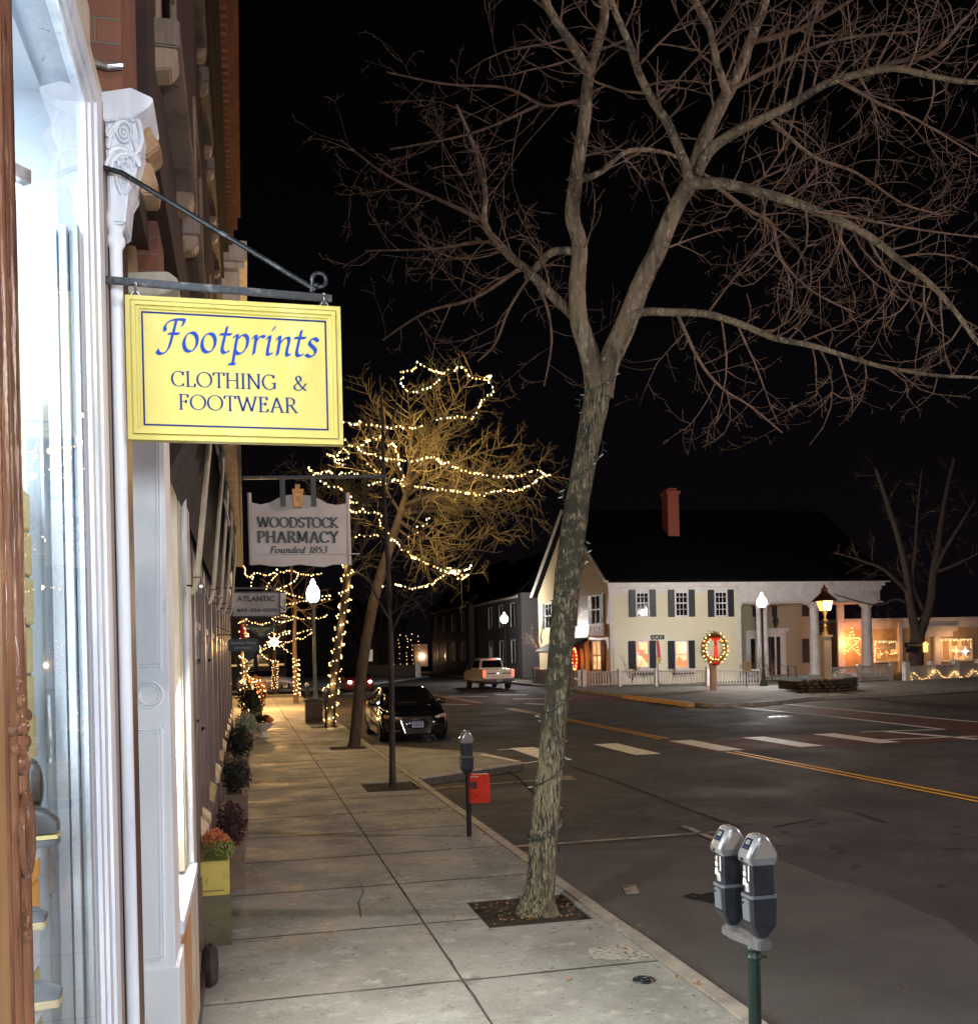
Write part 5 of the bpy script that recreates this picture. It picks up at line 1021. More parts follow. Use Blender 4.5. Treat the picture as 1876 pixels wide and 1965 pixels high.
tips = [(.95,(600,900),.4,.05),(.95,(640,860),-.8,.05),(.95,(700,820),.9,.05),(.93,(575,960),.2,.045),(.9,(720,900),-1.,.05),(.9,(660,920),1.2,.05),(.85,(600,1010),-.5,.04),(.85,(760,980),.4,.045),(.8,(720,1060),-.6,.04),(.93,(550,880),.8,.04),(.95,(740,860),1.3,.04)]
crown_tree((2.52,32.1,-.02), [(632,1400),(636,1360),(641,1300),(648,1240),(656,1190),(663,1140),(668,1080),(672,1020)], (32.1,32.1), [21,16,15,14,14,14,12,9], tips,
  'bare tree by the litter bin with warm lights spiralling up its trunk', m_dbark, m_twig2, 0, .5, 1.4, .13, 6)
tips = [(.95,(500,1110),.4,.05),(.95,(560,1080),-.8,.05),(.95,(620,1130),.9,.05),(.9,(600,1190),.6,.04),(.9,(520,1160),.2,.04),(.85,(640,1150),-.5,.04),(.8,(610,1210),.5,.03),(.95,(480,1150),.8,.04),(.8,(530,1180),-.8,.03),(.95,(590,1100),1.3,.04)]
crown_tree((2.24,48.8,-.02), [(568,1354),(567,1320),(566,1270),(565,1220),(566,1180),(567,1150)], (48.8,48.8), [10,8,8,7,6,5], tips,
  'slim bare tree at the end of the sidewalk with a lit trunk', m_twig, m_twig2, 0, .6, 1.4, .4, 7, lv=1)
tips = [(.95,(500,1190),.4,.05),(.95,(530,1170),-.8,.05),(.95,(550,1190),.9,.05),(.9,(495,1215),.6,.04),(.9,(560,1215),.2,.04),(.8,(515,1220),.3,.04)]
crown_tree((1.6,66,-.02), [(527,1336),(527,1300),(526,1260),(527,1240),(528,1215)], (66,66), [9,7,7,6,5], tips,
  'small bare tree past the cross street, its trunk tightly wound with yellow lights', m_twig, m_twig2, 0, .8, 1.6, .5, 8, lv=1)
# ------------------------------------------------------------------ lit light strings
def bulb_mesh():
    mb = MB(); mb.blob((0,0,0), .018, .018, .022, 6, 5); me = bpy.data.meshes.new('bulb'); me.from_pydata(mb.v, [], mb.f); me.materials.append(m_bulb)
    for q in me.polygons: q.use_smooth = True
    return me
BULB = bulb_mesh(); LIGHTS = []
def string(label, paths, Y, gap=.09, sc=1.0, sag=0, glow_every=0, power=0, yj=.1, origin=None, group='strings of warm lights in the trees', wire=.006, seed=1, ctr=None):
    rng = random.Random(seed); allp = []; mb = MB(); acc = 0
    for path in paths:
        P = []
        for k, e in enumerate(path):
            yy = Y if len(e) == 2 else e[2]
            P.append(atY(e[0], e[1], yy+rng.gauss(0, yj)) if not isinstance(e, Vector) else e)
        mb.tube(P, wire, 4, cap=False); s = 0; nx = 0
        for i in range(len(P)-1):
            l = (P[i+1]-P[i]).length
            while nx < s+l:
                allp.append(P[i].lerp(P[i+1], (nx-s)/l)+Vector((rng.gauss(0,.012),rng.gauss(0,.012),rng.gauss(0,.014)-.015))); nx += gap*.82*rng.uniform(.6,1.45)
            s += l
    rt = empty('light_string', allp[0], label, 'light string', group); mb.build('wire', m_wire, rt)
    bl = allp if len(allp) <= 100 else None
    if bl is None:
        st = MB()
        for q in allp[100:]: st.blob(q, .021*sc, .021*sc, .026*sc, 6, 5)
        o = st.build('bulbs', m_bulb, rt); o['kind'] = 'stuff'; bl = allp[:100]
    for q in bl:
        o = bpy.data.objects.new('bulb', BULB); COL.objects.link(o); o.parent = rt; o.location = q-LOC[rt.name]; o.scale = (sc*rng.choice((.7,.85,1,1,1.15)),)*3
    if glow_every:
        for i in range(glow_every//2, len(allp), glow_every): LIGHTS.append((allp[i], power))
    return rt
def cr(l, s=.3069, ox=537, oy=652, Y=None): return [(ox+x*s, oy+y*s) if Y is None else (ox+x*s, oy+y*s, Y) for x, y in l]
string('loop of warm lights crowning the top of the lit tree', [cr([(1000,240),(945,290),(890,305),(840,325),(800,320),(775,300),(765,285),(750,250),(775,240),(755,200),(815,190),(850,165),(855,130),(890,160),(940,180),(980,200),(1010,208),(1050,190),(1100,185),(1105,160),(1155,172),(1180,212),(1200,235),(1260,245),(1300,250),(1320,212),(1270,235),(1320,275),(1335,330),(1300,335),(1300,355),(1260,370),(1255,405),(1240,425),(1225,455),(1190,490),(1130,475),(1050,485),(960,500)])], 24.0, .135, 1.0, glow_every=9, power=1, seed=2)
string('straight row of warm lights level with the corner of the yellow sign', [cr([(400,510),(450,522),(480,515),(510,513),(560,530),(600,540),(660,535),(690,550),(720,540),(770,545),(820,550),(860,547),(905,540)])], 24.2, .15, 1.0, glow_every=8, power=1, seed=3)
string('long wavy string of warm lights reaching the right tip of the lit crown', [cr([(410,625),(430,650),(455,665),(500,665),(485,690),(540,705),(580,715),(610,722),(660,740),(690,743),(740,745),(765,750),(805,757),(870,752),(895,733),(950,733),(980,738),(1000,758),(1025,768),(1065,768),(1080,788),(1130,803),(1180,822),(1235,832),(1270,842),(1330,850),(1420,848),(1510,847),(1530,835),(1560,818),(1620,810),(1640,828),(1660,850),(1690,835)])], 23.6, .13, 1.0, glow_every=9, power=1, seed=4)
string('lower return string of warm lights from the right tip of the lit crown', [cr([(1690,840),(1640,850),(1605,872),(1590,890),(1560,908),(1518,928),(1470,943),(1410,938),(1375,942),(1330,945),(1310,957),(1260,958),(1225,968),(1200,962),(1175,950),(1145,958),(1110,942),(1060,935),(1000,932),(915,922),(835,915)])], 23.4, .12, 1.0, glow_every=9, power=1, seed=5)
string('warm lights descending from beside the pharmacy sign to the low right tip', [cr([(180,800),(195,825),(240,870),(275,895),(310,912),(370,915),(390,935)]), cr([(420,975),(440,985),(435,1010),(465,1015),(490,1012)]), cr([(430,1065),(495,1075),(510,1055),(545,1075),(580,1082),(630,1085),(630,1108),(620,1135),(625,1160),(670,1187),(690,1238),(730,1257),(745,1290),(755,1308),(790,1318),(825,1350),(850,1362),(875,1375),(900,1392),(945,1400),(970,1418),(1010,1436),(1050,1448),(1100,1440),(1130,1445),(1165,1435),(1190,1420),(1205,1385)])], 23.5, .13, 1.0, glow_every=9, power=1, seed=6)
string('lowest sagging string of warm lights under the lit crown', [cr([(645,1540),(700,1530),(750,1530),(790,1545),(820,1550),(865,1548),(905,1535),(935,1525),(960,1520),(975,1495),(1010,1487),(1045,1460),(1085,1450),(1100,1470),(1125,1495),(1145,1492),(1170,1465),(1190,1462)]), cr([(1050,1425),(1090,1445),(1130,1470),(1185,1465)])], 23.6, .12, 1.0, glow_every=9, power=1, seed=7)
string('tangle of warm lights at the lower left corner of the yellow sign', [cr([(300,715),(340,725),(375,702),(395,672),(435,712),(410,742),(365,750),(335,745),(350,770),(415,778)]), cr([(180,800),(205,828),(250,838),(275,820),(310,818),(330,832),(300,800)]), cr([(375,832),(430,828),(490,830),(495,865)]), cr([(505,660),(545,637),(585,608),(650,600)]), cr([(540,705),(600,720)])], 24.4, .10, .9, glow_every=10, power=1, seed=8)
string('zigzag of warm lights in the middle of the lit crown', [cr([(680,655),(705,650),(722,660),(728,690),(737,712),(742,748),(745,790),(762,812),(760,832),(780,860),(745,880),(712,865),(700,880)]), cr([(550,770),(605,822),(650,838),(665,860)]), cr([(555,905),(585,895),(630,885),(665,892)]), cr([(770,905),(740,885)])], 23.8, .10, .9, glow_every=9, power=1, seed=9)
string('short scattered warm lights low in the lit crown', [cr([(440,1242),(475,1235),(495,1218),(520,1225),(580,1222),(605,1225),(640,1230)]), cr([(805,1220),(835,1212),(865,1200)]), cr([(860,1165),(905,1160),(930,1135),(915,1118),(945,1105)]), cr([(430,985),(410,1280)])], 24.5, .16, .85, seed=10)
# spiral on the trunk of the second lit tree
p, rs = limb([(634,1385),(641,1300),(648,1240),(656,1190),(663,1140),(668,1080)], (32.1,32.1), [17,15,14,14,14,12], 12)
P = []; a = 0
for i in range(220):
    t = i/219*(len(p)-1); k = min(int(t), len(p)-2); c = p[k].lerp(p[k+1], t-k); a += .33 if i > 50 else .6; rr = rs[k]+.07; P.append(c+Vector((math.cos(a)*rr, math.sin(a)*rr, 0)))
string('warm lights spiralling up the leaning trunk beside the litter bin', [P], 32, .17, 1.15, glow_every=14, power=.8, seed=11)
def c9(l, Y): return [(422+x*.2734, 883+y*.2734, Y) for x, y in l]
def c5(l, Y): return [(430+x*.1485, 1136+y*.1485, Y) for x, y in l]
string('strings of warm lights swung between trees just under the pharmacy sign', [c9([(165,745),(180,770),(170,800),(205,825),(240,790),(290,795),(330,812),(380,785),(400,800),(350,850),(325,885),(330,910)],44), c9([(240,800),(225,840),(215,885)],44), c9([(400,770),(450,785),(480,775),(530,780),(550,800),(590,803),(640,805),(690,800),(720,795)],44), c9([(550,795),(530,840),(480,875),(430,892),(400,905),(450,920),(500,940),(560,957),(610,967)],44), c9([(690,960),(735,950),(780,950),(770,975),(700,978)],44)], 44, .16, 1.3, seed=12, glow_every=20, power=1)
string('tiers of warm lights in the slim tree at the end of the sidewalk', [c5([(740,200),(760,165),(810,150),(880,150),(930,125),(975,125),(1040,115),(1075,100)],47), c5([(620,345),(640,320),(690,318),(740,305),(790,295),(830,320),(900,310),(960,340),(1020,348),(1080,332),(1130,330)],47), c5([(640,360),(690,375),(740,388),(800,378),(850,360),(900,350)],47), c5([(1190,335),(1215,350),(1260,328),(1300,312),(1340,290)],47), c5([(320,375),(400,395),(460,415),(520,420),(550,385),(610,405)],47)], 47, .17, 1.3, seed=13, glow_every=20, power=1)
string('looping warm lights low in the far trees around the glowing star', [c5([(560,545),(610,510),(660,545),(720,535),(780,515),(850,505),(830,540),(750,550),(690,585)],48), c5([(750,690),(800,650),(850,640),(910,610),(960,600),(1010,605),(1060,570),(1110,535),(1130,525)],48), c5([(950,530),(1040,500),(1090,490),(1150,485)],48), c5([(460,770),(500,740),(540,722),(600,700),(560,670),(510,685)],48), c5([(460,695),(475,730),(460,770),(490,805),(530,850),(580,870),(630,885),(690,885)],48), c5([(740,690),(770,715),(800,745),(830,775),(880,795),(890,820)],48)], 48, .17, 1.3, seed=14, glow_every=20, power=1)
P = []; p, rs = limb([(570,1334),(569,1300),(568,1262)], (48.7,48.7), (10,9), 20); a = 0
for i in range(130):
    t = i/129*(len(p)-1); k = min(int(t), len(p)-2); a += .42; rr = .16; c = p[k].lerp(p[k+1], t-k); P.append(c+Vector((math.cos(a)*rr, math.sin(a)*rr, 0)))
string('warm lights wrapped round the slim trunk at the end of the sidewalk', [P], 48, .16, 1.3, seed=15)
P = []; p, rs = limb([(527,1322),(528,1268)], (66,66), (10,9), 20); a = 0
for i in range(110):
    t = i/109*(len(p)-1); k = min(int(t), len(p)-2); a += .75; rr = .20; c = p[k].lerp(p[k+1], t-k); P.append(c+Vector((math.cos(a)*rr, math.sin(a)*rr, 0)))
string('tight coil of yellow lights on the small far trunk', [P], 66, .26, 1.2, seed=16)
# lit garland column at the end of the shops and the bush
gc = empty('garland_column', (-.05, 36.5, 0), 'tall garland column with a red bow and zigzag lights at the end of the shops', 'decoration')
mb = MB(); mb.lathe((-.02,36.5,0), [(.12,0),(.10,3.6)], 12); mb.build('post', m_tan, gc)
mb = MB(); rr_ = random.Random(31)
for k in range(30): bush(mb, (-.02,36.5,.4+k*.105), .17,.17,.1, 26, .05, rr_)
mb.build('garland', m_dl, gc)
mb = MB(); b = atY(466,1212,36.2); mb.blob(b, .10,.05,.09); mb.blob(b+Vector((-.03,0,.16)), .07,.05,.10); mb.prism([b+Vector((-.05,0,0)),b+Vector((.04,0,0)),b+Vector((.12,0,-.62)),b+Vector((.0,0,-.62))],(0,.02,0)); mb.prism([b+Vector((-.05,0,0)),b+Vector((.02,0,0)),b+Vector((-.02,0,-.4)),b+Vector((-.1,0,-.4))],(0,.02,0))
mb.build('bow', mat('red_ribbon',(.6,.02,.02),.4), gc)
mb = MB(); b = atY(478,1256,34); mb.prism([atY(x,y,34) for x,y in ((466,1236),(490,1236),(489,1262),(478,1270),(468,1262))], (0,.05,0)); tag(mb.build('banner', m_green), 'dark green cloth banner hanging under the jewelry sign', 'banner')
Z = []
for k in range(24): Z.append(Vector((-.02+(.19 if k % 2 else -.19), 36.28, .25+k*.145)))
string('zigzag lights on the garland column at the end of the shops', [Z], 36.3, .13, 1.1, group=None, glow_every=20, power=1, seed=17)
Z = [Vector((.32+.42*math.cos(k*.9)*(1-abs(k-16)/34), 38.45-.1*math.sin(k), .62+k*.027)) for k in range(32)]
string('lights wound through the orange-lit bush in its tub', [Z], 38.4, .15, 1.1, group=None, glow_every=16, power=1, seed=18)
# star
s_ = atY(526,1232,45); st = empty('star_lantern', s_, 'glowing many-pointed star hung in the far trees above the sidewalk', 'star')
mb = MB()
for k in range(16):
    a = 2*pi*k/16; L = .36 if k % 2 == 0 else .22; c, s = math.cos(a), math.sin(a); n = Vector((-s,0,c))*.035
    mb.add([s_-n, s_+n, s_+Vector((c,0,s))*L, s_+Vector((0,-.05,0)), s_+Vector((0,.05,0))], [(0,2,3),(1,3,2),(0,4,2),(1,2,4)])
mb.build('points', glow('star_glow',(1,.5,.25),9), st)
mb = MB(); mb.blob(s_, .14,.08,.14, 12, 8); mb.build('core', glow('star_core',(1,.85,.7),25), st)
mb = MB(); mb.tube([s_+Vector((0,0,.3)), s_+Vector((0,0,1.3))], .01, 4); mb.build('cord', m_wire, st)
LIGHTS.append((s_+Vector((0,-.6,0)), 3))
# ------------------------------------------------------------------ vehicles (local coordinates: x across, y from nose to tail, z up)
def shell(mb, prof, crown=.05, nx=11, tum=None):
    """prof: (y, z, half width, bulge); a skin across the car following the profile"""
    vs = []
    for y, z, hw, bg in prof:
        for i in range(nx):
            s = -1+2*i/(nx-1); vs.append((hw*math.sin(s*pi/2*.96)/math.sin(pi/2*.96), y+bg*s*s, z-crown*abs(s)**3))
    mb.add(vs, [(i*nx+k, i*nx+k+1, (i+1)*nx+k+1, (i+1)*nx+k) for i in range(len(prof)-1) for k in range(nx-1)]); return vs
def side(mb, top, sgn, zlow, bulge=.05, rows=5, crown=.05):
    """side skin from the edge of a shell down to zlow"""
    vs = []
    for y, z, hw, bg in top:
        for j in range(rows+1):
            t = j/rows; zz = (z-crown)*(1-t)+min(zlow, z-crown-.02)*t
            vs.append((sgn*(hw+bulge*math.sin(pi*min(t*1.15,1))*(1 if t < .9 else .6)), y+bg, zz))
    n = rows+1; mb.add(vs, [(i*n+j, (i+1)*n+j, (i+1)*n+j+1, i*n+j+1) for i in range(len(top)-1) for j in range(rows)])
def wheel(root, x, y, z, R, w, mt, mr, sgn):
    mb = MB(); pr = [(R*.62,-w/2),(R*.93,-w/2),(R,-w*.36),(R,w*.36),(R*.93,w/2),(R*.62,w/2)]; n = 28; vs = []
    for rr, xx in pr:
        for k in range(n): a = 2*pi*k/n; vs.append((x+xx, y+rr*math.cos(a), z+rr*math.sin(a)))
    m = len(pr); mb.add(vs, [(i*n+k, i*n+(k+1)%n, ((i+1)%m)*n+(k+1)%n, ((i+1)%m)*n+k) for i in range(m) for k in range(n)])
    t = mb.build('wheel', mt, root, local=True, smooth=True); mb = MB()
    for k in range(10):
        a = 2*pi*k/10; mb.beam((x+sgn*w*.36, y, z), (x+sgn*w*.42, y+R*.62*math.cos(a), z+R*.62*math.sin(a)), R*.10, .02, (1,0,0))
    mb.ring((x+sgn*w*.42,y,z), R*.62, R*.05, 'x', 24, 6); mb.box(x+sgn*w*.05-.01,x+sgn*w*.05+.01,y-R*.4,y+R*.4,z-R*.4,z+R*.4); mb.blob((x+sgn*w*.42,y,z), .02, R*.13, R*.13)
    mb.build('rim', mr, t, local=True)
m_cblk = mat('black_car_paint', (.006,.006,.008), .13, coat=1, spec=.6); m_cgl = mat('car_glass', (.008,.009,.01), .05, spec=.9)
m_tyre = mat('tyre_rubber', (.015,.015,.015), .8); m_rim = mat('alloy_rim', (.35,.34,.33), .3, metal=.8); m_lamp = mat('headlamp_lens', (.75,.75,.8), .08, metal=.5, spec=.9)
au = empty('black_sedan', (4.42, 26.75, ST), 'glossy black saloon parked nose towards us at the kerb, fairy lights mirrored in its glass', 'car')
bp = [(.16,.20,.74,.34),(.02,.34,.82,.36),(0,.52,.84,.36),(.05,.68,.85,.35),(.16,.76,.85,.32),(.45,.86,.86,.20),(.9,.94,.88,.08),(1.35,1.0,.89,.0),(2.2,1.03,.90,0),(3.6,1.06,.90,0),(4.3,1.08,.86,-.08),(4.75,1.04,.82,-.20),(4.88,.85,.82,-.24),(4.9,.5,.82,-.24),(4.84,.28,.8,-.2)]
mb = MB(); shell(mb, bp, .06, 17)
side(mb, bp, -1, .20, .05); side(mb, bp, 1, .20, .05); body = mb.build('body', m_cblk, au, local=True, smooth=True)
gp = [(1.28,.98,.78,.16),(1.75,1.21,.70,.12),(2.12,1.37,.62,.08),(2.6,1.43,.60,.02),(3.2,1.42,.60,-.03),(3.7,1.30,.62,-.08),(4.2,1.08,.70,-.12)]
mb = MB(); shell(mb, gp, .045, 15)
for s in (-1,1):
    vs = []
    for y, z, hw, bg in gp: vs += [(s*hw, y+bg, z-.045), (s*.86, y+bg*.6, 1.0)]
    mb.add(vs, [(2*i,2*i+2,2*i+3,2*i+1) for i in range(len(gp)-1)])
mb.build('windows', m_cgl, au, local=True, smooth=True)
mb = MB(); rp = [(y, z+.008, hw+.006, bg) for y, z, hw, bg in [(2.12,1.37,.62,.08),(2.3,1.40,.612,.06),(2.6,1.43,.60,.02),(3.2,1.42,.60,-.03),(3.55,1.345,.615,-.06)]]; shell(mb, rp, .045, 13)
for s in (-1,1):
    mb.tube([(s*.79,1.46,.96),(s*.735,1.80,1.16),(s*.64,2.18,1.335),(s*.615,2.6,1.395),(s*.61,3.2,1.385),(s*.64,3.62,1.26),(s*.72,4.1,1.04)], .028, 8)
    mb.tube([(s*.62,2.95,1.37),(s*.84,3.0,1.02)], .03, 6)
mb.build('roof', m_cblk, au, local=True, smooth=True)
for s in (-1,1):
    mb = MB(); mb.blob((s*1.0,1.72,1.02), .12, .07, .08, 12, 8); mb.tube([(s*.86,1.74,.98),(s*.95,1.72,1.0)], .025, 6); mb.build('mirror', m_cblk, au, local=True, smooth=True)
    mb = MB(); mb.prism([(s*.50,.155,.60),(s*.50,.14,.70),(s*.66,.20,.745),(s*.83,.40,.76),(s*.86,.44,.70),(s*.80,.33,.63),(s*.64,.20,.60)], (0,-.045,0)); h = mb.build('headlight', m_lamp, au, local=True, bevel=.006)
    mb = MB(); mb.blob((s*.60,.14,.655), .045,.03,.04, 10, 8); mb.blob((s*.72,.20,.675), .045,.03,.04, 10, 8); mb.build('lens', m_chrome, h, local=True, smooth=True)
    mb = MB(); mb.prism([(s*.70,.21,.69),(s*.84,.37,.73),(s*.85,.38,.69),(s*.72,.22,.65)], (0,-.02,0)); mb.build('indicator', mat('amber_lens',(.8,.2,.03),.2), h, local=True)
    mb = MB(); mb.prism([(s*.48,.10,.36),(s*.50,.10,.46),(s*.72,.20,.47),(s*.78,.27,.38),(s*.7,.2,.33)], (0,-.02,0)); mb.build('air_intake', m_black, au, local=True)
    mb = MB(); mb.tube([(s*.46,.07,.33),(s*.66,.15,.32),(s*.78,.25,.35)], .012, 6); mb.build('trim_strip', m_chrome, au, local=True)
    for yy in (.98,3.85): wheel(au, s*.80, yy, .335, .335, .24, m_tyre, m_rim, s)
    mb = MB(); mb.tube([(s*.905,1.9,.9),(s*.91,4.0,.92)], .006, 5); mb.build('door_line', m_chrome, au, local=True)
mb = MB(); g = [(-.40,.70),(.40,.70),(.44,.60),(.33,.28),(.28,.255),(-.28,.255),(-.33,.28),(-.44,.60)]
mb.prism([(x,-.012+.30*x*x,z) for x, z in g], (0,.05,0)); gr = mb.build('grille', m_black, au, local=True)
mb = MB(); mb.tube([(x,-.018+.30*x*x,z) for x, z in g+[g[0]]], .008, 6); mb.build('grille_frame', m_chrome, gr, local=True)
mb = MB()
for z in (.32,.38,.60,.66): mb.tube([(x,-.014+.3*x*x,z) for x in (-.36,-.2,0,.2,.36)], .004, 4)
mb.build('grille_bars', mat('dark_chrome',(.15,.15,.15),.3,metal=1), gr, local=True)
mb = MB()
for k in range(4): mb.ring((-.105+k*.07,-.03,.645), .044, .007, 'y', 24, 6)
mb.build('ring_badge', m_chrome, gr, local=True)
mb = MB(); mb.box(-.155,.155,-.05,-.03,.42,.58); pl = mb.build('licence_plate', mat('pale_blue_plate',(.36,.42,.62),.4), au, local=True, bevel=.004)
mb = MB(); mb.box(-.14,.14,-.0535,-.0515,.545,.565)
for k in range(6): mb.box(-.12+k*.042,-.095+k*.042,-.0535,-.0515,.455,.515)
mb.build('plate_print', m_navy, pl, local=True)
mb = MB(); mb.tube([(-.7,1.42,.985),(-.1,1.36,1.03),(.0,1.38,1.03)], .012, 5); mb.tube([(-.05,1.36,1.03),(.6,1.42,1.0)], .012, 5); mb.build('wiper', m_black, au, local=True)
# pickup truck seen from behind
tk = empty('pickup_truck', (15.35, 61.5, ST), 'white pickup truck driving away in the far lane with its tail lights on', 'truck')
m_tw = mat('pale_truck_paint', (.82,.78,.74), .25, coat=.6)
def bx(x0,x1,y0,y1,z0,z1,name,m,bev=0,par=None):
    mb = MB(); mb.box(x0,x1,y0,y1,z0,z1); return mb.build(name, m, par or tk, local=True, bevel=bev)
mb = MB(); mb.prism([(-1,.0,.72),(-1,.0,1.27),(-1,1.85,1.30),(-1,1.85,1.2),(-1,4.1,1.22),(-1,5.5,1.12),(-1,5.75,.95),(-1,5.75,.5),(-1,.3,.5)], (2,0,0)); tb = mb.build('body', m_tw, tk, local=True, bevel=.05)
mb = MB(); vs = []
for y, z, hw in ((1.78,1.20,.82),(1.98,1.88,.68),(2.4,1.97,.67),(3.4,1.96,.67),(3.75,1.86,.68),(4.4,1.24,.82)): vs += [(-hw,y,z),(hw,y,z)]
vs += [(-.85,4.4,1.1),(.85,4.4,1.1),(-.85,1.78,1.1),(.85,1.78,1.1)]
mb.add(vs, [(0,1,3,2),(2,3,5,4),(4,5,7,6),(6,7,9,8),(8,9,11,10),(10,11,13,12),(12,13,15,14),(14,15,1,0),(0,2,4,6,8,10,12,14),(1,3,5,7,9,11,13,15)]); mb.build('cab', m_tw, tk, local=True, bevel=.05)
mb = MB(); mb.prism([(-.68,1.77,1.36),(.68,1.77,1.36),(.59,1.93,1.82),(-.59,1.93,1.82)], (0,-.02,0)); mb.build('rear_window', m_cgl, tk, local=True)
mb = MB()
for s in (-1,): mb.prism([(s*.80,2.0,1.34),(s*.70,2.12,1.82),(s*.69,3.6,1.82),(s*.79,4.1,1.34)], (-.02,0,0))
mb.build('side_window', m_cgl, tk, local=True)
bx(-.2,.2,1.9,1.93,1.875,1.90,'brake_light',glow('small_red_lamp',(1,.08,.04),3))
tg = bx(-.80,.80,-.03,.03,.74,1.25,'tailgate',m_tw,.02)
for s in (-1,1): bx(s*.48-.27,s*.48+.27,-.045,-.03,.98,1.05,'tailgate_recess',m_groove,0,tg)
mb = MB(); mb.ring((0,-.045,1.01), .08, .02, 'y', 20, 6, 1.3, .55); mb.blob((0,-.04,1.01), .11,.015,.045); mb.build('oval_badge', m_chrome, tg, local=True)
for s in (-1,1): bx(s*.92-.09,s*.92+.09,-.035,.1,.80,1.24,'tail_light',glow('tail_lamp_red',(1,.10,.04),1.6),.02)
bx(-.95,.95,-.16,.0,.50,.66,'bumper',mat('dull_bumper',(.09,.08,.08),.35,metal=.6),.03); 
pl = bx(-.16,.16,-.175,-.16,.50,.62,'licence_plate',mat('white_plate',(.5,.52,.5),.5)); bx(-.12,.12,-.179,-.176,.54,.58,'plate_print',m_green,0,pl)
mb = MB(); mb.beam((-.9,1.70,1.31),(.9,1.70,1.31),.05,.05); mb.build('bed_rack', m_tw, tk, local=True)
bx(-.85,.85,.3,5.2,.35,.5,'chassis',m_black)
for s in (-1,1):
    for yy in (1.1,4.75): wheel(tk, s*.86, yy, .41, .41, .27, m_tyre, m_rim, s)
    mb = MB(); mb.blob((s*1.12,3.9,1.35), .10,.06,.13, 8, 6); mb.build('mirror', m_black, tk, local=True)
# a car at the far bend, head lights on
fc = empty('red_car', (7.0, 64, ST), 'dark red car with head lights on, coming round the far bend', 'car')
m_cred = mat('dark_red_paint', (.25,.05,.045), .2, coat=.7)
mb = MB(); b2 = [(y*.9, z*.98, hw, bg) for y, z, hw, bg in bp]; shell(mb, b2, .06, 11); side(mb, b2, -1, .2); side(mb, b2, 1, .2); mb.build('body', m_cred, fc, local=True, smooth=True)
mb = MB(); g2 = [(y*.9, z, hw, bg) for y, z, hw, bg in gp]; shell(mb, g2, .045, 11)
for s in (-1,1):
    vs = []
    for y, z, hw, bg in g2: vs += [(s*hw, y+bg, z-.045), (s*.86, y+bg*.6, 1.0)]
    mb.add(vs, [(2*i,2*i+2,2*i+3,2*i+1) for i in range(len(g2)-1)])
mb.build('windows', m_cgl, fc, local=True, smooth=True)
for s, e in ((-1,26),(1,12)):
    mb = MB(); mb.blob((s*.64,.12,.66), .12,.08,.09, 12, 8); mb.build('headlight', glow('head_lamp' if s < 0 else 'head_lamp_pink',(1,.9,.85) if s < 0 else (1,.55,.7),e), fc, local=True, smooth=True)
    mb = MB(); mb.blob((s*.98,1.55,1.0), .1,.06,.07, 8, 6); mb.build('mirror', m_black, fc, local=True)
    for yy in (.9,3.5): wheel(fc, s*.80, yy, .33, .33, .22, m_tyre, m_rim, s)
mb = MB(); mb.box(-.4,.4,.0,.05,.3,.55); mb.build('grille', m_black, fc, local=True)
sc_ = empty('silver_car', (3.6, 73.5, ST), 'pale silver car standing side on across the end of the sidewalk', 'car', rz=math.radians(90))
mb = MB(); shell(mb, b2, .06, 11); side(mb, b2, -1, .2); side(mb, b2, 1, .2); mb.build('body', mat('silver_paint',(.5,.5,.52),.3,metal=.3), sc_, local=True, smooth=True)
mb = MB(); shell(mb, g2, .045, 11)
for s in (-1,1):
    vs = []
    for y, z, hw, bg in g2: vs += [(s*hw, y+bg, z-.045), (s*.86, y+bg*.6, 1.0)]
    mb.add(vs, [(2*i,2*i+2,2*i+3,2*i+1) for i in range(len(g2)-1)])
mb.build('windows', m_cgl, sc_, local=True, smooth=True)
for s in (-1,1):
    for yy in (.9,3.5): wheel(sc_, s*.80, yy, .33, .33, .22, m_tyre, m_rim, s)
# ------------------------------------------------------------------ the clapboard corner house
HY = 59.0; HX0, HX1 = 21.84, 40.9
hs = empty('clapboard_house', (31, HY, 0), 'large pale clapboard house with black shutters and a columned porch on the far corner', 'house')
EZ = 6.35
def boards(mb, along_y, X, a0, a1, z0, z1, step, half=None):
    z = z0
    while z < z1-.01:
        h = min(step, z1-z)
        A0, A1 = a0, a1
        if half and z > half[0]: k = (z-half[0])/(half[1]-half[0]); A0, A1 = a0+(a1-a0)/2*k, a1-(a1-a0)/2*k
        if A1-A0 > .1:
            if along_y: mb.prism([(X-.032,A0,z),(X-.004,A0,z+h-.03),(X+.05,A0,z+h-.03),(X+.05,A0,z)], (0,A1-A0,0))
            else: mb.prism([(A0,X-.032,z),(A0,X-.004,z+h-.03),(A0,X+.05,z+h-.03),(A0,X+.05,z)], (A1-A0,0,0))
        z += step
    return mb
mb = MB(); boards(mb, False, HY, HX0+.02, 30.45, 0, EZ-.35, .19); mb.box(HX0+.05, 30.45, HY+.04, HY+.25, 0, EZ-.36); mb.build('front_wall', m_sid, hs)
WY = HY+15.5; PZ = 11.7; PY_ = HY+7.75
mb = MB(); mb.prism([(HX0,HY+.25,0),(HX0,WY,0),(HX0,WY,EZ),(HX0,PY_,PZ),(HX0,HY+.25,EZ-.1)], (.25,0,0)); boards(mb, True, HX0, HY+.02, WY, 0, PZ, .19, (EZ,PZ-.15)); mb.build('gable_wall', m_sidy, hs)
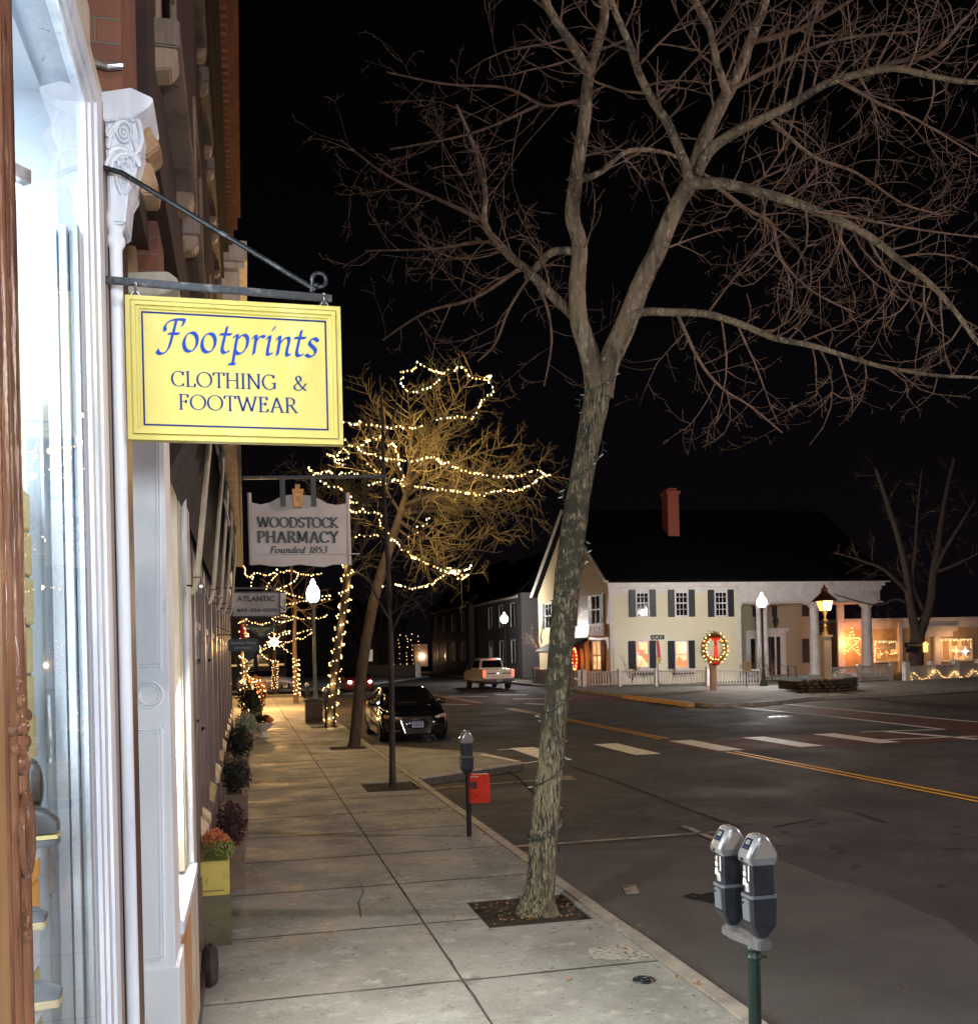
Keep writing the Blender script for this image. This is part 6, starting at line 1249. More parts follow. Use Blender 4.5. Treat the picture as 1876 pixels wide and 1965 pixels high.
mb = MB(); mb.prism([(HX0-.35,HY-.45,EZ+.10),(HX0-.35,PY_,PZ+.25),(HX0-.35,WY+.4,EZ+.10),(HX0-.35,WY+.4,EZ-.08),(HX0-.35,PY_,PZ+.05),(HX0-.35,HY-.45,EZ-.08)], (HX1-HX0+.7,0,0)); rf = mb.build('roof', m_roof, hs)
mb = MB()
for s, y1 in ((1,HY-.5),(-1,WY+.45)): mb.beam((HX0-.38,PY_,PZ+.15),(HX0-.38,y1,EZ-.02),.08,.32,(1,0,0))
mb.build('rake_board', m_htrim, hs)
mb = MB(); mb.box(HX0-.35,HX1+.3,HY-.42,HY-.30,EZ-.14,EZ+.08); mb.box(HX0-.2,HX1,HY-.30,HY-.02,EZ-.36,EZ-.12); mb.box(HX0-.02,30.45,HY-.05,HY-.002,EZ-.75,EZ-.36); mb.build('cornice', m_htrim, hs, bevel=.02)
mb = MB(); mb.box(HX0-.04,HX0+.24,HY-.045,HY-.003,0,EZ-.75); mb.box(HX0-.045,HX0-.003,HY,HY+.25,0,EZ-.2); mb.build('corner_board', m_htrim, hs)
ch0, ch1 = atY(1272,940,64.0), atY(1297,1048,64.0)
mb = MB(); mb.box(ch0.x+.05,ch1.x,63.4,64.4,9.0,ch0.z-.35); mb.box(ch0.x-.03,ch1.x+.08,63.3,64.5,ch0.z-.35,ch0.z-.15); mb.box(ch0.x+.12,ch1.x-.07,63.5,64.3,ch0.z-.15,ch0.z+.05); mb.build('chimney', m_hred, rf)
m_litp = mixmat('lit_room', [(.9,.55,.35),((.5,.2,.12),.9,.45,.6),((1,.8,.6),2.2,.5,.65)], .8)
def litmat(name, c1, c2, c3, es, sc=1.2):
    m = bpy.data.materials.new(name); m.use_nodes = True; N = m.node_tree.nodes; L = m.node_tree.links; b = N['Principled BSDF']
    tc = N.new('ShaderNodeTexCoord'); v = N.new('ShaderNodeTexVoronoi'); v.distance = 'CHEBYCHEV'; v.inputs['Scale'].default_value = sc; v.inputs['Randomness'].default_value = .8
    L.new(tc.outputs['Object'], v.inputs['Vector']); sp = N.new('ShaderNodeSeparateColor'); L.new(v.outputs['Color'], sp.inputs[0])
    cr_ = N.new('ShaderNodeValToRGB'); cr_.color_ramp.interpolation = 'CONSTANT'; e = cr_.color_ramp.elements
    e[0].color = (*c1,1); e[1].position = .45; e[1].color = (*c2,1); k = e.new(.72); k.color = (*c3,1); L.new(sp.outputs[0], cr_.inputs[0])
    L.new(cr_.outputs[0], b.inputs['Emission Color']); b.inputs['Emission Strength'].default_value = es; b.inputs['Base Color'].default_value = (.3,.2,.1,1); b.inputs['Roughness'].default_value = .25
    MATS[name] = m; return m
m_lit = litmat('lit_room_pink', (1,.50,.26), (1,.66,.42), (.75,.16,.06), 1.5, 2.0); m_lity = litmat('lit_room_amber', (1,.52,.20), (1,.62,.30), (.8,.38,.12), .95, 1.3)
def window(root, x0, x1, z0, z1, y, lit=None, sh=(.36,.36), cols=3, rows=4, shut=True, frame=m_htrim):
    """a window in a wall facing the camera side (-y)"""
    mb = MB(); t = .09
    for a, b, c, d in ((x0-t,x0,z0-t,z1+t),(x1,x1+t,z0-t,z1+t),(x0,x1,z1,z1+t*1.5),(x0-.03,x1+.03,z0-t*1.3,z0)): mb.box(a,b,y-.10,y-.003,c,d)
    for i in range(1, cols): mb.box(x0+(x1-x0)*i/cols-.016,x0+(x1-x0)*i/cols+.016,y-.06,y-.038,z0,z1)
    for j in range(1, rows): w = .035 if j*2 == rows else .016; mb.box(x0,x1,y-.065,y-.037,z0+(z1-z0)*j/rows-w,z0+(z1-z0)*j/rows+w)
    f = mb.build('window', frame, root)
    mb = MB(); mb.quad((x0,y-.036,z0),(x1,y-.036,z0),(x1,y-.036,z1),(x0,y-.036,z1)); mb.build('pane', lit or m_wglass, f)
    if shut:
        for a, b in ((x0-t-.02-sh[0],x0-t-.02),(x1+t+.02,x1+t+.02+sh[1])):
            mb = MB(); mb.box(a,b,y-.09,y-.04,z0-.1,z1+.08); mb.build('shutter', m_shut, f)
    return f
def wpx(root, xa, xb, ya, yb, Y, sh, **k):
    a, b = atY(xa,(ya+yb)/2,Y), atY(xb,(ya+yb)/2,Y); t, u = atY((xa+xb)/2,ya,Y), atY((xa+xb)/2,yb,Y); return window(root, a.x, b.x, u.z, t.z, Y, sh=sh, **k)
for (xa, xb, la, lb) in ((1221,1242,0,0),(1296,1317,0,0),(1372,1392,0,0)): wpx(hs, xa, xb, 1134, 1181, HY, (.42,.42))
for (xa, xb) in ((1221,1242),(1296,1317)):
    wpx(hs, xa, xb, 1232, 1280, HY, (.42,.42), lit=m_lit, cols=1, rows=2)
    a, b = atY(xa-4,1282,HY), atY(xb+6,1290,HY); mb = MB(); mb.box(a.x,b.x,HY-.35,HY-.05,b.z,a.z-.05); o = mb.build('window_box', m_htrim, hs); mb = MB(); mb.box(a.x-.1,b.x+.15,HY-.3,HY-.08,b.z-.13,b.z-.02); mb.build('bracket', m_black, o)
# gable windows: turned onto the side wall
def gwin(y0, y1, z0, z1, lit=None, shut=True):
    mb = MB(); X = HX0; t = .1
    for a, b, c, d in ((y0-t,y0,z0-t,z1+t),(y1,y1+t,z0-t,z1+t),(y0,y1,z1,z1+t),(y0,y1,z0-t,z0),(y0,y1,(z0+z1)/2-.04,(z0+z1)/2+.04),((y0+y1)/2-.03,(y0+y1)/2+.03,z0,z1)): mb.box(X-.09,X-.003,a,b,c,d)
    f = mb.build('window', m_htrim, hs); mb = MB(); mb.quad((X-.036,y0,z0),(X-.036,y1,z0),(X-.036,y1,z1),(X-.036,y0,z1)); mb.build('pane', lit or m_wglass, f)
    if shut:
        for a, b in ((y0-t-.6,y0-t),(y1+t,y1+t+.6)): mb = MB(); mb.box(X-.08,X-.03,a,b,z0-.1,z1+.1); mb.build('shutter', m_shut, f)
for y0 in (60.6, 66.0, 71.0): gwin(y0, y0+1.5, 3.9, 5.6)
gwin(60.6, 62.1, .95, 2.7, m_lity); gwin(PY_-.8, PY_+.6, 7.9, 9.5)
mb = MB(); vs = []
for k in range(20): a = 2*pi*k/20; vs.append((HX0-.05, PY_-2.6+.55*math.cos(a), 8.6+.75*math.sin(a)))
mb.prism(vs, (.06,0,0)); mb.build('oval_window', m_wglass, hs)
mb = MB(); a, b = atX(1132,1215,HX0-.15), atX(1158,1233,HX0-.15); mb.box(HX0-.2,HX0-.1,HY+.6,HY+3.5,3.05,3.85); fs = mb.build('shop_board', mat('pinkish_board',(.72,.50,.46),.5), hs, bevel=.03)
mb = MB(); pen(mb, 'FOCUS', 2.3, .42, (HX0-.205,HY+2.05,3.25), (0,-1,0), (0,0,1), (-1,0,0), nib=.24, ang=12, thin=.10); mb.build('lettering', m_black, fs)
mb = MB(); mb.prism([(HX0-.02,HY+4.2,3.0),(HX0-1.6,HY+4.2,2.2),(HX0-1.6,HY+4.2,2.05),(HX0-.02,HY+4.2,2.8)], (0,7,0)); mb.build('door_hood', m_shut, hs)
# porch
mb = MB(); mb.box(30.45,37.7,HY+2.98,HY+3.2,0,EZ-.2); mb.build('porch_wall', mat('porch_wall_paint',(.34,.29,.21),.6,bump=.7,wave=1.4,bdist=.02), hs)
mb = MB(); mb.box(30.45,HX1,HY-.02,HY+3.0,EZ-1.45,EZ-1.38); mb.build('porch_ceiling', m_htrim, hs)
zb = atY(1560,1154,HY).z
mb = MB(); mb.box(30.4,HX1-.25,HY-.06,HY-.005,zb,EZ-.36); mb.box(30.4,HX1-.15,HY-.12,HY-.003,EZ-.62,EZ-.36); mb.box(HX1-.5,HX1-.2,HY,HY+3.0,zb,EZ-.36); mb.build('entablature', m_htrim, hs, bevel=.015)
mb = MB(); mb.box(30.3,HX1+.2,HY-.1,HY+3.0,0,.25); mb.build('porch_floor', m_conc, hs)
def column(xa, xb, square=False, Y=HY+.25):
    a, b = atY(xa,1230,Y), atY(xb,1230,Y); R = (b.x-a.x)/2; x = (a.x+b.x)/2; mb = MB()
    if square: mb.box(x-R,x+R,Y-R,Y+R,.25,zb-.2)
    else: mb.lathe((x,Y,0), [(R*1.3,.25),(R*1.3,.35),(R*1.15,.42),(R*1.02,.5),(R*1.02,2),(R*.86,zb-.45),(R*.95,zb-.42),(R*1.2,zb-.3),(R*1.35,zb-.2)], 20)
    mb.box(x-R*1.4,x+R*1.4,Y-R*1.4,Y+R*1.4,zb-.2,zb-.003); mb.build('column', m_htrim, hs, smooth=not square)
column(1411,1420,True); column(1451,1460); column(1464,1473); column(1554,1571); column(1654,1672); 
mb = MB(); a, b = atY(1606,1200,HY+2.9), atY(1618,1200,HY+2.9); mb.box(a.x,b.x,HY+2.8,HY+2.99,.25,zb); mb.build('pilaster', m_htrim, hs)
YB = HY+3.0
def pxbox(mb, xa, xb, ya, yb, Y, d0, d1):
    a, b = atY(xa,(ya+yb)/2,Y), atY(xb,(ya+yb)/2,Y); t, u = atY((xa+xb)/2,ya,Y), atY((xa+xb)/2,yb,Y); return mb.box(a.x,b.x,Y-d1,Y-d0,u.z,t.z)
mb = MB(); pxbox(mb,1468,1506,1208,1300,YB,.003,.12); pxbox(mb,1464,1510,1206,1212,YB,.003,.2); dr = mb.build('door', m_htrim, hs)
mb = MB(); pxbox(mb,1472,1484,1222,1298,YB,.125,.15); pxbox(mb,1488,1495,1222,1298,YB,.125,.15); mb.build('door_panel', m_wglass, dr)
mb = MB(); pxbox(mb,1430,1452,1210,1295,YB,.003,.1); dr = mb.build('door', m_htrim, hs); mb = MB(); pxbox(mb,1439,1447,1226,1290,YB,.105,.13); mb.build('door_panel', m_wglass, dr)
for xa, xb, ya, yb in ((1443,1452,1160,1184),(1480,1490,1160,1184),(1538,1552,1160,1183),(1539,1552,1226,1272)):
    mb = MB(); pxbox(mb,xa,xb,ya,yb,YB,.003,.06); mb.build('shutter', m_shut, hs)
mb = MB(); q = atY(1488,1196,YB-.3); mb.lathe(q, [(.02,.45),(.16,.35),(.22,.1),(.12,-.25),(.03,-.3)], 8); mb.build('porch_lantern', m_black, hs)
for x in (1420,1496,1512):
    mb = MB(); P = [atY(x,1300,HY-.6), atY(x+1,1276,HY-.6), atY(x+14,1280,HY-.6), atY(x+16,1300,HY-.6)]; mb.tube(P, .03, 6); mb.build('handrail', m_black, hs)
# ------------------------------------------------------------------ low shop wing on the right
wy = 62.0; w0, w1 = atY(1617,1240,wy).x, atY(1960,1240,wy).x; zt = atY(1740,1186,wy).z
lw = empty('low_shop', ((w0+w1)/2, wy, 0), 'low cream shop wing with lit windows and a glowing star at the right edge', 'shop')
mb = MB(); mb.box(w0,w1,wy,wy+8,0,zt-.2); mb.build('wall', mat('cream_shop_wall',(.48,.36,.22),.6,c2=(.4,.29,.17),sc=2,bump=.6,wave=1.4,bdist=.02), lw)
mb = MB(); mb.box(w0,w1,wy-.3,wy+8.2,zt-.25,zt); mb.box(w0,w1,wy-.15,wy-.003,zt-.7,zt-.25); mb.build('cornice', m_htrim, lw, bevel=.02)
mb = MB(); pxbox(mb,1721,1727,1194,1290,wy,.003,.25); pxbox(mb,1790,1801,1215,1290,wy,.003,.2); pxbox(mb,1752,1830,1202,1212,wy,.003,.4); pxbox(mb,1756,1822,1212,1222,wy,.003,.3); mb.build('pilaster', m_htrim, lw)
m_lits = litmat('lit_shop_display', (.25,.09,.03), (1,.5,.16), (.5,.2,.06), .8, 2.6)
def shopwin(xa, xb, ya, yb, cols):
    a, b = atY(xa,(ya+yb)/2,wy), atY(xb,(ya+yb)/2,wy); t, u = atY((xa+xb)/2,ya,wy), atY((xa+xb)/2,yb,wy); mb = MB(); T = .12
    for p in ((a.x-T,a.x,u.z-T,t.z+T),(b.x,b.x+T,u.z-T,t.z+T),(a.x,b.x,t.z,t.z+T),(a.x,b.x,u.z-T,u.z)): mb.box(p[0],p[1],wy-.12,wy-.003,p[2],p[3])
    for i in range(1, cols): x = a.x+(b.x-a.x)*i/cols; mb.box(x-.03,x+.03,wy-.07,wy-.03,u.z,t.z)
    f = mb.build('shop_window', m_htrim, lw); mb = MB(); mb.quad((a.x,wy-.02,u.z),(b.x,wy-.02,u.z),(b.x,wy-.02,t.z),(a.x,wy-.02,t.z)); mb.build('pane', m_lits, f)
    P = [atY(xa+1,ya+2,wy-.15), atY(xb-1,ya+2,wy-.15)]; return f, P
f1, P1_ = shopwin(1678,1722,1232,1268,2); f2, P2_ = shopwin(1806,1818,1228,1267,1); f3, P3_ = shopwin(1824,1862,1228,1266,3)
string('warm lights framing the left window of the low shop', [[atY(x,y,wy-.2) for x, y in ((1678,1268),(1678,1232),(1700,1232),(1722,1231))], [atY(x,y,wy-.2) for x, y in ((1686,1244),(1690,1256),(1700,1250),(1708,1256),(1720,1252))]], wy-.2, .22, 1.6, yj=0, group=None, seed=20)
string('warm lights along the top of the right windows of the low shop', [[atY(x,y,wy-.2) for x, y in ((1806,1228),(1820,1229),(1862,1227),(1863,1250))]], wy-.2, .24, 1.6, yj=0, group=None, seed=21)
mb = MB(); pxbox(mb,1686,1716,1232,1246,wy,.1,.14); o = mb.build('window_board', mat('grey_window_board',(.40,.34,.32),.5), lw); mb = MB(); q = atY(1701,1240,wy-.15); pen(mb, 'FOCUS', 1.0, .2, q, ex, ez, en, nib=.16, ang=12, thin=.05); mb.build('lettering', m_groove, o)
for nm, x, y, c, s in (('amber_star',1834,1249,(1,.45,.12),5),('white_star',1852,1250,(.6,.9,1),5)):
    q = atY(x,y,wy-.3); mb = MB()
    for k in range(8): a = 2*pi*k/8; L = .36 if k % 2 == 0 else .2; c_, s2 = math.cos(a), math.sin(a); n = Vector((-s2,0,c_))*.05; mb.add([q-n, q+n, q+Vector((c_,0,s2))*L, q+Vector((0,-.06,0)), q+Vector((0,.06,0))], [(0,2,3),(1,3,2),(0,4,2),(1,2,4)])
    tag(mb.build(nm, glow(nm+'_glow',c,s)), ('amber' if nm[0]=='a' else 'white')+' star hanging in the right window of the low shop', 'star')
# big wire star of lights
st2 = [(1633,1206),(1622,1252),(1650,1226),(1617,1226),(1648,1256),(1633,1206)]
ws2 = empty('light_star', atY(1633,1256,61.0), 'large five pointed star outlined in orange lights at the end of the porch', 'star')
P = [atY(x,y,61.0) for x, y in ((1633,1206),(1648,1256),(1618,1226),(1653,1224),(1620,1254),(1633,1206))]
mb = MB(); mb.tube(P, .02, 5); mb.build('wire', m_wire, ws2); k = 0
m_ob = glow('orange_bulb',(1,.30,.08),7,False)
for i in range(5):
    for t in (0,.12,.24,.36,.48,.6,.72,.84): 
        mb = MB(); mb.blob(P[i].lerp(P[i+1],t)+Vector((0,-.04,0)), .05,.05,.05, 6, 5); mb.build('bulb', m_ob, ws2)
LIGHTS.append((atY(1634,1234,61.3), 22, (1,.28,.08)))
for x in (1700, 1835): LIGHTS.append((atY(x,1240,wy-1.2), 10, (1,.5,.2)))
# garland wall at the right
g0, g1 = gs(1738,1311), gs(1960,1298)
gw = empty('garland_wall', g0, 'low white wall hung with swags of warm lights at the right edge', 'wall'); d = (g1-g0).normalized()
mb = MB(); mb.beam(g0+Vector((0,0,.45)), g1+Vector((0,0,.45)), .2, .9); mb.beam(g0+Vector((0,0,.94)), g1+Vector((0,0,.94)), .3, .08); mb.build('wall', m_htrim, gw)
for k in range(6):
    q = g0+(g1-g0)*k/5; mb = MB(); mb.box(q.x-.15,q.x+.15,q.y-.2,q.y+.15,-.15,1.08); mb.build('post', m_htrim, gw)
def yofs(x): t = (x-1738)/(1960-1738); return (g0+(g1-g0)*t).y-.35
sw = [(1745,1308),(1748,1290),(1755,1292),(1765,1303),(1776,1303),(1788,1290),(1796,1284),(1804,1295),(1816,1302),(1826,1292),(1832,1287),(1838,1297),(1850,1301),(1860,1290),(1868,1284),(1874,1290),(1880,1300),(1890,1300)]
string('swags of warm lights on the low white wall at the right edge', [[atY(x,y,yofs(x)) for x, y in sw], [atY(x+3,y+2,yofs(x)-.05) for x, y in sw]], 52, .24, 1.15, yj=0, group=None, glow_every=30, power=.12, seed=22)
# ------------------------------------------------------------------ fences, walls
def fence(pts, H, label, gap=.16):
    rt = empty('picket_fence', pts[0], label, 'fence', 'white fences in front of the corner house')
    pk = MB()
    for i in range(len(pts)-1):
        a, b = Vector(pts[i]), Vector(pts[i+1]); L = (b-a).length; n = int(L/gap)
        for k in range(1, n): q = a.lerp(b, k/n); pk.box(q.x-.028,q.x+.028,q.y-.02,q.y+.02,q.z+.12,q.z+H-.08)
        for z, h in ((.12,.08),(H-.08,.09)): pk.beam(a+Vector((0,0,z)), b+Vector((0,0,z)), .07, h)
        m = max(1, round(L/2.6))
        for k in range(m+(i == len(pts)-2)):
            q = a.lerp(b, k/m); mb = MB(); mb.box(q.x-.09,q.x+.09,q.y-.09,q.y+.09,q.z,q.z+H+.05); mb.box(q.x-.12,q.x+.12,q.y-.12,q.y+.12,q.z+H+.05,q.z+H+.10); mb.build('post', m_htrim, rt)
    pk.build('picket_panel', m_htrim, rt); return rt
fence([(19.6,57.6,0),(23.3,55.4,0),(27.9,51.4,0)], .95, 'white picket fence running in front of the pale house to the street lamp')
fence([(31.5,50.9,0),(36.6,52.2,0)], .95, 'short white picket fence under the right end of the porch')
wl = MB(); a, b = gs(1012,1316), gs(1100,1322); a.x += .6; b.x += .4; a.z = b.z = 0
wl.beam(a+Vector((0,0,.45)), b+Vector((0,0,.45)), .2, .9); wl.beam(a+Vector((0,0,.93)), b+Vector((0,0,.93)), .3, .08); wl.box(a.x-.2,a.x+.2,a.y-.2,a.y+.2,0,1.1)
tag(wl.build('garden_wall', m_htrim), 'low white garden wall behind the leaning trunk, beside the pickup truck', 'wall')
wl = MB(); a, b = gs(702,1300), gs(800,1303); a.z = b.z = 0; wl.beam(a+Vector((0,0,.6)), b+Vector((0,0,.6)), .3, 1.1); wl.box(b.x-.2,b.x+.3,b.y-.3,b.y+.2,0,1.4)
tag(wl.build('garden_wall', m_htrim), 'long pale wall far off at the bend, seen over the black car', 'wall')
# stone planter with the gas lantern
pr = empty('stone_planter', (26.6,42.9,0), 'low rough stone planter built round the foot of the gas lantern', 'planter'); mb = MB(); r = random.Random(6)
p0, p1, p2 = Vector((24.9,42.6,0)), Vector((27.0,42.2,0)), Vector((28.6,43.6,0))
for a, b in ((p0,p1),(p1,p2)):
    n = int((b-a).length/.34)
    for lv in range(4):
        for k in range(n): q = a.lerp(b, (k+.5+.3*(lv%2))/n); mb.blob(q+Vector((0,0,.08+lv*.15)), r.uniform(.15,.24), r.uniform(.12,.2), r.uniform(.07,.10), 7, 5, .16, r)
mb.build('stones', m_stone, pr); mb = MB(); mb.prism([(24.9,42.7,.1),(27.0,42.3,.1),(28.5,43.6,.1),(28.0,45,.1),(25.3,45,.1)], (0,0,.42)); mb.build('soil', m_soil, pr)
gl = empty('gas_lantern', (26.0,42.6,.3), 'ornate gas lantern glowing amber on a square white post in the stone planter', 'street lamp')
def L_(x, y): return atY(x, y, 42.6)
q = L_(1584,1260); gx = q.x; zz = lambda y: L_(1584,y).z
mb = MB(); mb.box(gx-.19,gx+.19,42.41,42.79,.3,zz(1222)); mb.box(gx-.25,gx+.25,42.35,42.85,zz(1222),zz(1219)); mb.box(gx-.24,gx+.24,42.36,42.84,.5,.62); mb.build('post', mat('cream_post',(.62,.55,.42),.5), gl)
mb = MB(); z0 = zz(1219); mb.lathe((gx,42.6,0), [(.17,z0),(.12,z0+.12),(.06,z0+.3),(.10,z0+.42),(.05,z0+.5),(.09,z0+.62),(.14,z0+.70),(.05,z0+.76),(.05,z0+.9),(.13,zz(1173))], 14); mb.build('neck', mat('brass_neck',(.35,.25,.1),.4,metal=.5), gl, smooth=True)
mb = MB(); a, b, z1_, z2_ = .22, .36, zz(1172), zz(1153)+.02
for i, j in ((-1,-1),(1,-1),(1,1),(-1,1)): mb.tube([(gx+i*a*.8,42.6+j*a*.8,z1_),(gx+i*b*.8,42.6+j*b*.8,z2_)], .018, 5)
mb.lathe((gx,42.6,0), [(.46,z2_-.03),(.40,z2_+.02),(.24,z2_+.20),(.12,z2_+.36),(.10,z2_+.46),(.14,z2_+.5),(.05,z2_+.6),(.02,z2_+.74)], 4, sq=True); mb.build('hood', m_groove, gl)
m_flame = glow('amber_lantern_glass', (1,.50,.13), 2.2); m_flame2 = glow('flame', (1,.72,.35), 7)
mb = MB(); mb.lathe((gx,42.6,0), [(a*.78,z1_),(b*.78,z2_-.04)], 4, sq=True); mb.build('glass_box', m_flame, gl)
mb = MB(); mb.blob((gx,42.26,zz(1166)), .14,.03,.15, 10, 8); mb.build('flame', m_flame2, gl)
LIGHTS.append((Vector((gx-.1,41.9,zz(1168))), 14, (1,.6,.28)))
# wreath on its post
wr = gs(1370,1330); wy_ = wr.y; wc = atY(1370,1244,wy_)
wt = empty('wreath_post', (wr.x,wr.y,0), 'big lit wreath with a long red bow on a white post at the far corner', 'decoration')
mb = MB(); mb.box(wr.x-.14,wr.x+.14,wy_-.02,wy_+.2,0,wc.z-.6); mb.build('post', mat('pale_post',(.5,.36,.24),.5), wt)
mb = MB(); r = random.Random(14)
for k in range(900):
    a = r.uniform(0,2*pi); R = .66+r.gauss(0,.085); p = wc+Vector((R*math.cos(a)*.92, r.gauss(0,.07), R*math.sin(a)*1.05)); v = Vector((r.gauss(0,1),r.gauss(0,1),r.gauss(0,1))).normalized(); b = v.orthogonal().normalized(); mb.add([p-v*.07,p-b*.03,p+v*.07,p+b*.03],[(0,1,2,3)])
mb.ring(wc, .66, .10, 'y', 28, 7, .92, 1.05); mb.build('wreath', mat('dark_fir',(.10,.09,.03),.8,c2=(.2,.13,.04),sc=10), wt)
mb = MB(); c = wc+Vector((0,-.16,.42)); mb.blob(c+Vector((-.13,0,.08)), .15,.08,.12, 10, 7); mb.blob(c+Vector((.13,0,.08)), .15,.08,.12, 10, 7); mb.blob(c, .08,.1,.08, 8, 6)
for s in (-1,1): mb.prism([c+Vector((-.05*s,0,0)),c+Vector((.08*s,0,0)),c+Vector((.13*s,0,-.95)),c+Vector((.03*s,0,-1.02))], (0,.03,0))
mb.blob(wc+Vector((0,-.14,-.78)), .2,.08,.12, 8, 6); mb.build('bow', mat('red_velvet',(.38,.010,.008),.6), wt, smooth=True)
for k in range(40):
    a = 2*pi*k/40+r.uniform(-.06,.06); R = .66+(.11 if k%2 else -.11)+r.uniform(-.03,.03)
    if 1.25 < a < 1.9: continue
    mb = MB(); mb.blob(wc+Vector((R*math.cos(a)*.92,-.15,R*math.sin(a)*1.05)), .04,.035,.03, 6, 5); mb.build('bulb', glow('wreath_bulb',(1,.58,.2),5,False), wt)
LIGHTS.append((wc+Vector((0,-.7,0)), 5, (1,.5,.2)))
# street name sign, info post
sp_ = gs(1262,1327); sy = 52.6
ss = empty('street_name_sign', (atY(1262,1300,sy).x, sy, 0), 'green street name blade reading Elm St on a thin post with a red flag', 'sign')
def E_(x, y): return atY(x, y, sy)
mb = MB(); mb.tube([Vector((E_(1262,1300).x,sy,0)), E_(1261,1222)], .03, 6); mb.build('post', m_steel, ss)
mb = MB(); a, b = E_(1248,1219), E_(1274,1227); mb.box(a.x,b.x,sy-.03,sy,b.z,a.z); bl = mb.build('blade', m_green, ss); mb = MB(); block(mb, 'ELM ST', (b.x-a.x)*.8, (a.z-b.z)*.6, ((a.x+b.x)/2,sy-.035,(a.z+b.z)/2), ex, ez, en, bold=.01); mb.build('lettering', mat('sign_white',(.6,.65,.6),.5), bl)
mb = MB(); mb.prism([E_(1258,1230),E_(1264,1230),E_(1266,1250),E_(1268,1268),E_(1262,1272),E_(1260,1252)], (0,-.02,0)); mb.build('flag', mat('red_flag',(.65,.03,.05),.5), ss)
mb = MB(); mb.prism([E_(1260,1262),E_(1267,1262),E_(1266,1274),E_(1261,1274)], (0,-.03,0)); mb.build('flag_tip', mat('gold_cloth',(.6,.4,.05),.5), ss)
ip = empty('notice_post', atY(1432,1310,50.2), 'small cream notice board on a thin black post by the picket fence', 'sign'); nz = LOC[ip.name]
mb = MB(); mb.tube([Vector((nz.x,50.2,0)), atY(1432,1290,50.2)], .025, 6); mb.build('post', m_black, ip)
mb = MB(); pxbox(mb,1425,1440,1268,1290,50.2,0,.05); o = mb.build('board', mat('cream_notice',(.6,.5,.3),.5), ip); mb = MB()
for y in (1273,1277,1281,1285): pxbox(mb,1428,1437,y,y+1.2,50.2,.052,.056)
mb.build('print', m_tan, o)
# pots, arrow reflection of blue lamp
mb = MB(); q = gs(1257,1325); mb.lathe((q.x-.6,q.y-6.5,-.14), [(.05,0),(.32,.02),(.32,.05)], 16); 
# ------------------------------------------------------------------ bushes and trees across the street
def bare(name, base, H, label, m, mt, seed, spread=.6, n=7, r0=.12, group=None, trunk=.3, L=1.0):
    rng = random.Random(seed); rt = empty(name, base, label, 'tree' if 'tree' in name else 'bush', group); b = Vector(base); mb = MB(); tw = MB()
    top = b+Vector((rng.uniform(-.1,.1)*H*.2, 0, H*trunk)); mb.tube([b, b.lerp(top,.5)+Vector((rng.gauss(0,.03),0,0)), top], [r0*1.4, r0, r0*.85], 10, jit=.06, rng=rng)
    for k in range(n):
        a = 2*pi*k/n+rng.uniform(-.3,.3); e = b+Vector((math.cos(a)*spread*H*rng.uniform(.5,1), math.sin(a)*spread*H*rng.uniform(.4,.8), H*rng.uniform(.65,1))); s = b.lerp(top, rng.uniform(.7,1)); m_ = s.lerp(e,.5)+Vector((rng.gauss(0,.06)*H,0,rng.gauss(0,.04)*H))
        q = [s, s.lerp(m_,.5), m_, m_.lerp(e,.5), e]; rr = [r0*.6, r0*.45, r0*.33, r0*.2, r0*.1]; mb.tube(q, rr, 7, cap=False, jit=.05, rng=rng)
        pts = [q[i].lerp(q[i+1], f/3) for i in range(4) for f in range(3)]+[e]; along(pts, [rr[min(i//3,4)] for i in range(13)], tw, rng, .28*L, .5*L, 1.3*L, .15, 2 if H > 5 else 1, .9, .3)
    mb.build('trunk', m, rt, smooth=True); tw.build('crown', mt, rt); return rt
q = gs(1008,1306); bare('bare_shrub_tree', (q.x+.6,q.y-4,0), 5.0, 'small bare tree lit pale beside the far globe lamp', m_twig, mat('pale_twig',(.34,.27,.2),.8), 41, .5, 9, .16, trunk=.35, L=1.0)
for x, s in ((1212,51),(1455,52),(1480,53)):
    q = atY(x,1300,57.4 if x < 1300 else 58.0); bare('bare_shrub', (q.x,q.y,0), 2.0, {1212:'bare twiggy shrub at the corner of the clapboard house',1455:'low bare shrub left of the twin porch columns',1480:'low bare shrub in front of the porch door'}[x], m_twig, m_twig, s, .5, 7, .04, trunk=.15, L=.5)
# big dark tree on the right
rt = empty('dark_maple', gs(1757,1300), 'big dark forked tree rising in front of the low shop on the right', 'tree'); mb = MB(); tw = MB()
TY = 56.
for px, w in (([(1757,1312),(1757,1280),(1758,1240),(1760,1216)],(34,30)),([(1759,1225),(1752,1190),(1745,1150),(1738,1100),(1725,1040),(1700,960),(1680,900)],(22,6)),([(1761,1222),(1773,1190),(1786,1150),(1790,1100),(1800,1040),(1812,960),(1830,880)],(24,6)),
              ([(1788,1110),(1810,1060),(1840,1010),(1870,960)],(10,4)),([(1744,1140),(1715,1110),(1690,1090),(1650,1075),(1600,1060)],(9,2)),([(1770,1170),(1750,1120),(1755,1060),(1760,980),(1768,900)],(9,3)),([(1790,1100),(1830,1085),(1880,1060)],(8,3)),([(1746,1160),(1720,1150),(1690,1160),(1660,1158),(1600,1140)],(6,2))):
    p, rs = limb(px, (TY, TY+random.Random(len(px)).uniform(-2.5,1.5)) if w[0] < 20 else (TY, TY), w); mb.tube(p, rs, 12, jit=.06, rng=R5)
    if w[0] < 30: along(p, rs, tw, R5, .5, .9, 2.6, .3, 2, .9, .2)
mb.build('trunk', m_dbark, rt, smooth=True); tw.build('crown', m_twig, rt)
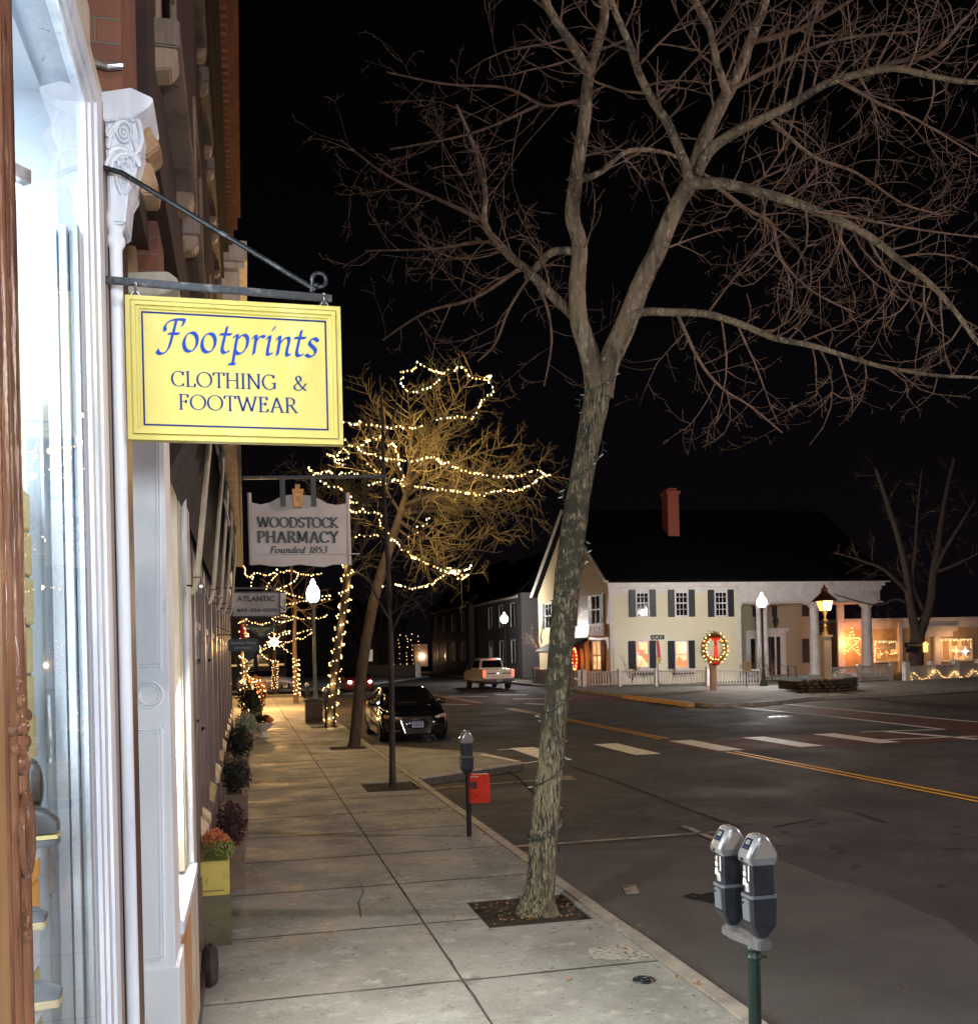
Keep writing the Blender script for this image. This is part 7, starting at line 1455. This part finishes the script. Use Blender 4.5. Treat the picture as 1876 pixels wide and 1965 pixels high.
bb = empty('shop_board', atY(1752,1250,55.3), 'dark board with pale lettering hung on the big dark tree', 'sign'); mb = MB(); pxbox(mb,1735,1771,1233,1243,55.3,0,.06); pxbox(mb,1737,1770,1244,1252,55.3,0,.06); o = mb.build('board', mat('dark_plum_board',(.02,.015,.02),.4), bb)
mb = MB(); 
for k in range(7): pxbox(mb,1740+k*4,1742.5+k*4,1236,1240,55.3,.062,.066)
mb.build("lettering", mat('dull_gold',(.3,.25,.15),.5), o)
q = atY(1775,1243,55.2); mb = MB(); mb.box(q.x-.12,q.x+.12,55.1,55.3,q.z-.28,q.z+.2); mb.lathe((q.x,55.2,q.z+.2),[(.18,0),(.02,.18)],4,sq=True); tag(mb.build('wall_lantern', glow('small_lantern',(1,.55,.15),1.6)), 'small amber lantern hanging at the right of the dark tree board', 'lantern')
# a second lit wreath on the gable side
q = atX(1106,1265,HX0-.4); mb = MB(); mb.ring(q, .45, .13, 'x', 22, 7, 1, 1.6); w2 = tag(mb.build('red_wreath', mat('red_wreath_leaf',(.35,.03,.02),.6)), 'oval red lit wreath just right of the leaning trunk on the gable wall', 'wreath')
w2r = w2
for k in range(18):
    a = 2*pi*k/18; b_ = MB(); b_.blob(q+Vector((-.16,.45*math.cos(a),.72*math.sin(a))), .05,.05,.05, 6, 5); b_.build('bulb', m_ob, w2)
LIGHTS.append((q+Vector((-.8,-.3,0)), 6, (1,.3,.1)))
# ------------------------------------------------------------------ the dark houses further along
m_dh = mat('grey_dark_clapboard', (.07,.06,.068), .6, bump=.8, wave=1.4, bdist=.03); m_dh2 = mat('dull_clapboard', (.11,.10,.105), .6, bump=.8, wave=1.4, bdist=.03)
def side_house(X, y0, y1, ze, zr, m, label, wins, trim):
    rt = empty('house', (X+4,(y0+y1)/2,0), label, 'house'); mb = MB(); mb.box(X,X+8,y0,y1,0,ze); mb.build('wall', m, rt)
    mb = MB(); mb.prism([(X-.5,y0-.4,ze-.05),(X+4,y0-.4,zr),(X+8.5,y0-.4,ze-.05),(X+8.5,y0-.4,ze-.25),(X+4,y0-.4,zr-.25),(X-.5,y0-.4,ze-.25)], (0,y1-y0+.8,0)); mb.build('roof', m_roof, rt)
    mb = MB(); mb.box(X-.5,X-.42,y0-.4,y1+.4,ze-.45,ze-.1); mb.build('eave_board', trim, rt)
    for (ya, yb, za, zb_) in wins:
        mb = MB(); mb.box(X-.05,X-.003,ya,yb,za,zb_); w = mb.build('window', m_wglass, rt)
        for a in (ya-.6, yb): mb = MB(); mb.box(X-.08,X-.03,a+.02,a+.58,za,zb_); mb.build('shutter', m_shut, w)
        mb = MB(); mb.box(X-.10,X-.05,ya-.06,ya+.06,za,zb_); mb.box(X-.10,X-.05,yb-.06,yb+.06,za,zb_); mb.box(X-.10,X-.05,ya-.06,yb+.06,zb_-.001,zb_+.1); mb.build('frame', trim, w)
    return rt
side_house(22.0, 80, 96, 7.0, 11, m_dh2, 'pale two storey house behind the small lit tree', [(y,y+1.2,z,z+1.9) for y in (82,86,90) for z in (1.2,4.3)], m_htrim)
side_house(22.0, 100, 122, 7.2, 11.5, m_dh, 'dark grey house at the end of the street beyond the truck', [(y,y+1.3,z,z+1.9) for y in (102,107,112,117) for z in (1.3,4.4)], mat('grey_trim',(.4,.36,.38),.6))
hb = empty('house', (7,125,0), 'unlit black house at the bend behind the strings of tiny lights', 'house'); mb = MB(); mb.box(2,19,122,132,0,6); mb.build('wall', mat('near_black_wall',(.02,.017,.02),.8), hb)
mb = MB(); mb.prism([(1.5,121.5,6),(10,121.5,10),(19.5,121.5,6)], (0,11,0)); mb.build('roof', m_roof, hb)
mb = MB(); q = atY(710,1258,121.9); mb.box(q.x-.5,q.x+.35,121.88,121.98,q.z-.7,q.z+.7); mb.build('lit_window', glow('faint_window',(.8,.7,.5),.35), hb)
mb = MB(); q = atY(806,1260,121); mb.box(q.x-.7,q.x+.9,120.9,121.95,q.z-1.2,q.z+1.5); mb.build('lit_porch', glow('porch_glow',(1,.35,.1),.05), hb); mb = MB(); mb.blob(q+Vector((.2,-.4,0)), .3,.2,.3); mb.build('porch_lamp', glow('porch_bulb',(1,.6,.3),14), hb)
r = random.Random(19)
for k in range(5):
    P = [Vector((q.x-3.6+k*.72+r.gauss(0,.1), 118+r.gauss(0,.4), 1.0+j*.7)) for j in range(6)]
    string(['left','second','third','fourth','right'][k]+'most dangling string of tiny white lights far off at the bend', [P], 118, .8, 2.0, yj=0, group='far dangling lights', wire=.01, seed=40+k)
bare('dark_tree', (14.5,116,0), 12, 'dark tree at the far bend behind the strings of tiny lights', m_dbark, m_dbark, 61, .4, 9, .3, trunk=.3, L=2.2)
# far left end: window frontages beyond the taupe row, past the cross street
fb = empty('corner_shop', (-3,66,0), 'dark shop front past the cross street with a faint row of warm window lights', 'shop'); mb = MB(); mb.box(-9,3.4,88,94,0,6); mb.build('wall', mat('dark_plum_wall',(.05,.035,.035),.7), fb)
for k in range(4):
    mb = MB(); mb.box(-1.6+k*1.3,-.6+k*1.3,87.9,87.99,1.2,2.4); mb.build('window', m_wglass, fb)
    mb = MB(); mb.box(-1.5+k*1.3,-.7+k*1.3,87.80,87.88,1.45,1.62); mb.build('window_light', glow('window_light',(1,.6,.15),.5), fb)
# ------------------------------------------------------------------ lamps in view, lamps out of view, one added fill
lamp(2.42, 36.9, 0, 5.0, 'tall globe street lamp on a grey green post over the litter bin', m_postg, 1000)
q = gs(1465,1322); lamp(q.x, q.y, -.0, 5.15, 'globe street lamp on a black post in front of the twin porch columns', m_black, 27000, R=.27)
q = gs(970,1310); lamp(q.x, q.y, 0, 5.2, 'distant globe street lamp beside the small lit bare tree', m_black, 16000, R=.30)
def point(loc, e, col, size, name='lamp_light'):
    l = bpy.data.lights.new(name, 'POINT'); l.energy = e; l.color = col; l.shadow_soft_size = size; o = bpy.data.objects.new(name, l); COL.objects.link(o); o.location = loc; return o
def area(loc, tgt, e, col, sx, sy, name='shop_light'):
    l = bpy.data.lights.new(name, 'AREA'); l.shape = 'RECTANGLE'; l.size = sx; l.size_y = sy; l.energy = e; l.color = col; o = bpy.data.objects.new(name, l); COL.objects.link(o); o.location = loc
    o.rotation_euler = (Vector(tgt)-Vector(loc)).to_track_quat('-Z', 'Y').to_euler(); return o
area((-1.0,1.8,3.60), (-.8,2.1,0), 130, (.72,.87,1), 1.2, 1.5)          # ceiling light of the display window
area((-1.0,.93,2.0), (-.5,2.6,1.5), 75, (.8,.91,1), .9, 1.6)       # added fill at the near wall, brightens the lower display window
area((-.395,5.31,1.95), (3,5.31,1.0), 270, (1,.96,.86), .34, 1.5)           # second shop window
point((.6,-1.6,2.45), 640, (.86,.93,1), .25)                              # cool lamp over the shop entrance behind the camera
point((2.6,-10,9.5), 1800, (1,.86,.80), .3)                             # street lamp of the same kind behind the camera
point((24,2,9), 11500, (1,.78,.74), .4)
point((.9,44,2.7), 1600, (1,.52,.18), .2); point((1.0,54,2.8), 900, (1,.52,.18), .2)
for it in LIGHTS:
    p, e = it[0], it[1]; c = it[2] if len(it) > 2 else (1,.66,.24)
    point(p+Vector((0,-.06,0)) if len(it) < 3 else p, e*14.0 if len(it) < 3 else e*9, c, .05, 'string_light')
# ------------------------------------------------------------------ night sky and camera
w = bpy.data.worlds.new('World'); SC.world = w; w.use_nodes = True; N = w.node_tree.nodes; L = w.node_tree.links; bg = N['Background']
tc = N.new('ShaderNodeTexCoord'); sx = N.new('ShaderNodeSeparateXYZ'); L.new(tc.outputs['Generated'], sx.inputs[0])
cr_ = N.new('ShaderNodeValToRGB'); e = cr_.color_ramp.elements; e[0].position = 0; e[0].color = (.0030,.0023,.0034,1); e[1].position = .45; e[1].color = (.0009,.0008,.0010,1); L.new(sx.outputs[2], cr_.inputs[0])
L.new(cr_.outputs[0], bg.inputs[0]); bg.inputs[1].default_value = 1.0
cam = bpy.data.cameras.new('Camera'); co = bpy.data.objects.new('Camera', cam); COL.objects.link(co); co.location = EP
cam.sensor_fit = 'HORIZONTAL'; cam.sensor_width = 36; cam.lens = 36*FX/1876; cam.shift_y = (CY-1965/2)/1876; cam.clip_start = .05; cam.clip_end = 800
co.rotation_euler = (Matrix.Rotation(-YAW, 3, 'Z') @ Matrix.Rotation(pi/2, 3, 'X') @ Matrix.Rotation(-ROLL, 3, 'Z')).to_euler()
SC.camera = co
SC.view_settings.view_transform = 'Standard'; SC.view_settings.look = 'None'; SC.view_settings.exposure = 0; SC.view_settings.gamma = 1
SC.cycles.use_denoising = True; SC.cycles.sample_clamp_indirect = 3; SC.cycles.max_bounces = 6; SC.cycles.transparent_max_bounces = 8
